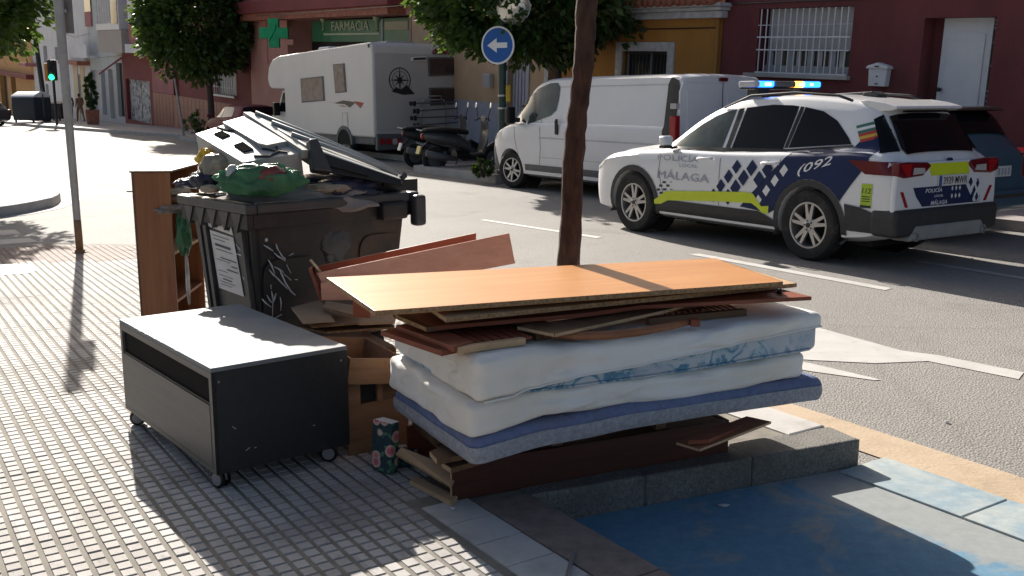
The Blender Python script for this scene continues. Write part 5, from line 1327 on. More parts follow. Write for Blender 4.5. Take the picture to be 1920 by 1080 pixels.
# ---- scooters on the kerb build-out
def scooter(label, loc, rz, lens, paint, plate):
    t_ = thing('scooter', label, 'scooter', loc, rz, 'scooters by the motorhome')
    for x in (.62, -.62):
        e = bpy.data.objects.new('wheel', None); col.objects.link(e); e.parent = t_; e.location = (x, 0, .25); e.rotation_euler = (R(90), 0, 0)
        MB().lathe([(.15, -.05), (.20, -.06), (.24, -.045), (.25, 0), (.24, .045), (.20, .06), (.15, .05)], 28, closed=True).build('tyre', m('tyre'), e, smooth=True)
        MB().lathe([(.15, -.035), (.15, .035), (.04, .05), (.04, -.05)], 18, closed=True).build('rim', m('trim_grey'), e)
    def lo(secs, nm, mt, par=t_):
        n = 12; vs = []; fs = []
        for x, z, ry, rz_ in secs:
            for k in range(n): 
                a = 2 * math.pi * k / n; vs.append((x, ry * math.cos(a), z + rz_ * math.sin(a)))
        for i in range(len(secs) - 1):
            for k in range(n): fs.append((i*n+k, i*n+(k+1) % n, (i+1)*n+(k+1) % n, (i+1)*n+k))
        fs.append(tuple(range(n))); fs.append(tuple((len(secs)-1)*n+k for k in range(n)))
        return MB().add(vs, fs).build(nm, m(mt), par, smooth=True, angle=50)
    b = lo([(-.86, .72, .05, .05), (-.78, .71, .12, .09), (-.5, .66, .17, .14), (-.15, .60, .18, .15), (.10, .48, .17, .12)], 'tail_body', paint)
    lo([(-.90, .80, .04, .02), (-.80, .82, .12, .045), (-.45, .83, .16, .06), (-.10, .80, .15, .06), (.08, .77, .09, .05)], 'seat', 'seat_black')
    lo([(-.2, .34, .17, .10), (.15, .29, .19, .06), (.42, .32, .19, .08)], 'floor_board', 'seat_black')
    lo([(.36, .32, .19, .14), (.44, .60, .22, .16), (.46, .86, .20, .14), (.42, 1.02, .13, .08)], 'front_shield', paint)
    lo([(.38, .36, .07, .05), (.62, .53, .08, .05), (.86, .42, .07, .03)], 'front_mudguard', paint)
    lo([(-.38, .28, .10, .12), (-.62, .30, .09, .11), (-.75, .27, .05, .06)], 'engine', 'trim_grey')
    MB().tube([(-.2, -.17, .26), (-.5, -.2, .30), (-.85, -.2, .38)], [.04, .07, .065], 10).build('silencer', m('trim_grey'), t_, smooth=True)
    MB().tube([(.40, .36, 1.0), (.46, .18, 1.05), (.48, 0, 1.02), (.46, -.18, 1.05), (.40, -.36, 1.0)], .018, 8).build('handlebar', m('black_metal'), t_, smooth=True)
    for g in (1, -1):
        MB().tube([(.42, .26 * g, 1.04), (.44, .36 * g, 1.24)], .008, 6).build('mirror_stem', m('black_metal'), t_)
        MB().lathe([(.0, -.012), (.05, -.012), (.058, .0), (.05, .008), (0, .01)], 18, M4((.43, .38 * g, 1.29), ry=R(-82), sc_=(1.1, 1, 1))).build('mirror', m('mirror_glass'), t_, smooth=True)
    MB().lathe([(0, 0), (.055, .0), (.06, .02), (.04, .05), (0, .055)], 16, M4((-.84, .0, .70), ry=R(-90))).build('tail_lamp', m(lens), t_, smooth=True)
    MB().tube([(-.72, 0, .62), (-.93, 0, .42)], .02, 6).build('plate_arm', m('black_metal'), t_)
    MB().box(-.012, .012, -.10, .10, -.08, .08, M4((-.94, 0, .44), ry=R(18))).build('number_plate', m(plate), t_)
    MB().tube([(-.9, .12, .82), (-.98, 0, .84), (-.9, -.12, .82)], .012, 6).build('grab_rail', m('steel'), t_)
    MB().tube([(-.05, .16, .26), (-.10, .30, .02)], .012, 6).build('side_stand', m('black_metal'), t_)
    return t_
g1 = G(832, 322, RZ); g2 = G(806, 318, RZ)
a_ = R(28)
p1 = S(20.2, 11.45, RZ + .0); 
sA = scooter('black scooter with round red tail lamp nearest the van', (g1.x + .45, g1.y + .15, RZ), R(24), 'red_lens', 'scooter_grey', 'plate_yellow')
sB = scooter('second black scooter with dark tail lamp beside the motorhome', (g2.x + .25, g2.y + .95, RZ), R(22), 'red_lens_dark', 'seat_black', 'plate_white')
for s_ in (sA, sB): s_.scale = (1.15, 1.15, 1.15)
# ------------------------------------------------------------------ trees
def crown(name, parent, c, rad, n_cl, n_leaf, leaf, seed, mat='leaf', flat=1.0):
    rnd = random.Random(seed); mb_v = []; mb_f = []
    for i in range(n_cl):
        while True:
            p = Vector((rnd.uniform(-1, 1), rnd.uniform(-1, 1), rnd.uniform(-1, 1)))
            if 0.25 < p.length < 1.0: break
        p = p.normalized() * (p.length ** 0.45) * rnd.uniform(.82, 1.05)
        cc = Vector((p.x * rad[0], p.y * rad[1], p.z * rad[2])) + c
        cr = rnd.uniform(.16, .34) * min(rad)
        for k in range(n_leaf):
            d = Vector((rnd.gauss(0, 1), rnd.gauss(0, 1), rnd.gauss(0, 1))).normalized()
            q = cc + d * cr * rnd.random() ** .4
            out = ((q - c).normalized() + Vector((rnd.gauss(0, .55), rnd.gauss(0, .55), rnd.gauss(0, .5) - .25))).normalized()
            side = out.orthogonal().normalized(); side = (Matrix.Rotation(rnd.uniform(0, 6.28), 3, out) @ side)
            nn = out.cross(side).normalized(); L = leaf * rnd.uniform(.7, 1.3); w = L * .27
            b = len(mb_v)
            mb_v += [tuple(q), tuple(q + out * L * .5 + side * w + nn * .12 * w), tuple(q + out * L), tuple(q + out * L * .5 - side * w + nn * .12 * w)]
            mb_f.append((b, b + 1, b + 2, b + 3))
    me = bpy.data.meshes.new(name); me.from_pydata(mb_v, [], mb_f); me.materials.append(m(mat))
    return link(name, me, parent)
def trunk(parent, pts, rs, mat, limbs=(), n=14, rough=.0, seed=3):
    rnd = random.Random(seed)
    P = []; Rr = []
    for i in range(len(pts) - 1):
        k = 9
        for j in range(k):
            t = j / k; P.append(Vector(pts[i]).lerp(Vector(pts[i+1]), t) + Vector((rnd.gauss(0, rough), rnd.gauss(0, rough), 0))); Rr.append((rs[i] + (rs[i+1] - rs[i]) * t) * rnd.uniform(1 - rough * 20, 1 + rough * 20))
    P.append(Vector(pts[-1])); Rr.append(rs[-1])
    mb = MB().tube(P, Rr, n)
    for l, r in limbs: mb.tube(l, r, 8)
    return mb.build('trunk', m(mat), parent, smooth=True)
# the tree behind the heap of boards
tb0 = Vector((0.262, 4.72, 0))
nt_ = thing('orange_tree', 'slim brown tree trunk rising behind the heap of boards', 'tree', tb0)
top = PL(1101, 0, Vector((0, 4.78, 0)), Vector((0, 1, 0))) - tb0
mid = PL(1078, 250, Vector((0, 4.74, 0)), Vector((0, 1, 0))) - tb0
k2 = PL(1094, 120, Vector((0, 4.74, 0)), Vector((0, 1, 0))) - tb0
lowp = PL(1067, 490, Vector((0, 4.72, 0)), Vector((0, 1, 0))) - tb0
trunk(nt_, [(0, 0, -.05), tuple(lowp), tuple(mid), tuple(k2), tuple(top), (top.x + .05, .1, 3.1)], [.070, .053, .047, .046, .048, .056], 'bark',
      [([(top.x + .05, .1, 3.0), (.5, .3, 3.6), (.9, .5, 4.4)], [.05, .035, .015]), ([(top.x + .05, .1, 3.0), (-.3, .3, 3.7), (-.7, .1, 4.5)], [.05, .035, .015]), ([(top.x + .05, .1, 3.0), (.1, -.3, 3.9), (.2, -.6, 4.6)], [.05, .035, .015])], 16, .0022)
crown('crown', nt_, Vector((.15, .1, 4.5)), (1.5, 1.5, 1.1), 150, 40, .10, 5)
# tree pit soil
MB().lathe([(.0, .004), (.42, .004), (.42, -.02)], 20, M4((tb0.x, tb0.y, 0))).build('tree_pit_soil', m('earth'))['kind'] = 'structure'
def tree(name, label, base, h0, c, rad, ncl, nl, leaf, seed, tr=.09, mat='leaf', group=None):
    t_ = thing(name, label, 'tree', base, 0, group)
    trunk(t_, [(0, 0, -.1), (.03, .02, h0 * .5), (0, 0, h0)], [tr * 1.15, tr, tr * .9], 'bark_grey',
          [([(0, 0, h0 - .05), (c[0] + rad[0] * .45 * math.cos(a), c[1] + rad[1] * .45 * math.sin(a), c[2] + .3)], [tr * .8, tr * .25]) for a in (0.3, 1.8, 3.3, 4.8)], 10, .0)
    crown('crown', t_, Vector(c), rad, ncl, nl, leaf, seed, mat)
    return t_
b = G(397, 253, 0)
kk = b.y / F
tree('orange_tree', 'round clipped dark green tree before the red tiled building', b, 2.4, (-12 * kk, 0, H + (180 - 50) * kk), (104 * kk, 100 * kk, 92 * kk), 330, 46, .26, 21, .13)
b = S(17.9, 13.0)
kk = b.y / F
tree('orange_tree', 'leafy green tree hanging behind the round traffic mirror', b, 2.3, ((985 - px_of(b)[0]) * kk, 0, H + (180 - 0) * kk), (200 * kk, 150 * kk, 112 * kk), 420, 46, .19, 8, .10)
b = Vector((-9.3, 17.3, 0.0))
tree('orange_tree', 'dark green tree crown at the upper left corner', b, 2.2, (-.35, 0, 3.42), (1.9, 1.6, 1.38), 330, 44, .16, 33, .10)
def bush(name, label, loc, rad, n, leaf, seed, mat='leaf_light'):
    t_ = thing(name, label, 'plant', loc)
    mb = MB(); rnd = random.Random(seed)
    for i in range(14):
        a = rnd.uniform(0, 6.28); r_ = rnd.uniform(.2, .8)
        mb.tube([(0, 0, -.02), (rad[0] * r_ * math.cos(a) * .5, rad[1] * r_ * math.sin(a) * .5, rad[2] * .8), (rad[0] * r_ * math.cos(a), rad[1] * r_ * math.sin(a), rad[2] * 1.5)], [.012, .008, .004], 5)
    mb.build('stems', m('bark_grey'), t_); crown('foliage', t_, Vector((0, 0, rad[2])), rad, n, 30, leaf, seed, mat)
    return t_
gb = G(905, 330, 0)
bush('shrub', 'low green shrub on the kerb in front of the van', (gb.x, gb.y, 0), (.22, .22, .16), 26, .07, 4, 'leaf')
gb = G(372, 250, 0)
bush('shrub', 'small green shrub at the kerb behind the waste bin', (gb.x, gb.y, 0), (.7, .5, .38), 34, .12, 14)

# ------------------------------------------------------------------ posts and signs
def pole(name, label, base, top, r0, r1, mat, cat='pole', n=14):
    t_ = thing(name, label, cat, base)
    MB().tube([(0, 0, -.02), tuple(Vector(top) - Vector(base))], [r0, r1], n).build('shaft', m(mat), t_, smooth=True, angle=40)
    return t_
pb = G(150, 473, 0)
ptop = PL(104, -60, pb, Vector((0, 1, 0)))
po = pole('sign_post', 'grey galvanised post at the corner of the near pavement', pb, ptop, .034, .048, 'galv', 'post')
MB().lathe([(.075, 0), (.075, .006), (.05, .01), (.05, .03)], 18).build('base_flange', m('rust'), po)
MB().tube([(0, 0, .0), ((ptop - pb).x * .12, 0, (ptop - pb).z * .12)], [.036, .0375], 14).build('rusty_foot', m('rust'), po, smooth=True)
sgn = PL(117, 20, pb, Vector((0, 1, 0))) - pb
MB().cb((sgn.x + .01, .08, sgn.z), (.11, .02, .42)).build('sign_back', m('sign_grey_back'), po, bevel=.004)
MB().cb((sgn.x - .02, .04, sgn.z), (.10, .06, .03)).build('clamp', m('steel'), po)

b = G(944, 337, 0); bz = S(16.9 + .55, 11.25)
b = Vector((bz.x, bz.y, 0)); b.x = (942 - 960) / F * (b.y * CT + H * ST)
sp = pole('sign_post', 'dark green post with blue arrow sign and round mirror', b, (b.x, b.y, 4.2), .085, .075, 'green_metal', 'sign post')
kk = b.y / F
def at_post(px, py, dy): return PL(px, py, Vector((0, b.y + dy, 0)), Vector((0, 1, 0))) - b
MB().lathe([(.12, 0), (.12, .25), (.09, .30), (.085, .32)], 16).build('post_base', m('green_metal'), sp, smooth=True, angle=40)
for z in (1.3, 1.55): MB().lathe([(.092, 0), (.092, .035)], 16, M4((0, 0, z))).build('band', m('steel'), sp)
c = at_post(934, 85, -.13); dr_ = 34 * kk
tilt = R(-28)
ds = bpy.data.objects.new('arrow_sign', None); col.objects.link(ds); ds.parent = sp; ds.location = c; ds.rotation_euler = (0, 0, tilt)
Mx = M4((0, 0, 0), rx=R(90))
MB().lathe([(0, 0), (dr_, 0), (dr_, .02), (0, .02)], 40, Mx).build('sign_rim', m('sign_white'), ds)
MB().lathe([(0, .021), (dr_ * .90, .021), (dr_ * .90, .024), (0, .024)], 40, Mx).build('sign_face', m('sign_blue'), ds)
q = dr_
MB().prism([(-.62*q, 0), (-.05*q, .38*q), (-.05*q, .14*q), (.58*q, .14*q), (.58*q, -.14*q), (-.05*q, -.14*q), (-.05*q, -.38*q)], -.0245, -.029, 'y').build('arrow', m('sign_white'), ds)
c = at_post(963, 14, -.16); mr = 30 * kk
mo = bpy.data.objects.new('traffic_mirror', None); col.objects.link(mo); mo.parent = sp; mo.location = c; mo.rotation_euler = (R(15), 0, R(4))
MB().lathe([(0, .02), (mr * .5, .014), (mr * .92, .0), (mr * 1.02, -.01), (mr * 1.02, -.05), (0, -.06)], 40, Mx).build('mirror_back', m('sign_white'), mo, smooth=True, angle=40)
MB().lathe([(0, .075), (mr * .35, .068), (mr * .65, .052), (mr * .92, .025), (mr * .95, .018), (0, .018)], 40, Mx).build('mirror_face', m('mirror_glass'), mo, smooth=True, angle=50)
yb = at_post(950, 175, -.12)
MB().cb((yb.x + .03, -.06, yb.z), (.10, .12, .34)).build('push_button_box', m('yellow_plastic'), sp, bevel=.02)

# traffic light and lamp post on the far pavement
b = G(107, 234, 0); kk = b.y / F
tl = pole('traffic_light', 'black traffic light showing green at the far left crossing', b, (b.x, b.y, 55 * kk + H), .07, .07, 'black_metal', 'traffic light')
z0 = H + (180 - 142) * kk
MB().cb((0, -.02, z0 + .25), (.42, .30, 1.10)).build('signal_housing', m('black_metal'), tl, bevel=.04)
MB().cb((-.30, 0, z0 + .15), (.20, .30, .95)).build('side_housing', m('orange_plastic'), tl, bevel=.04)
for k, mt in ((-.12, 'signal_green'), (.25, 'dark_void'), (.60, 'dark_void')):
    MB().lathe([(0, .0), (.14, 0), (.16, .02), (.10, .07), (0, .08)], 18, M4((0, -.17, z0 + k), rx=R(90))).build('signal_lens', m(mt), tl, smooth=True)
    MB().tube([(-.17, -.2, z0 + k), (-.12, -.34, z0 + k + .15), (0, -.36, z0 + k + .2), (.12, -.34, z0 + k + .15), (.17, -.2, z0 + k)], .015, 5).build('visor', m('black_metal'), tl)
b = G(86, 214, 0); b = G(88, 228, 0); kk = b.y / F
lp = pole('lamp_post', 'tall black lamp post beside the far waste containers', b, (b.x - 12 * kk, b.y, H + 175 * kk), .16, .12, 'black_metal', 'lamp post')
MB().lathe([(.26, 0), (.26, .9), (.18, 1.1)], 16).build('post_base', m('black_metal'), lp, smooth=True, angle=40)
MB().lathe([(.165, 0), (.165, .5)], 16, M4((-.02, 0, 28 * kk))).build('white_band', m('stucco_cream'), lp)
MB().tube([(-12 * kk, 0, H + 174 * kk), (-20 * kk, 0, H + 190 * kk), (-40 * kk, 0, H + 195 * kk)], .08, 8).build('arm', m('black_metal'), lp)
b = G(345, 256, 0); kk = b.y / F
pole('thin_post', 'thin grey leaning post at the kerb before the red tiled building', b, (b.x - 11 * kk, b.y, H + (180 - 148) * kk), .045, .04, 'galv', 'post')
b = G(229, 226, 0); kk = b.y / F
rs = pole('round_sign_post', 'black post with round blue sign by the scrawled gates', b, (b.x - 4 * kk, b.y, H + 66 * kk), .09, .08, 'black_metal', 'sign post')
ds = bpy.data.objects.new('round_sign', None); col.objects.link(ds); ds.parent = rs; ds.location = (-10 * kk, -.1, H + (180 - 128) * kk); ds.rotation_euler = (0, 0, R(-60))
MB().lathe([(0, 0), (15 * kk, 0), (15 * kk, .04), (0, .04)], 30, Mx).build('sign_rim', m('sign_white'), ds)
MB().lathe([(0, .041), (13.4 * kk, .041), (13.4 * kk, .05), (0, .05)], 30, Mx).build('sign_face', m('sign_blue'), ds)
MB().prism([(-6*kk, -1*kk), (5*kk, 7*kk), (7*kk, 4*kk), (-3*kk, -5*kk)], -.051, -.06, 'y').build('sign_mark', m('sign_white'), ds)

# ------------------------------------------------------------------ far waste containers
def far_bin(label, c, w, d, h_, mat, lid, rz):
    t_ = thing('waste_container', label, 'waste container', c, rz, 'far street containers')
    n = 10
    MB().prism([(-d/2, .12), (d/2, .12), (d/2*1.08, h_*.55), (d/2, h_*.86), (-d/2, h_*.86), (-d/2*1.08, h_*.55)], -w/2, w/2, 'x').build('body', m(mat), t_, bevel=.05)
    MB().prism([(-d/2*1.1, h_*.85)] + [(-d/2 + d * k / n, h_ * (.90 + .14 * math.sin(math.pi * k / n))) for k in range(n + 1)] + [(d/2*1.1, h_*.85)], -w/2 - .03, w/2 + .03, 'x').build('lid', m(lid), t_, bevel=.02)
    for x in (-w/2 - .02, w/2 + .02): MB().cb((x, 0, h_ * .55), (.05, .10, h_ * .8)).build('lifting_arm', m('trim_grey'), t_)
    for x in (-w/2 + .2, w/2 - .2): MB().lathe([(.07, 0), (.07, .05)], 12, M4((x, -d/2 + .05, .07), rx=R(90))).build('wheel', m('trim'), t_)
    return t_
b = G(62, 229, 0)
far_bin('dark waste container with white curved lid at the far left kerb', (b.x, b.y, 0), 1.75, 1.3, 1.75, 'bin_navy', 'sign_white', R(-20))
b = G(98, 227, 0)
far_bin('low dark waste container right of the lamp post', (b.x, b.y + 1.5, 0), .9, 1.0, 1.2, 'bin_dark', 'bin_dark', R(-20))

# ------------------------------------------------------------------ people and planter far off
def person(label, loc, rz, pose, shirt, legs, h_=1.7):
    t_ = thing('person', label, 'person', loc, rz)
    J = {'pel': (0, 0, .93), 'ch': (.02, 0, 1.28), 'nk': (.03, 0, 1.45), 'hd': (.05, 0, 1.60), 'tp': (.05, 0, 1.72)}
    for s_, g in (('l', 1), ('r', -1)):
        st = .12 * pose * g
        J['hp' + s_] = (0, .10 * g, .90); J['kn' + s_] = (st + .03, .11 * g, .49); J['an' + s_] = (st * 1.7 - .03, .11 * g, .08); J['to' + s_] = (st * 1.7 + .13, .12 * g, .04)
        J['sh' + s_] = (.02, .19 * g, 1.40); J['el' + s_] = (-.02 - st * .5, .25 * g, 1.13); J['wr' + s_] = (.14 - st * .5, .22 * g, .93); J['hn' + s_] = (.19 - st * .5, .21 * g, .86)
    E_ = [('pel', 'ch'), ('ch', 'nk'), ('nk', 'hd'), ('hd', 'tp')]
    for s_ in 'lr': E_ += [('pel', 'hp' + s_), ('hp' + s_, 'kn' + s_), ('kn' + s_, 'an' + s_), ('an' + s_, 'to' + s_), ('ch', 'sh' + s_), ('sh' + s_, 'el' + s_), ('el' + s_, 'wr' + s_), ('wr' + s_, 'hn' + s_)]
    rad = dict(pel=(.15, .12), ch=(.16, .12), nk=(.055, .055), hd=(.085, .095), tp=(.06, .06), hp=(.10, .10), kn=(.07, .07), an=(.045, .045), to=(.04, .035), sh=(.075, .07), el=(.05, .05), wr=(.035, .035), hn=(.04, .03))
    names = list(J); me = bpy.data.meshes.new('body'); me.from_pydata([J[n_] for n_ in names], [(names.index(a), names.index(b_)) for a, b_ in E_], [])
    o = bpy.data.objects.new('tmp', me); col.objects.link(o)
    sk = o.modifiers.new('s', 'SKIN'); su = o.modifiers.new('u', 'SUBSURF'); su.levels = 1; su.render_levels = 1
    for i, n_ in enumerate(names):
        r_ = rad.get(n_) or rad[n_[:-1]]; me.skin_vertices[0].data[i].radius = r_; me.skin_vertices[0].data[i].use_root = (n_ == 'pel')
    bm_ = bpy.data.meshes.new_from_object(o.evaluated_get(bpy.context.evaluated_depsgraph_get())); bpy.data.objects.remove(o)
    bm_.name = 'body'; bm_.materials.clear()
    for x in (shirt, legs, 'skin', 'hair', 'leather'): bm_.materials.append(m(x))
    for p in bm_.polygons:
        c_ = p.center; p.use_smooth = True
        p.material_index = 4 if c_.z < .10 else 1 if c_.z < .92 and abs(c_.y) < .19 else 2 if c_.z < .95 or 1.45 < c_.z < 1.66 and c_.x > .03 else 3 if c_.z > 1.52 else 2 if c_.z > 1.44 else 0
    b_ = link('body', bm_, t_); k = h_ / 1.74; t_.scale = (k, k, k)
    return t_
b = G(152, 228, 0)
person('person in brown clothes walking on the far pavement beside a planter', (b.x, b.y, 0), R(140), 1.0, 'cloth_brown', 'cloth_brown', 1.75)
b = G(132, 228, 0)
person('person in black clothes standing behind the grey post', (b.x, b.y, 0), R(110), .3, 'cloth_dark', 'cloth_dark', 1.75)
b = G(175, 233, 0)
pt = thing('planter', 'square terracotta planter with a tall dark shrub on far pavement', 'planter', (b.x, b.y, 0), R(20))
MB().prism([(-.30, 0), (.30, 0), (.36, .8), (-.36, .8)], -.33, .33, 'y').build('pot', m('terracotta'), pt, bevel=.03)
MB().tube([(0, 0, .8), (.02, 0, 2.3)], .05, 8).build('stem', m('bark_grey'), pt)
crown('foliage', pt, Vector((0, 0, 1.75)), (.27, .27, 1.0), 60, 40, .13, 50, 'leaf')
# a motorcycle parked against the red tiled wall
b = G(400, 240, 0)
mo = copy_tree(sB); mo.location = (b.x + .6, b.y - 2, 0.0); mo.rotation_euler = (0, 0, R(60)); mo['label'] = 'small dark motorcycle parked before the red tiled building'; mo['category'] = 'motorcycle'
mo.name = 'motorcycle'
if 'group' in mo: del mo['group']
# ------------------------------------------------------------------ rolling cabinet
from mathutils import noise as mnoise
Bc = G(408, 925)
cab = thing('rolling_cabinet', 'low black and grey cabinet on casters with pale top', 'cabinet', Bc, R(128))
CL, CW, Z0, Z1 = 1.13, .60, .075, .515
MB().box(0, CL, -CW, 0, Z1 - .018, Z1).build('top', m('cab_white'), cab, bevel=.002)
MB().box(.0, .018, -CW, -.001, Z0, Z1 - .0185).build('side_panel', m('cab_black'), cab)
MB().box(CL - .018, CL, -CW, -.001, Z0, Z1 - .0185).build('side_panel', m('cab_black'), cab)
MB().box(.018, CL - .018, -CW, -CW + .01, Z0, Z1 - .0185).build('back_panel', m('cab_black'), cab)
MB().box(.018, CL - .018, -CW + .01, -.02, Z0, Z0 + .018).build('bottom_panel', m('cab_black'), cab)
fr = MB()
fr.box(.0, .028, -.018, .0, Z0, Z1 - .019); fr.box(CL - .028, CL, -.018, .0, Z0, Z1 - .019); fr.box(.0285, CL - .0285, -.018, 0, Z1 - .047, Z1 - .019); fr.box(.0285, CL - .0285, -.018, 0, Z0, Z0 + .02)
fr.build('front_frame', m('cab_grey'), cab)
MB().box(.030, CL - .030, -.015, .002, Z0 + .023, Z1 - .158).build('drawer_front', m('cab_grey'), cab, bevel=.001)
MB().box(.030, CL - .030, -.03, -.012, Z1 - .156, Z1 - .048).build('shelf_recess', m('slot_black'), cab)
MB().box(.030, CL - .030, -.0118, -.004, Z1 - .157, Z1 - .150).build('recess_floor', m('black_gloss'), cab)
for x, y, a in ((.05, -.045, 20), (CL - .06, -.05, 70), (.055, -CW + .06, 55), (CL - .06, -CW + .06, 10)):
    e = bpy.data.objects.new('caster', None); col.objects.link(e); e.parent = cab; e.location = (x, y, 0); e.rotation_euler = (0, 0, R(a))
    for g in (-1, 1):
        MB().lathe([(.0, -.008), (.030, -.009), (.0375, -.006), (.0375, .006), (.030, .009), (.0, .008)], 24, M4((.012, g * .014, .0375), rx=R(90))).build('wheel', m('black_gloss'), e, smooth=True, angle=40)
        MB().lathe([(.0, 0), (.027, 0), (.026, .003), (0, .004)], 20, M4((.012, g * .0232, .0375), rx=R(-90 if g > 0 else 90))).build('hub_cap', m('caster_grey'), e)
    MB().box(-.02, .02, -.005, .005, .035, Z0).build('fork', m('caster_grey'), e)
    MB().box(-.025, .025, -.025, .025, Z0 - .006, Z0 - .001).build('mount_plate', m('steel'), e)

for x, z in ((.0, .30),): pass
rs_ = random.Random(4)
for k in range(4):
    y_, z_ = -rs_.uniform(.05, .55), rs_.uniform(.12, .46); a_ = rs_.uniform(-.9, .9); l_ = rs_.uniform(.006, .022)
    MB().box(-.0008, .0005, -l_ / 2, l_ / 2, -.0012, .0012, M4((0, y_, z_), rx=a_)).build('scuff', m('shutter'), cab)
for k in range(7):
    x_ = rs_.uniform(.1, 1.0); MB().box(-rs_.uniform(.004, .015), .01, -.0007, .0012, -.004, .0008, M4((x_, .0, Z1 - .003))).build('chipped_edge', m('cab_black'), cab)
for x, y in ((.035, -.03), (.035, -CW + .03)): MB().lathe([(0, 0), (.005, 0), (.004, .0015), (0, .0015)], 10, M4((-.0001, y, Z1 - .06), ry=R(-90))).build('screw_cap', m('caster_grey'), cab)
# ------------------------------------------------------------------ bookcase
bk = thing('bookcase', 'cherry wood bookcase standing beside the waste bin', 'bookcase', (-2.31, 6.20, 0), R(3))
MB().box(0, .215, 0, .018, 0, 1.10).build('side_panel', m('wood_cherry'), bk, bevel=.001)
MB().box(0, .215, .68, .70, 0, 1.10).build('side_panel', m('wood_cherry'), bk)
MB().box(-.012, .0, -.002, .70, 0, 1.10).build('back_panel', m('wood_brown'), bk)
for z in (0.02, .28, .585, .84):
    MB().box(.0, .205, .0185, .6795, z, z + .018).build('shelf', m('wood_pale' if z > .5 else 'wood_cherry_x'), bk)
MB().box(-.02, .225, -.006, .706, 1.1005, 1.112).build('top', m('wood_brown'), bk)
MB().tube([(-.05, .01, .985), (.0, .01, .985)], .004, 6).build('peg', m('black_metal'), bk)
def blob(name, mat, loc, rad, seed, amp=.25, freq=2.5, sub=4, parent=None, sq=1.0, rot=0):
    bm = bmesh.new(); bmesh.ops.create_icosphere(bm, subdivisions=sub, radius=1)
    off = Vector((seed * 7.3, seed * 3.1, seed * 1.7))
    for v in bm.verts:
        n_ = mnoise.noise(v.co * freq + off) * amp + mnoise.noise(v.co * freq * 2.7 + off) * amp * .45 + abs(mnoise.noise(v.co * freq * 5 + off)) * amp * .25
        if amp > .4: n_ -= max(0, .35 - abs(mnoise.noise(v.co * freq * 1.6 - off))) * .38 + max(0, .2 - abs(mnoise.noise(v.co * freq * 3.9 + off))) * .22
        d = v.co.normalized() * (1 + n_)
        v.co = Vector((d.x * rad[0], d.y * rad[1], max(d.z, -sq) * rad[2]))
    me = bpy.data.meshes.new(name); bm.to_mesh(me); bm.free(); me.materials.append(m(mat)); me.polygons.foreach_set('use_smooth', [True] * len(me.polygons))
    return link(name, me, parent, loc=loc, rot=(0, 0, rot))
for i, (z, mt, sx) in enumerate(((.870, 'cloth_grey', .11), (.925, 'wood_brown', .10), (.955, 'bag_tan', .09))):
    tag(blob('folded_cloth', mt, (-2.15, 6.35 + i * .04, z), (sx, .16, .035), i + 3, .25), ['grey cloth on the bookcase shelf, lowest of the pile', 'brown cloth on the bookcase shelf, middle of the pile', 'tan cloth on the bookcase shelf, topmost of the pile'][i], 'cloth')
tag(blob('carrier_bag', 'bag_green', (-2.03, 6.22, .72), (.045, .12, .13), 9, .3, rot=.3), 'green carrier bag squeezed between bookcase and waste bin', 'bag')
tag(blob('white_bag', 'bag_white', (-2.0, 6.15, .45), (.012, .05, .16), 19, .3, rot=.3), 'pale plastic bag squeezed low between bookcase and waste bin', 'bag')

# ------------------------------------------------------------------ waste bin
bb = Vector((-1.39, 5.30, 0)); BA = 133
wbn = thing('waste_bin', 'large dark wheeled waste bin overflowing with rubbish', 'waste bin', bb, R(BA))
BL_, BW_, BH = .80, 1.12, 1.0
def binring(z, ins): return [(ins, -ins, z), (BL_ - ins, -ins, z), (BL_ - ins, -BW_ + ins, z), (ins, -BW_ + ins, z)]
def frust(z0, i0, z1, i1, mb):
    a = binring(z0, i0); b = binring(z1, i1)
    mb.add(a + b, [(0, 1, 5, 4), (1, 2, 6, 5), (2, 3, 7, 6), (3, 0, 4, 7)]); return mb
mb = MB(); frust(.16, .11, .90, .045, mb); mb.add(binring(.16, .11), [(0, 1, 2, 3)]); mb.add(binring(.5, .09), [(0, 1, 2, 3)])
sol = mb.build('body', m('bin_dark'), wbn, bevel=.04, seg=3)
mb = MB()
for x0, x1, y0, y1 in ((-.012, BL_ + .012, -.055, .012), (-.012, BL_ + .012, -BW_ - .012, -BW_ + .055), (-.012, .055, -BW_ + .0555, -.0555), (BL_ - .055, BL_ + .012, -BW_ + .0555, -.0555)):
    mb.box(x0, x1, y0, y1, .945, 1.0)
mb.build('rim', m('bin_grey'), wbn, bevel=.012)
mb = MB()
for x0, x1, y0, y1 in ((.012, BL_ - .012, -.04, -.004), (.012, BL_ - .012, -BW_ + .004, -BW_ + .04), (.012, .046, -BW_ + .0405, -.0405), (BL_ - .046, BL_ - .012, -BW_ + .0405, -.0405)):
    mb.box(x0, x1, y0, y1, .86, .9445)
mb.build('collar', m('bin_dark'), wbn, bevel=.006)
# saw-tooth stiffeners under the rim of the poster side
for k in range(5):
    x = .12 + k * .14
    MB().prism([(x - .055, .944), (x + .055, .944), (x, .84)], -.03, .004, 'y').build('stiffener', m('bin_grey'), wbn)
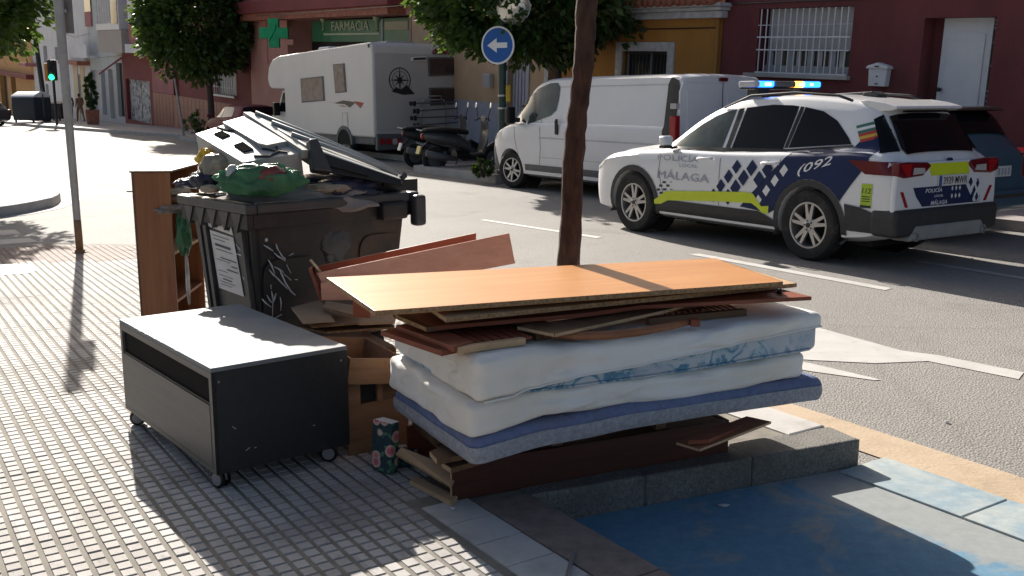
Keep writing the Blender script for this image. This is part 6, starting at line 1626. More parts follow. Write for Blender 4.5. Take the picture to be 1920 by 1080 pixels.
# wide grey end panel that carries the poster
def onleft(px, py, off=.006):
    n_ = Vector((math.cos(R(BA + 90)), math.sin(R(BA + 90)), 0)); p = PL(px, py, bb - n_ * .06, n_); q = Matrix.Rotation(-R(BA), 3, 'Z') @ (p - bb); return q.x, q.z
def slope_y(z): return -(.11 + (.045 - .11) * (z - .16) / .74)
lf = lambda off: (lambda x, z: (x, slope_y(z) + off, z))
patch([(.15, .20), (.09, .86), (.70, .86), (.66, .20)], lf(.006), m('bin_grey'), 'end_panel', wbn, .3, smooth=False)
for x in (.115, .53, .60):
    MB().add([lf(.0)(x, .2), lf(.0)(x + .035, .2), lf(.0)(x + .035, .87), lf(.0)(x, .87), lf(.03)(x, .2), lf(.03)(x + .035, .2), lf(.03)(x + .035, .87), lf(.03)(x, .87)], [(4, 5, 6, 7), (0, 4, 7, 3), (1, 2, 6, 5)]).build('rib', m('bin_grey'), wbn)
pz = [onleft(*p) for p in ((399, 430), (443, 445), (454, 557), (408, 540))]
po_ = patch(pz, lf(.012), m('poster'), 'poster', wbn, .3, smooth=False)
pz2 = [onleft(*p) for p in ((384, 391), (439, 412), (443, 441), (398, 424))]
patch(pz2, lf(.012), m('poster'), 'poster_head', wbn, .3, smooth=False)
def between(q, u_, v_):
    a = Vector(q[0]).lerp(Vector(q[1]), u_); b = Vector(q[3]).lerp(Vector(q[2]), u_); return tuple(a.lerp(b, v_))
for v_, u0, u1, hh_ in ((.06, .12, .8, .012), (.12, .12, .62, .012), (.20, .16, .80, .045), (.29, .16, .85, .014), (.42, .30, .95, .02), (.47, .12, .7, .01), (.52, .70, .95, .02), (.60, .50, .95, .022), (.66, .12, .5, .01), (.74, .12, .7, .01), (.79, .25, .62, .022), (.85, .12, .75, .01), (.90, .12, .6, .01)):
    patch([between(pz, u0, v_), between(pz, u1, v_), between(pz, u1, v_ + hh_), between(pz, u0, v_ + hh_)], lf(.0145), m('ink'), 'poster_line', wbn, .5, smooth=False)
for u0, u1, v0, v1 in ((.22, .42, .25, .5), (.2, .6, .62, .68), (.8, .9, .3, .8)):
    patch([between(pz2, u0, v0), between(pz2, u1, v0), between(pz2, u1, v1), between(pz2, u0, v1)], lf(.0145), m('ink'), 'poster_line', wbn, .5, smooth=False)
# graffiti strokes: on the poster side edge and on the long side
def onright(px, py):
    n_ = Vector((math.cos(R(BA + 180)), math.sin(R(BA + 180)), 0)); p = PL(px, py, bb - n_ * .06, n_); q = Matrix.Rotation(-R(BA), 3, 'Z') @ (p - bb); return q.y, q.z
rt = lambda off: (lambda y, z: ((.11 + (.045 - .11) * (z - .16) / .74) - off, y, z))
Zg = lambda x, y: (380 + x / 4.5, 380 + y / 4.5)
st_ = [[(500, 355), (540, 378), (580, 405)], [(603, 345), (615, 380), (628, 405)], [(590, 420), (630, 455), (690, 488)], [(630, 405), (660, 450), (690, 475)], [(545, 480), (575, 530), (605, 600)], [(700, 520), (740, 595)], [(640, 555), (665, 610), (700, 680), (750, 750), (790, 785)],
       [(680, 600), (745, 655)], [(555, 565), (590, 605), (650, 655)], [(590, 600), (640, 650), (720, 730)], [(718, 445), (755, 425)], [(775, 648), (800, 650)], [(600, 830), (600, 970)], [(583, 745), (595, 800), (602, 840)], [(623, 765), (612, 810), (602, 845)], [(545, 780), (575, 830), (600, 850)], [(660, 800), (670, 850), (668, 915)], [(505, 812), (540, 850), (588, 885)], [(625, 978), (680, 945)], [(600, 540), (640, 560), (680, 590)], [(575, 690), (578, 730)]]
for s_ in st_:
    pts = [rt(.016)(*onright(*Zg(*p))) for p in s_]
    MB().tube(pts, [.0022] + [.0048] * (len(pts) - 2) + [.0026], 5).build('graffiti_stroke', m('graffiti'), wbn, smooth=True)
MB().lathe([(0, 0), (.010, .0), (0, .006)], 10, M4(rt(.004)(*onright(*Zg(530, 313))), ry=R(-90))).build('paint_spot', m('graffiti'), wbn)
for s_ in ([(300, 345), (330, 390), (365, 435)], [(295, 430), (335, 440), (370, 490), (390, 580)], [(330, 620), (355, 660), (380, 690)]):
    pts = [lf(.010)(*onleft(*Zg(*p))) for p in s_]; MB().tube(pts, [.002, .0045, .002] if len(pts) == 3 else [.002, .005, .005, .002], 5).build('graffiti_stroke', m('graffiti'), wbn, smooth=True)
# pressed panels and pocket on the long side
def rpanel(y0, y1, z0, z1, d, mat, nm, r=.08):
    pts = []
    for cy, cz, a0 in ((y1 - r, z0 + .02, -90), (y1 - r, z1 - r, 0), (y0 + r, z1 - r, 90), (y0 + r, z0 + .02, 180)):
        if a0 in (0, 90): pts += [(cy + r * math.cos(R(a0 + 15 * k)), cz + r * math.sin(R(a0 + 15 * k))) for k in range(7)]
        else: pts.append((y1 if a0 == -90 else y0, z0))
    return patch(pts, rt(d), m(mat), nm, wbn, .15, smooth=False)
rpanel(-.46, -.11, .20, .68, .012, 'bin_dark', 'pressed_panel'); rpanel(-1.02, -.74, .22, .76, .012, 'bin_dark', 'pressed_panel')
MB().box(-.05, .05, -1.02, -.84, .85, .95).build('lifting_pocket', m('bin_dark'), wbn, bevel=.015)
MB().box(-.075, .0, -BW_ - .02, -1.06, .80, .985).build('trunnion', m('bin_grey'), wbn, bevel=.02)
blob('dented_patch', 'bin_grey', rt(-.012)(-.58, .74), (.022, .12, .12), 31, .25, parent=wbn)
for x, y in ((.2, -.2), (BL_ - .2, -.2), (.2, -BW_ + .2), (BL_ - .2, -BW_ + .2)):
    MB().lathe([(0, -.025), (.08, -.025), (.085, 0), (.08, .025), (0, .025)], 18, M4((x, y, .085), rx=R(90))).box(x - .02, x + .02, y - .03, y + .03, .09, .19).build('wheel', m('tyre'), wbn)
# the thrown-open lid: front tray and rear half
def at_y(px, py, y): return PL(px, py, Vector((0, y, 0)), Vector((0, 1, 0)))
c1, c2, c3, c4 = at_y(367, 251, 6.05), at_y(455, 304, 5.50), at_y(564, 287, 5.78), at_y(458, 222, 6.32)
Wi = wbn.matrix_basis.inverted() if False else (Matrix.Rotation(-R(BA), 4, 'Z') @ Matrix.Translation(-bb))
def bil(q, u_, v_): return q[0].lerp(q[1], u_).lerp(q[3].lerp(q[2], u_), v_)
lq = [Wi @ p for p in (c1, c2, c3, c4)]
ln = (lq[1] - lq[0]).cross(lq[3] - lq[0]).normalized()
if ln.z < 0: ln = -ln
def lidpt(u_, v_, h_): return bil(lq, u_, v_) + ln * (h_ + .02 * math.sin(math.pi * u_) * math.sin(math.pi * v_))
lid = bpy.data.objects.new('lid', None); col.objects.link(lid); lid.parent = wbn
mb = MB().grid(lambda a, b: lidpt(a, b, 0), 12, 10)
for e_ in ([(k / 12, 0) for k in range(13)], [(1, k / 12) for k in range(13)], [(k / 12, 1) for k in range(13)], [(0, k / 12) for k in range(13)]):
    for p, q in zip(e_, e_[1:]):
        f_ = lambda uv, h_: Vector(((uv[0] - .5) * (1 - h_ * .3) + .5, (uv[1] - .5) * (1 - h_ * .3) + .5, 0))
        a, b = lidpt(*p, 0), lidpt(*q, 0); mb.add([a, b, b - ln * .15 + Vector((0, 0, -.02)), a - ln * .15 + Vector((0, 0, -.02))], [(0, 1, 2, 3)])
mb.build('lid_tray', m('bin_lid'), lid, smooth=True, angle=35)
def lidquad(us, nm, mat, h0=.003, h1=.012):
    top = [lidpt(u_, v_, h1) for u_, v_ in us]; bot = [lidpt(u_, v_, h0 - .01) for u_, v_ in us]; n = len(us)
    MB().add(top + bot, [tuple(range(n))] + [(i, (i + 1) % n, n + (i + 1) % n, n + i) for i in range(n)]).build(nm, m(mat), lid)
lidquad([(.18, .20), (.36, .20), (.36, .36), (.18, .36)], 'insert_hole', 'hole_dark', 0, .008); lidquad([(.60, .20), (.80, .20), (.80, .37), (.60, .37)], 'insert_hole', 'hole_dark', 0, .008)
lidquad([(.05, .52), (.78, .50), (.84, .58), (.80, .97), (.05, .95)], 'raised_panel', 'bin_lid', 0, .028)
for seg_ in ([(.02, .40), (.22, .45), (.28, .50)], [(.93, .25), (.99, .45), (.90, .75)], [(.82, .50), (.97, .80)], [(.74, .80), (.93, .70), (.97, .50)]):
    MB().tube([lidpt(u_, v_, .006) for u_, v_ in seg_], .006, 5).build('lid_rib', m('bin_dark'), lid)
d1_, d2_, d3_, d4_ = at_y(580, 275, 5.78), at_y(753, 336, 6.00), at_y(745, 322, 6.50), at_y(462, 206, 6.36)
e1, e2 = at_y(594, 321, 5.75), at_y(755, 349, 5.98)
dq = [Wi @ p for p in (d1_, d2_, d3_, d4_)]; f1, f2 = Wi @ e1, Wi @ e2
back1 = dq[3] - Vector((0, 0, .1)); back2 = dq[2] - Vector((0, 0, .05))
MB().add([dq[0], dq[1], dq[2], dq[3], f1, f2, back2, back1], [(0, 1, 2, 3), (0, 4, 5, 1), (1, 5, 6, 2), (2, 6, 7, 3), (3, 7, 4, 0), (4, 7, 6, 5)]).build('lid_rear', m('bin_lid'), lid, bevel=.015)
bm_a, bm_b = Wi @ at_y(462, 208, 6.33), Wi @ at_y(573, 279, 5.77)
MB().tube([bm_a + Vector((0, 0, -.03)), bm_b + Vector((0, 0, -.03))], .035, 4).build('lid_beam', m('bin_lid'), lid)
for v_ in (.3, .62, .9):
    MB().tube([bil(dq, .02, v_) + Vector((0, 0, .012)), bil(dq, .5, v_) + Vector((0, 0, .018)), bil(dq, .98, v_) + Vector((0, 0, .01))], .013, 6).build('lid_rib', m('bin_lid'), lid, smooth=True)
def sidept(u_, v_, off=.012):
    p = dq[0].lerp(dq[1], u_).lerp(f1.lerp(f2, u_), v_); n_ = (dq[1] - dq[0]).cross(f1 - dq[0]).normalized(); n_ = n_ if n_.x < 0 else -n_; return p + n_ * off
MB().add([sidept(u_, v_, .005) for u_, v_ in ((.02, .10), (.99, .12), (.99, .98), (.02, .98))] + [sidept(u_, v_, -.004) for u_, v_ in ((.02, .10), (.99, .12), (.99, .98), (.02, .98))], [(0, 1, 2, 3), (0, 4, 5, 1), (2, 6, 7, 3), (1, 5, 6, 2), (3, 7, 4, 0)]).build('lid_side', m('bin_dark'), lid)
hp_ = [(.12, .18), (.55, .30), (.62, .55), (.58, .80), (.14, .72)]
MB().add([sidept(u_, v_, .004) for u_, v_ in hp_] + [sidept(u_, v_, .03) for u_, v_ in hp_], [(0, 1, 6, 5), (1, 2, 7, 6), (2, 3, 8, 7), (3, 4, 9, 8), (4, 0, 5, 9), (5, 6, 7, 8, 9)]).build('lid_handle', m('bin_dark'), lid)
MB().add([sidept(0, -.25, -.03), sidept(.10, -.45, -.03), sidept(.16, 1.0, -.03), sidept(-.06, 1.05, -.03), sidept(0, -.25, .035), sidept(.10, -.45, .035), sidept(.16, 1.0, .035), sidept(-.06, 1.05, .035)], [(4, 5, 6, 7), (0, 4, 7, 3), (0, 1, 5, 4), (1, 2, 6, 5), (2, 3, 7, 6)]).build('lid_hinge', m('bin_grey'), lid, bevel=.01)
hz = Wi @ at_y(748, 333, 6.3)
for k in range(3): MB().tube([(hz.x + .02, hz.y + .09 * k, hz.z - .03), (hz.x - .06, hz.y + .09 * k, hz.z + .02)], .02, 8).build('hinge_lug', m('bin_grey'), lid)
MB().cb((hz.x - .02, hz.y + .02, hz.z - .10), (.05, .26, .18)).build('hinge_bracket', m('bin_dark'), lid)
# rubbish in the bin
def rub(nm, mat, px, py, y, rad, seed, label, amp=.25, sq=1., freq=2.5, rot=0): 
    return tag(blob(nm, mat, at_y(px, py, y), rad, seed, amp, freq, sub=5 if amp > .4 else 4, rot=rot, sq=sq), label, 'rubbish bag')
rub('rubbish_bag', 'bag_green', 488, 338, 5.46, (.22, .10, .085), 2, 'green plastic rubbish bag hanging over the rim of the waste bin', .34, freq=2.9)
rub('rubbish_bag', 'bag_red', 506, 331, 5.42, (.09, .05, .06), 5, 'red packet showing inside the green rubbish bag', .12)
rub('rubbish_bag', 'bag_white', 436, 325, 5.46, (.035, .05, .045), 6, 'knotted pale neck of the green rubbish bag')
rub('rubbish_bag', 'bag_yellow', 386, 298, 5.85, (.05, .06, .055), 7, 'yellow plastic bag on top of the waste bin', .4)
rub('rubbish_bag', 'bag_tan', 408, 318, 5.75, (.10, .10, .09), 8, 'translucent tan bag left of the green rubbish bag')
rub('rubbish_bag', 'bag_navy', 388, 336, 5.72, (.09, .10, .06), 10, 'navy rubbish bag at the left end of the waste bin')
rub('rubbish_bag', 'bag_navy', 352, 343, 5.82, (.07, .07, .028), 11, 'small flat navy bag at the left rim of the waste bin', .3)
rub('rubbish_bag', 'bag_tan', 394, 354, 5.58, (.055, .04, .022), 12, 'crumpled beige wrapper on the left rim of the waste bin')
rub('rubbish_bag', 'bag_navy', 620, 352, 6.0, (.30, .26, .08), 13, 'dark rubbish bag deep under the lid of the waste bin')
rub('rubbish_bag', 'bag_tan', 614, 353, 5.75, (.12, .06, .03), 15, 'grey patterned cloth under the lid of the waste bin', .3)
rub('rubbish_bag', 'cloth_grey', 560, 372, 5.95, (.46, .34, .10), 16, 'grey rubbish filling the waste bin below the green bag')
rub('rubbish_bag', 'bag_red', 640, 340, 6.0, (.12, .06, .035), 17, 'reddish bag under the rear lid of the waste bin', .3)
for i, (x, y) in enumerate(((398, 360), (413, 366))):
    p = G(x, y, 1.012); tag(MB().lathe([(.0, 0), (.02, 0), (.021, .006), (0, .008)], 12, M4(p, rz=.5, sc_=(1.3, .7, 1))).build('bottle_cap', m('sign_white')), ['white cap lying on the bin rim, left of two', 'white cap lying on the bin rim, right of two'][i], 'cap')
tag(MB().cb((0, 0, 0), (.16, .05, .012), M4(G(372, 351, 1.03), rz=R(-30), rx=.1)).build('white_packet', m('bag_white'), bevel=.004), 'flat white packet on the left rim of the waste bin', 'packet')

# ------------------------------------------------------------------ the heap: frame of reference
HA = R(28); ha = Vector((math.cos(HA), math.sin(HA), 0)); hb2 = Vector((-ha.y, ha.x, 0)); HO = Vector((-.13, 3.50, 0))
def hp3(x, y, z): return HO + ha * x + hb2 * y + Vector((0, 0, z))
def rbox(L, W, Hh, r, nx, ny, nz, fn):                # rounded box, warped by fn
    vs = {}; fs = []; mb = MB()
    def key(i, j, k): return (i, j, k)
    idx = {}
    def vert(i, j, k):
        if (i, j, k) in idx: return idx[(i, j, k)]
        p = Vector((L * i / nx, W * j / ny, Hh * k / nz))
        c = Vector((min(max(p.x, r), L - r), min(max(p.y, r), W - r), min(max(p.z, min(r, Hh * .49)), Hh - min(r, Hh * .49))))
        d = p - c
        rz_ = min(r, Hh * .49)
        if d.length > 1e-6:
            dd = Vector((d.x / r, d.y / r, d.z / rz_)); mx = max(abs(dd.x), abs(dd.y), abs(dd.z)); dd = dd.normalized() * mx
            p = c + Vector((dd.x * r, dd.y * r, dd.z * rz_))
        idx[(i, j, k)] = len(mb.v); mb.v.append(tuple(fn(p))); return idx[(i, j, k)]
    for i in range(nx):
        for j in range(ny):
            for k in (0, nz): mb.f.append((vert(i, j, k), vert(i+1, j, k), vert(i+1, j+1, k), vert(i, j+1, k)))
    for i in range(nx):
        for k in range(nz):
            for j in (0, ny): mb.f.append((vert(i, j, k), vert(i+1, j, k), vert(i+1, j, k+1), vert(i, j, k+1)))
    for j in range(ny):
        for k in range(nz):
            for i in (0, nx): mb.f.append((vert(i, j, k), vert(i, j+1, k), vert(i, j+1, k+1), vert(i, j, k+1)))
    return mb
def wr(p, s_, f_, seed): return mnoise.noise(Vector((p.x * f_[0] + seed, p.y * f_[1], p.z * f_[2]))) * s_
LM, WM = 1.64, .78
# blue thin mattress
def f_blue(p): 
    sag = .012 * math.sin(p.x / LM * math.pi) - .02 * (p.x < .3) * (1 - p.x / .3) ** 2
    return Vector((p.x, p.y + .01 * math.sin(p.x * 3), p.z + sag + wr(p, .006, (5, 5, 3), 2)))
bm1 = rbox(LM + .07, WM + .03, .110, .05, 60, 26, 6, f_blue)
mt1 = thing('mattress', 'thin blue mattress at the bottom of the heap', 'mattress', hp3(-.02, -.02, .250), HA)
bm1.build('pad', m('mattress_blue'), mt1, smooth=True)
# grey border band round its rim
def f_band(p): q = f_blue(p); return q
bb1 = MB()
for k, (zz0, zz1) in enumerate(((.012, .075),)):
    prev = None
    def rim(t):
        Lp, Wp, r = LM + .06, WM + .03, .06; per = [(r, 0), (Lp - r, 0)]
        return None
    pts = []
    Lp, Wp, r = LM + .06 + .010, WM + .03 + .010, .050
    for cx, cy, a0 in ((Lp - r, r, -90), (Lp - r, Wp - r, 0), (r, Wp - r, 90), (r, r, 180)):
        for q in range(7): pts.append((cx + r * math.cos(R(a0 + 15 * q)) - .004, cy + r * math.sin(R(a0 + 15 * q)) - .004))
    dense = []
    for i in range(len(pts)):
        a, b = Vector(pts[i]), Vector(pts[(i + 1) % len(pts)]); n = max(1, int((b - a).length / .05)); dense += [a.lerp(b, t / n) for t in range(n)]
    n = len(dense); vs = []
    for zz, ins in ((zz0, .010), (.03, .0), (.052, -.002), (zz1, .002)):
        for p in dense:
            c_ = Vector((LM / 2, WM / 2)); d = (c_ - p).normalized(); q = p + d * ins; vs.append(tuple(f_blue(Vector((q.x, q.y, zz)))))
    fs = [(j * n + i, j * n + (i + 1) % n, (j + 1) * n + (i + 1) % n, (j + 1) * n + i) for j in range(3) for i in range(n)]
    bb1.add(vs, fs)
bb1.build('border', m('mattress_grey'), mt1, smooth=True)
for x, y in ((.36, .05), (.28, .012), (.85, .01), (.62, .10), (1.30, .012), (1.25, .10), (1.0, .08)):
    for k in range(4):
        z = .106 if y > .03 else .085
        p = f_blue(Vector((x + k * .012, y + .004 * k * (-1 if y > .03 else 0), z - (0 if y > .03 else k * .006))))
        MB().cb((0, 0, 0), (.008, .004, .004), M4(p, rz=.6)).build('tuft_stitch', m('sign_white'), mt1)
# white sheeted mattress in the middle
def crease(p, a, f_, seed): return (.5 - min(1, abs(mnoise.noise(Vector((p.x * f_[0] + seed, p.y * f_[1], p.z * f_[2])))) * 3)) * a
def f_mid(p):
    e = 1 - min(p.y, .25) / .25; l_ = 1 - min(p.x, .35) / .35
    return Vector((p.x + wr(p, .02, (6, 7, 14), 5) * l_, p.y + (wr(p, .008, (4, 3, 16), 9) + crease(p, .011, (2.2, 4, 17), 31)) * e - .012 * l_ * e, p.z + wr(p, .006, (5, 4, 3), 4) + crease(p, .010, (2.6, 5, 12), 3) * e - .03 * l_ * l_ * (p.z < .06) + .012 * math.sin(p.x * 4)))
mt2 = thing('mattress', 'white sheeted mattress in the middle of the heap', 'mattress', hp3(-.035, .0, .362), HA)
rbox(LM - .02, WM, .118, .032, 90, 36, 10, f_mid).build('sheeted_pad', m('sheet'), mt2, smooth=True)
# top mattress: flowered ticking under a fitted sheet
TH_ = .160
def f_top(p):
    return Vector((p.x, p.y + wr(p, .006, (5, 3, 5), 1), p.z + wr(p, .006, (3, 3, 2), 11) + .006 * math.cos(p.x * 3.4)))
mt3 = thing('mattress', 'thick flowered mattress with a slipped white fitted sheet, topmost of the heap', 'mattress', hp3(.0, -.01, .474), HA)
rbox(LM, WM, TH_, .03, 60, 30, 8, f_top).build('ticking', m('mattress_floral'), mt3, smooth=True)
def zc(x): 
    t = x / LM
    return TH_ * (-.04 + (.0 if t < .07 else .68 * ((t - .07) / .93) ** .55))
def f_sheet(p):
    c_ = Vector((LM / 2, WM / 2, TH_ / 2)); q = f_top(p); l_ = max(0, 1 - p.x / .30)
    front = max(0, 1 - p.y / .12)
    cut = zc(p.x)
    fold = .010 * max(0, math.sin(p.x * 55 + 3 * p.z)) * front * max(0, 1 - abs(p.x - .26) / .16) * max(0, 1 - p.z / TH_)
    return Vector((q.x + (p.x - c_.x) * .016 - l_ * .012 * mnoise.noise(p * 9), q.y - front * (.014 + fold) - .012 * l_ * front + wr(p, .005, (7, 3, 9), 21) + crease(p, .006, (1.6 + 3 * l_, 4, 11), 47) * front, q.z + .010 + wr(p, .006, (8, 6, 4), 13) - .012 * l_ * (1 - p.z / TH_)))
sh_ = rbox(LM, WM, TH_, .032, 110, 50, 18, lambda p: p)
keep = MB(); 
vv = [Vector(p) for p in sh_.v]
def f_cut(p):
    cz = zc(p.x) if p.y < WM * .5 else TH_ * .2
    q = Vector((p.x, p.y, max(p.z, cz)))
    return q
fs = []
for f in sh_.f:
    zs_ = [vv[i].z for i in f]; xs_ = [vv[i].x for i in f]; ys_ = [vv[i].y for i in f]
    cz = zc(sum(xs_) / 4) if sum(ys_) / 4 < WM * .5 else TH_ * .2
    if max(zs_) < cz - .001: continue
    fs.append(f)
keep.v = [tuple(f_sheet(f_cut(p))) for p in vv]; keep.f = fs
keep.build('fitted_sheet', m('sheet'), mt3, smooth=True)
hem = []
for k in range(90):
    x = LM * (.02 + .97 * k / 89); hem.append(tuple(f_sheet(Vector((x, .0, max(zc(x), .004)))) + Vector((0, -.001, 0))))
MB().tube(hem, .0045, 5).build('hem', m('sheet'), mt3, smooth=True)
for z_ in (.012, TH_ - .014):
    MB().tube([tuple(f_top(Vector((LM * (.03 + .94 * k / 60), -.001, z_)))) for k in range(61)] + [tuple(f_top(Vector((LM + .001, WM * (.04 + .9 * k / 20), z_)))) for k in range(21)], .005, 5).build('piping', m('mattress_floral'), mt3, smooth=True)
for z_ in ():
    MB().tube([tuple(f_blue(Vector((.002, (WM + .03) * (.92 - .84 * k / 20), z_)))) for k in range(21)] + [tuple(f_blue(Vector(((LM + .06) * (.03 + .94 * k / 60), .0, z_)))) for k in range(61)], .0045, 5).build('piping', m('mattress_grey'), mt1, smooth=True)
# turned-up hem corners
MB().grid(lambda a, b: (LM - .40 + .40 * a, WM - .10 + .10 * b + .02 * a, TH_ + .012 + .035 * b * a + .01 * math.sin(a * 9)), 10, 4).build('sheet_fold', m('sheet'), mt3, smooth=True)
MB().grid(lambda a, b: (-.02 + .03 * b + .02 * math.sin(a * 7), .20 + a * .42, TH_ + .005 + .035 * math.sin(math.pi * b) + .012 * math.sin(a * 11)), 16, 6).build('sheet_fold', m('sheet'), mt3, smooth=True)

# ------------------------------------------------------------------ boards on top
def board(name, px4, z, th, mat, label, cat='board', dz=(0, 0, 0, 0), edge=None, bevel=.0015, grp=None):
    P = [G(x, y, z + d) if not isinstance(x, Vector) else x for (x, y), d in zip(px4, dz)]
    o_ = P[0].copy(); xa = (P[1] - P[0]); ang = math.atan2(xa.y, xa.x)
    Ri = Matrix.Rotation(-ang, 3, 'Z'); L_ = [Ri @ (p - o_) for p in P]
    n = len(L_); root = link(name, MB().add([tuple(p) for p in L_] + [tuple(p - Vector((0, 0, th))) for p in L_], [tuple(range(n)), tuple(range(n, 2*n))[::-1]] + [(i, (i+1) % n, n + (i+1) % n, n + i) for i in range(n)]).mesh(name, m(mat)), None, bevel)
    root.location = o_; root.rotation_euler = (0, 0, ang)
    if edge:
        for i, em_ in edge.items():
            a, b = L_[i], L_[(i+1) % n]; d = (b - a); nrm = Vector((d.y, -d.x, 0)).normalized(); c_ = sum(L_, Vector()) / n
            if nrm.dot(a - c_) < 0: nrm = -nrm
            u_ = d.normalized() * .001
            MB().add([a + nrm * .0012 + u_, b + nrm * .0012 - u_, b + nrm * .0012 - u_ - Vector((0, 0, th - .002)), a + nrm * .0012 + u_ - Vector((0, 0, th - .002))], [(0, 1, 2, 3)]).build('board_edge', m(em_), root)
    return tag(root, label, cat, grp)
board('wooden_board', [(703, 583), (1468, 528), (1340, 484), (612, 520)], .800, .020, 'wood_orange', 'bright orange veneered board lying topmost on the heap', edge={0: 'chipboard', 3: 'chipboard', 1: 'wood_brown'})
board('wooden_board', [(836, 596), (1494, 531), (1380, 498), (760, 545)], .762, .018, 'wood_pale', 'pale topped chipboard panel right under the orange board', edge={0: 'chipboard', 1: 'wood_brown'})
board('wooden_board', [(812, 612), (1100, 587), (1200, 573), (1522, 556), (1400, 525), (1000, 545), (745, 580)], .727, .016, 'wood_red', 'dark red wardrobe door with fittings poking out at the right', dz=(-.01, 0, 0, .012, .012, 0, -.01), edge={0: 'wood_red', 2: 'wood_red'})
for i, (x, y) in enumerate(((1293, 556), (1460, 548))):
    p = G(x, y, .742); h_ = tag(MB().lathe([(0, 0), (.011, 0), (.011, .018), (.006, .03), (0, .03)], 10, M4(p, rx=R(60))).cb((0, 0, 0), (.035, .014, .006), M4(p + Vector((0, 0, .002)), rz=.4)).build('hinge_fitting', m('black_metal')), ['black hinge fitting in the middle of the dark red door', 'black hinge fitting at the right end of the dark red door'][i], 'hinge')
board('wooden_board', [(970, 612), (1040, 626), (1245, 582), (1330, 560), (1150, 555)], .700, .014, 'wood_brown', 'dark brown board with pale edge jutting left under the red door', edge={1: 'wood_pale', 0: 'wood_pale', 2: 'wood_pale'})
board('wooden_board', [(742, 590), (800, 614), (1020, 590), (960, 560)], .716, .018, 'wood_brown', 'dark board end sticking out left below the pale chipboard', edge={0: 'chipboard', 1: 'wood_brown'})
# curved chair back
pts = [G(x, y, .672) for x, y in ((1020, 628), (1080, 630), (1140, 629), (1200, 622), (1260, 611), (1300, 602))]
cvb = thing('chair_back', 'curved orange brown chair rail squeezed under the boards', 'chair part', pts[0])
MB().tube([tuple(p - pts[0]) for p in pts], [.012, .016, .017, .017, .016, .011], 10).build('curved_rail', m('wood_cherry_x'), cvb, smooth=True)
p6 = G(1302, 604, .672) - pts[0]; p7 = G(1312, 608, .672) - pts[0]
MB().cb(tuple(p6), (.04, .05, .028), M4((0, 0, 0))).build('rail_joint', m('wood_red'), cvb, bevel=.004)
# louvred shutter at the right
lv = thing('louvre_panel', 'reddish louvred panel showing at the right between boards and mattress', 'shutter', hp3(.86, .16, .648), HA + R(-6))
for k in range(14):
    MB().cb((0, 0, 0), (.022, .42, .006), M4((.03 + k * .030, .21, .030), ry=R(28))).build('slat', m('wood_red'), lv)
MB().box(-.01, .46, -.03, .0, .0, .026).build('rail', m('wood_brown'), lv); MB().box(-.01, .46, .42, .45, .0, .026).build('rail', m('wood_brown'), lv)
# slatted frame at the left
so_ = G(850, 655, .652)
slf = thing('slatted_panel', 'reddish slatted frame with pale ends on the left of the white sheet', 'slatted frame', so_)
def pxprism(nm, px, z, th, mat, par, o_, dz=None):
    q = [G(x, y, z + (dz[i] if dz else 0)) - o_ for i, (x, y) in enumerate(px)]; n = len(q)
    return MB().add([tuple(p) for p in q] + [tuple(p - Vector((0, 0, th))) for p in q], [tuple(range(n)), tuple(range(n, 2*n))[::-1]] + [(i, (i+1) % n, n + (i+1) % n, n + i) for i in range(n)]).build(nm, m(mat), par, bevel=.0015)
pxprism('side_rail', [(714, 620), (828, 658), (868, 650), (752, 612)], .668, .020, 'wood_red', slf, so_)
pxprism('side_rail', [(742, 610), (850, 650), (888, 640), (790, 601)], .688, .020, 'wood_red', slf, so_)
for k in range(7): pxprism('slat', [(806 + k * 19, 612 - k * 1.6), (872 + k * 19, 642 - k * 1.6), (884 + k * 19, 640 - k * 1.6), (818 + k * 19, 610 - k * 1.6)], .678, .010, 'wood_red', slf, so_)
pxprism('front_rail', [(856, 648), (858, 651), (986, 634), (980, 631)], .682, .026, 'wood_pale', slf, so_)
pxprism('back_rail', [(790, 604), (800, 609), (940, 594), (930, 590)], .690, .026, 'wood_red', slf, so_)

# packing blocks that carry the boards
for i, (x, y, l_) in enumerate(((.35, .35, .5), (1.1, .40, .45))):
    tag(MB().cb((0, 0, 0), (.09, l_, .05), M4(hp3(x, y, .675), HA)).build('timber_block', m('wood_brown')), ['dark timber block deep under the boards, left of two', 'dark timber block deep under the boards, right of two'][i], 'timber')

# long pine drawer leaning behind the heap
def quadboard(nm, q, th, mat, par, o_):
    q = [p - o_ for p in q]; n_ = (q[1] - q[0]).cross(q[3] - q[0]).normalized() * th
    return MB().add([tuple(p) for p in q] + [tuple(p + n_) for p in q], [(0, 1, 2, 3), (7, 6, 5, 4), (0, 4, 5, 1), (1, 5, 6, 2), (2, 6, 7, 3), (3, 7, 4, 0)]).build(nm, m(mat), par, bevel=.0015)
y0, y1 = 4.75, 5.02
o_ = at_y(600, 560, y0)
ldr = thing('long_drawer', 'long pine drawer tilted up behind the orange board', 'drawer', o_)
A_, B_, C_, D_ = at_y(620, 560, 4.72), at_y(966, 494, 5.02), at_y(955, 437, 5.02), at_y(594, 512, 4.72)
quadboard('near_side', [A_, B_, C_, D_], -.016, 'wood_pinkpine', ldr, o_)
E_, F_, G_, H_ = at_y(600, 545, 4.98), at_y(893, 490, 5.26), at_y(893, 437, 5.26), at_y(594, 500, 4.98)
quadboard('far_side', [E_, F_, G_, H_], -.016, 'wood_red', ldr, o_)
quadboard('end_board', [at_y(600, 566, 4.71), at_y(592, 545, 5.0), at_y(584, 499, 5.0), at_y(578, 504, 4.71)], .016, 'wood_red', ldr, o_)
quadboard('bottom_board', [A_ + Vector((0, .02, .01)), B_ + Vector((0, .02, .01)), F_ + Vector((0, -.01, 0)), E_ + Vector((0, -.01, 0))], -.008, 'wood_pale', ldr, o_)
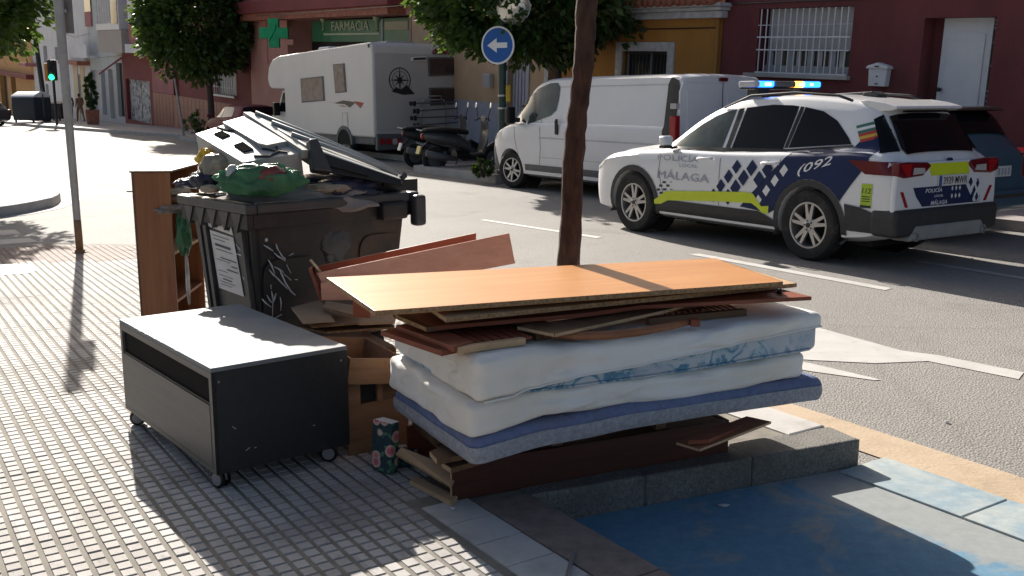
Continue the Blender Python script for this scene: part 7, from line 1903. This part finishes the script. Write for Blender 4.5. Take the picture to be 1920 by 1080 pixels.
quadboard('divider', [at_y(594, 505, 4.74), at_y(606, 520, 4.74), at_y(600, 513, 4.98), at_y(580, 488, 4.98)], .012, 'wood_pale', ldr, o_)
quadboard('cut_block', [at_y(602, 530, 4.70), at_y(660, 524, 4.70), at_y(662, 562, 4.70), at_y(604, 562, 4.70)], -.012, 'wood_pinkpine', ldr, o_)
quadboard('leg_block', [at_y(663, 560, 4.60), at_y(695, 566, 4.60), at_y(697, 594, 4.60), at_y(664, 592, 4.60)], -.03, 'wood_red', ldr, o_)
# cardboard and chipboard scraps
board('chipboard_sheet', [(585, 612), (740, 600), (700, 570), (548, 580)], .40, .010, 'cardboard', 'broken fibreboard sheet with a torn edge beside the drawer', dz=(0, 0, .0, 0), edge={0: 'chipboard', 3: 'chipboard'})
board('chipboard_sheet', [(568, 606), (628, 602), (600, 562), (546, 576)], .43, .006, 'cardboard', 'small tan cardboard flap left of the broken sheets')
board('chipboard_sheet', [(605, 575), (662, 590), (664, 572), (612, 564)], .462, .012, 'cardboard', 'narrow tan fibreboard piece lying on the broken sheets', edge={0: 'chipboard'})
board('chipboard_sheet', [(545, 610), (612, 622), (745, 612), (700, 590), (560, 590)], .372, .012, 'wood_brown', 'dark brown broken panel lowest under the tan scraps', edge={0: 'chipboard', 1: 'chipboard'})
board('wooden_board', [(672, 606), (745, 603), (735, 590), (680, 590)], .42, .012, 'wood_pale', 'split pale board end between scraps and mattress', edge={0: 'wood_pale'})
# stack that carries the scraps: old chest carcass
cc = thing('chest_carcass', 'dark wooden chest carcass standing behind the cabinet', 'chest', (-.93, 4.60, 0), R(30))
MB().box(0, .42, 0, .018, 0, .36).build('side_panel', m('wood_brown'), cc); MB().box(0, .42, .36, .378, 0, .36).build('side_panel', m('wood_brown'), cc)
MB().box(0, .42, .0185, .3595, .34, .358).build('top_panel', m('wood_brown'), cc); MB().box(0, .018, .0185, .3595, 0, .3395).build('back_panel', m('wood_cherry'), cc)
# open drawer tilted between cabinet and heap
def drawer_box(name, label, loc, rot, L_, W_, h_, mats):
    t_ = thing(name, label, 'drawer', loc, rot=rot)
    MB().box(0, L_, 0, .014, 0, h_).build('side', m(mats[0]), t_, bevel=.001); MB().box(0, L_, W_ - .014, W_, 0, h_).build('side', m(mats[0]), t_, bevel=.001)
    MB().box(0, .014, .0145, W_ - .0145, 0, h_).build('back', m(mats[0]), t_); MB().box(L_ - .014, L_, .0145, W_ - .0145, 0, h_).build('front', m(mats[1]), t_)
    MB().box(.0145, L_ - .0145, .0145, W_ - .0145, .008, .014).build('bottom', m(mats[2]), t_)
    return t_
dA = G(650, 694, .40)
drawer_box('drawer', 'open pale wooden drawer tilted between cabinet and mattresses', (dA.x, dA.y, .335), (R(2), R(8), R(33)), .27, .42, .115, ('wood_tan', 'wood_tan', 'wood_cherry_x'))
d2 = thing('empty_drawer_unit', 'slim wooden drawer frame with dark opening under the open drawer', 'drawer', (dA.x - .005, dA.y + .03, .0), R(35))
MB().box(.0, .26, .0, .014, .205, .335).build('rail', m('wood_cherry_x'), d2) if False else None
MB().box(.0, .30, .0, .016, .0, .225).build('lower_panel', m('wood_tan'), d2, bevel=.001)
MB().box(.0, .06, -.004, .018, .226, .325).build('stile', m('wood_tan'), d2); MB().box(.145, .17, -.004, .018, .226, .325).build('stile', m('wood_tan'), d2); MB().box(.061, .144, .012, .018, .232, .318).build('dark_opening', m('dark_void'), d2)
MB().box(.171, .30, .0, .016, .226, .325).build('upper_panel', m('wood_brown'), d2); MB().box(.0, .30, .0165, .30, .20, .215).build('shelf', m('wood_brown'), d2)

# ------------------------------------------------------------------ below the mattresses
FB = G(848, 940); pa = R(25)
bf = thing('bed_base', 'dark red wooden bed base with open pale end under the mattresses', 'bed base', FB, pa)
MB().box(0, 1.32, 0, .018, .0, .150).build('front_panel', m('wood_darkred'), bf, bevel=.001)
MB().box(-.0015, .0, .001, .017, .002, .148).build('panel_end', m('wood_pale'), bf)
MB().box(.0, 1.32, .52, .538, .0, .150).build('rear_panel', m('wood_red'), bf)
MB().box(1.302, 1.32, .0185, .5195, .0, .150).build('end_panel', m('wood_brown'), bf)
MB().box(.03, 1.29, .0185, .5195, .135, .149).build('inner_shelf', m('wood_brown'), bf)
for x in (.45, .95): MB().box(x, x + .05, .02, .519, .150, .246).build('cross_timber', m('wood_brown'), bf)
MB().box(.02, .06, .25, .519, .150, .246).build('cross_timber', m('wood_brown'), bf)
board('chipboard_sheet', [(846, 912), (860, 880), (752, 838), (742, 850)], .10, .010, 'cardboard', 'tan panel slanting inside the open end of the bed base', dz=(-.02, .0, .04, .0), edge={0: 'wood_pale', 3: 'chipboard'})
board('wooden_board', [(768, 900), (846, 940), (858, 930), (782, 893)], .022, .022, 'wood_pale', 'pale batten lying on the ground at the bed base corner', edge={0: 'wood_pale'})
board('wooden_board', [(806, 846), (820, 862), (880, 850), (850, 828)], .215, .022, 'wood_brown', 'short dark plank under the left corner of the blue mattress', edge={0: 'wood_pale', 1: 'wood_brown'})
board('wooden_board', [(828, 866), (846, 878), (900, 862), (870, 846)], .180, .022, 'wood_brown', 'short pale ended plank just above the bed base front', edge={0: 'wood_pale', 1: 'wood_brown'})
board('wooden_board', [(1268, 829), (1312, 842), (1446, 790), (1400, 780)], .17, .012, 'wood_cherry_x', 'thin board with pale edges jutting out under the blue mattress', dz=(0, 0, .03, .03), edge={0: 'wood_pale', 1: 'wood_pale'})
board('wooden_board', [(1290, 826), (1330, 824), (1400, 796), (1360, 790)], .195, .018, 'wood_red', 'small dark red board above the thin jutting board', edge={0: 'wood_red'})
# flowered cushion folded upright
cp = G(694, 882)
cu = thing('folded_cushion', 'folded flowered seat cushion standing beside the bed base', 'cushion', cp, R(-38))
MB().box(0, .115, 0, .055, .005, .225, M4((0, 0, 0), rx=R(-4))).build('upright_pad', m('floral'), cu, bevel=.012, seg=3)
MB().box(.02, .112, .006, .05, .2245, .2275, M4((0, 0, 0), rx=R(-4))).build('torn_edge', m('sign_white'), cu)
MB().box(.10, .20, .02, .17, .002, .045, M4((0, 0, 0), rz=R(40))).build('lying_pad', m('floral'), cu, bevel=.012, seg=3)
# metal strip and crumbs of litter
a, b = G(1066, 1076), G(1076, 1038)
ms = thing('metal_strip', 'bluish metal strip lying across the brown kerb at the bottom edge', 'metal strip', a + (a - b) * .3)
d = (b - a) * 1.3
MB().box(0, d.length, -.008, .008, .004, .007, M4((0, 0, 0), math.atan2(d.y, d.x))).box(0, d.length, -.008, -.006, .007, .020, M4((0, 0, 0), math.atan2(d.y, d.x))).build('channel', m('steel'), ms)
for i, (x, y, z, lab) in enumerate(((849, 955, .004, 'white pebble on the dark slab below the bed base'), (1357, 949, RZ + .014, 'white paper scrap on the blue bay near the kerb'), (1775, 792, RZ + .004, 'tiny white scrap on the sunlit road'))):
    p = G(x, y, z); tag(blob('litter_scrap', 'bag_white', p + Vector((0, 0, .004)), (.012 if i != 1 else .025, .010, .006), i + 40, .4, sub=2), lab, 'litter')
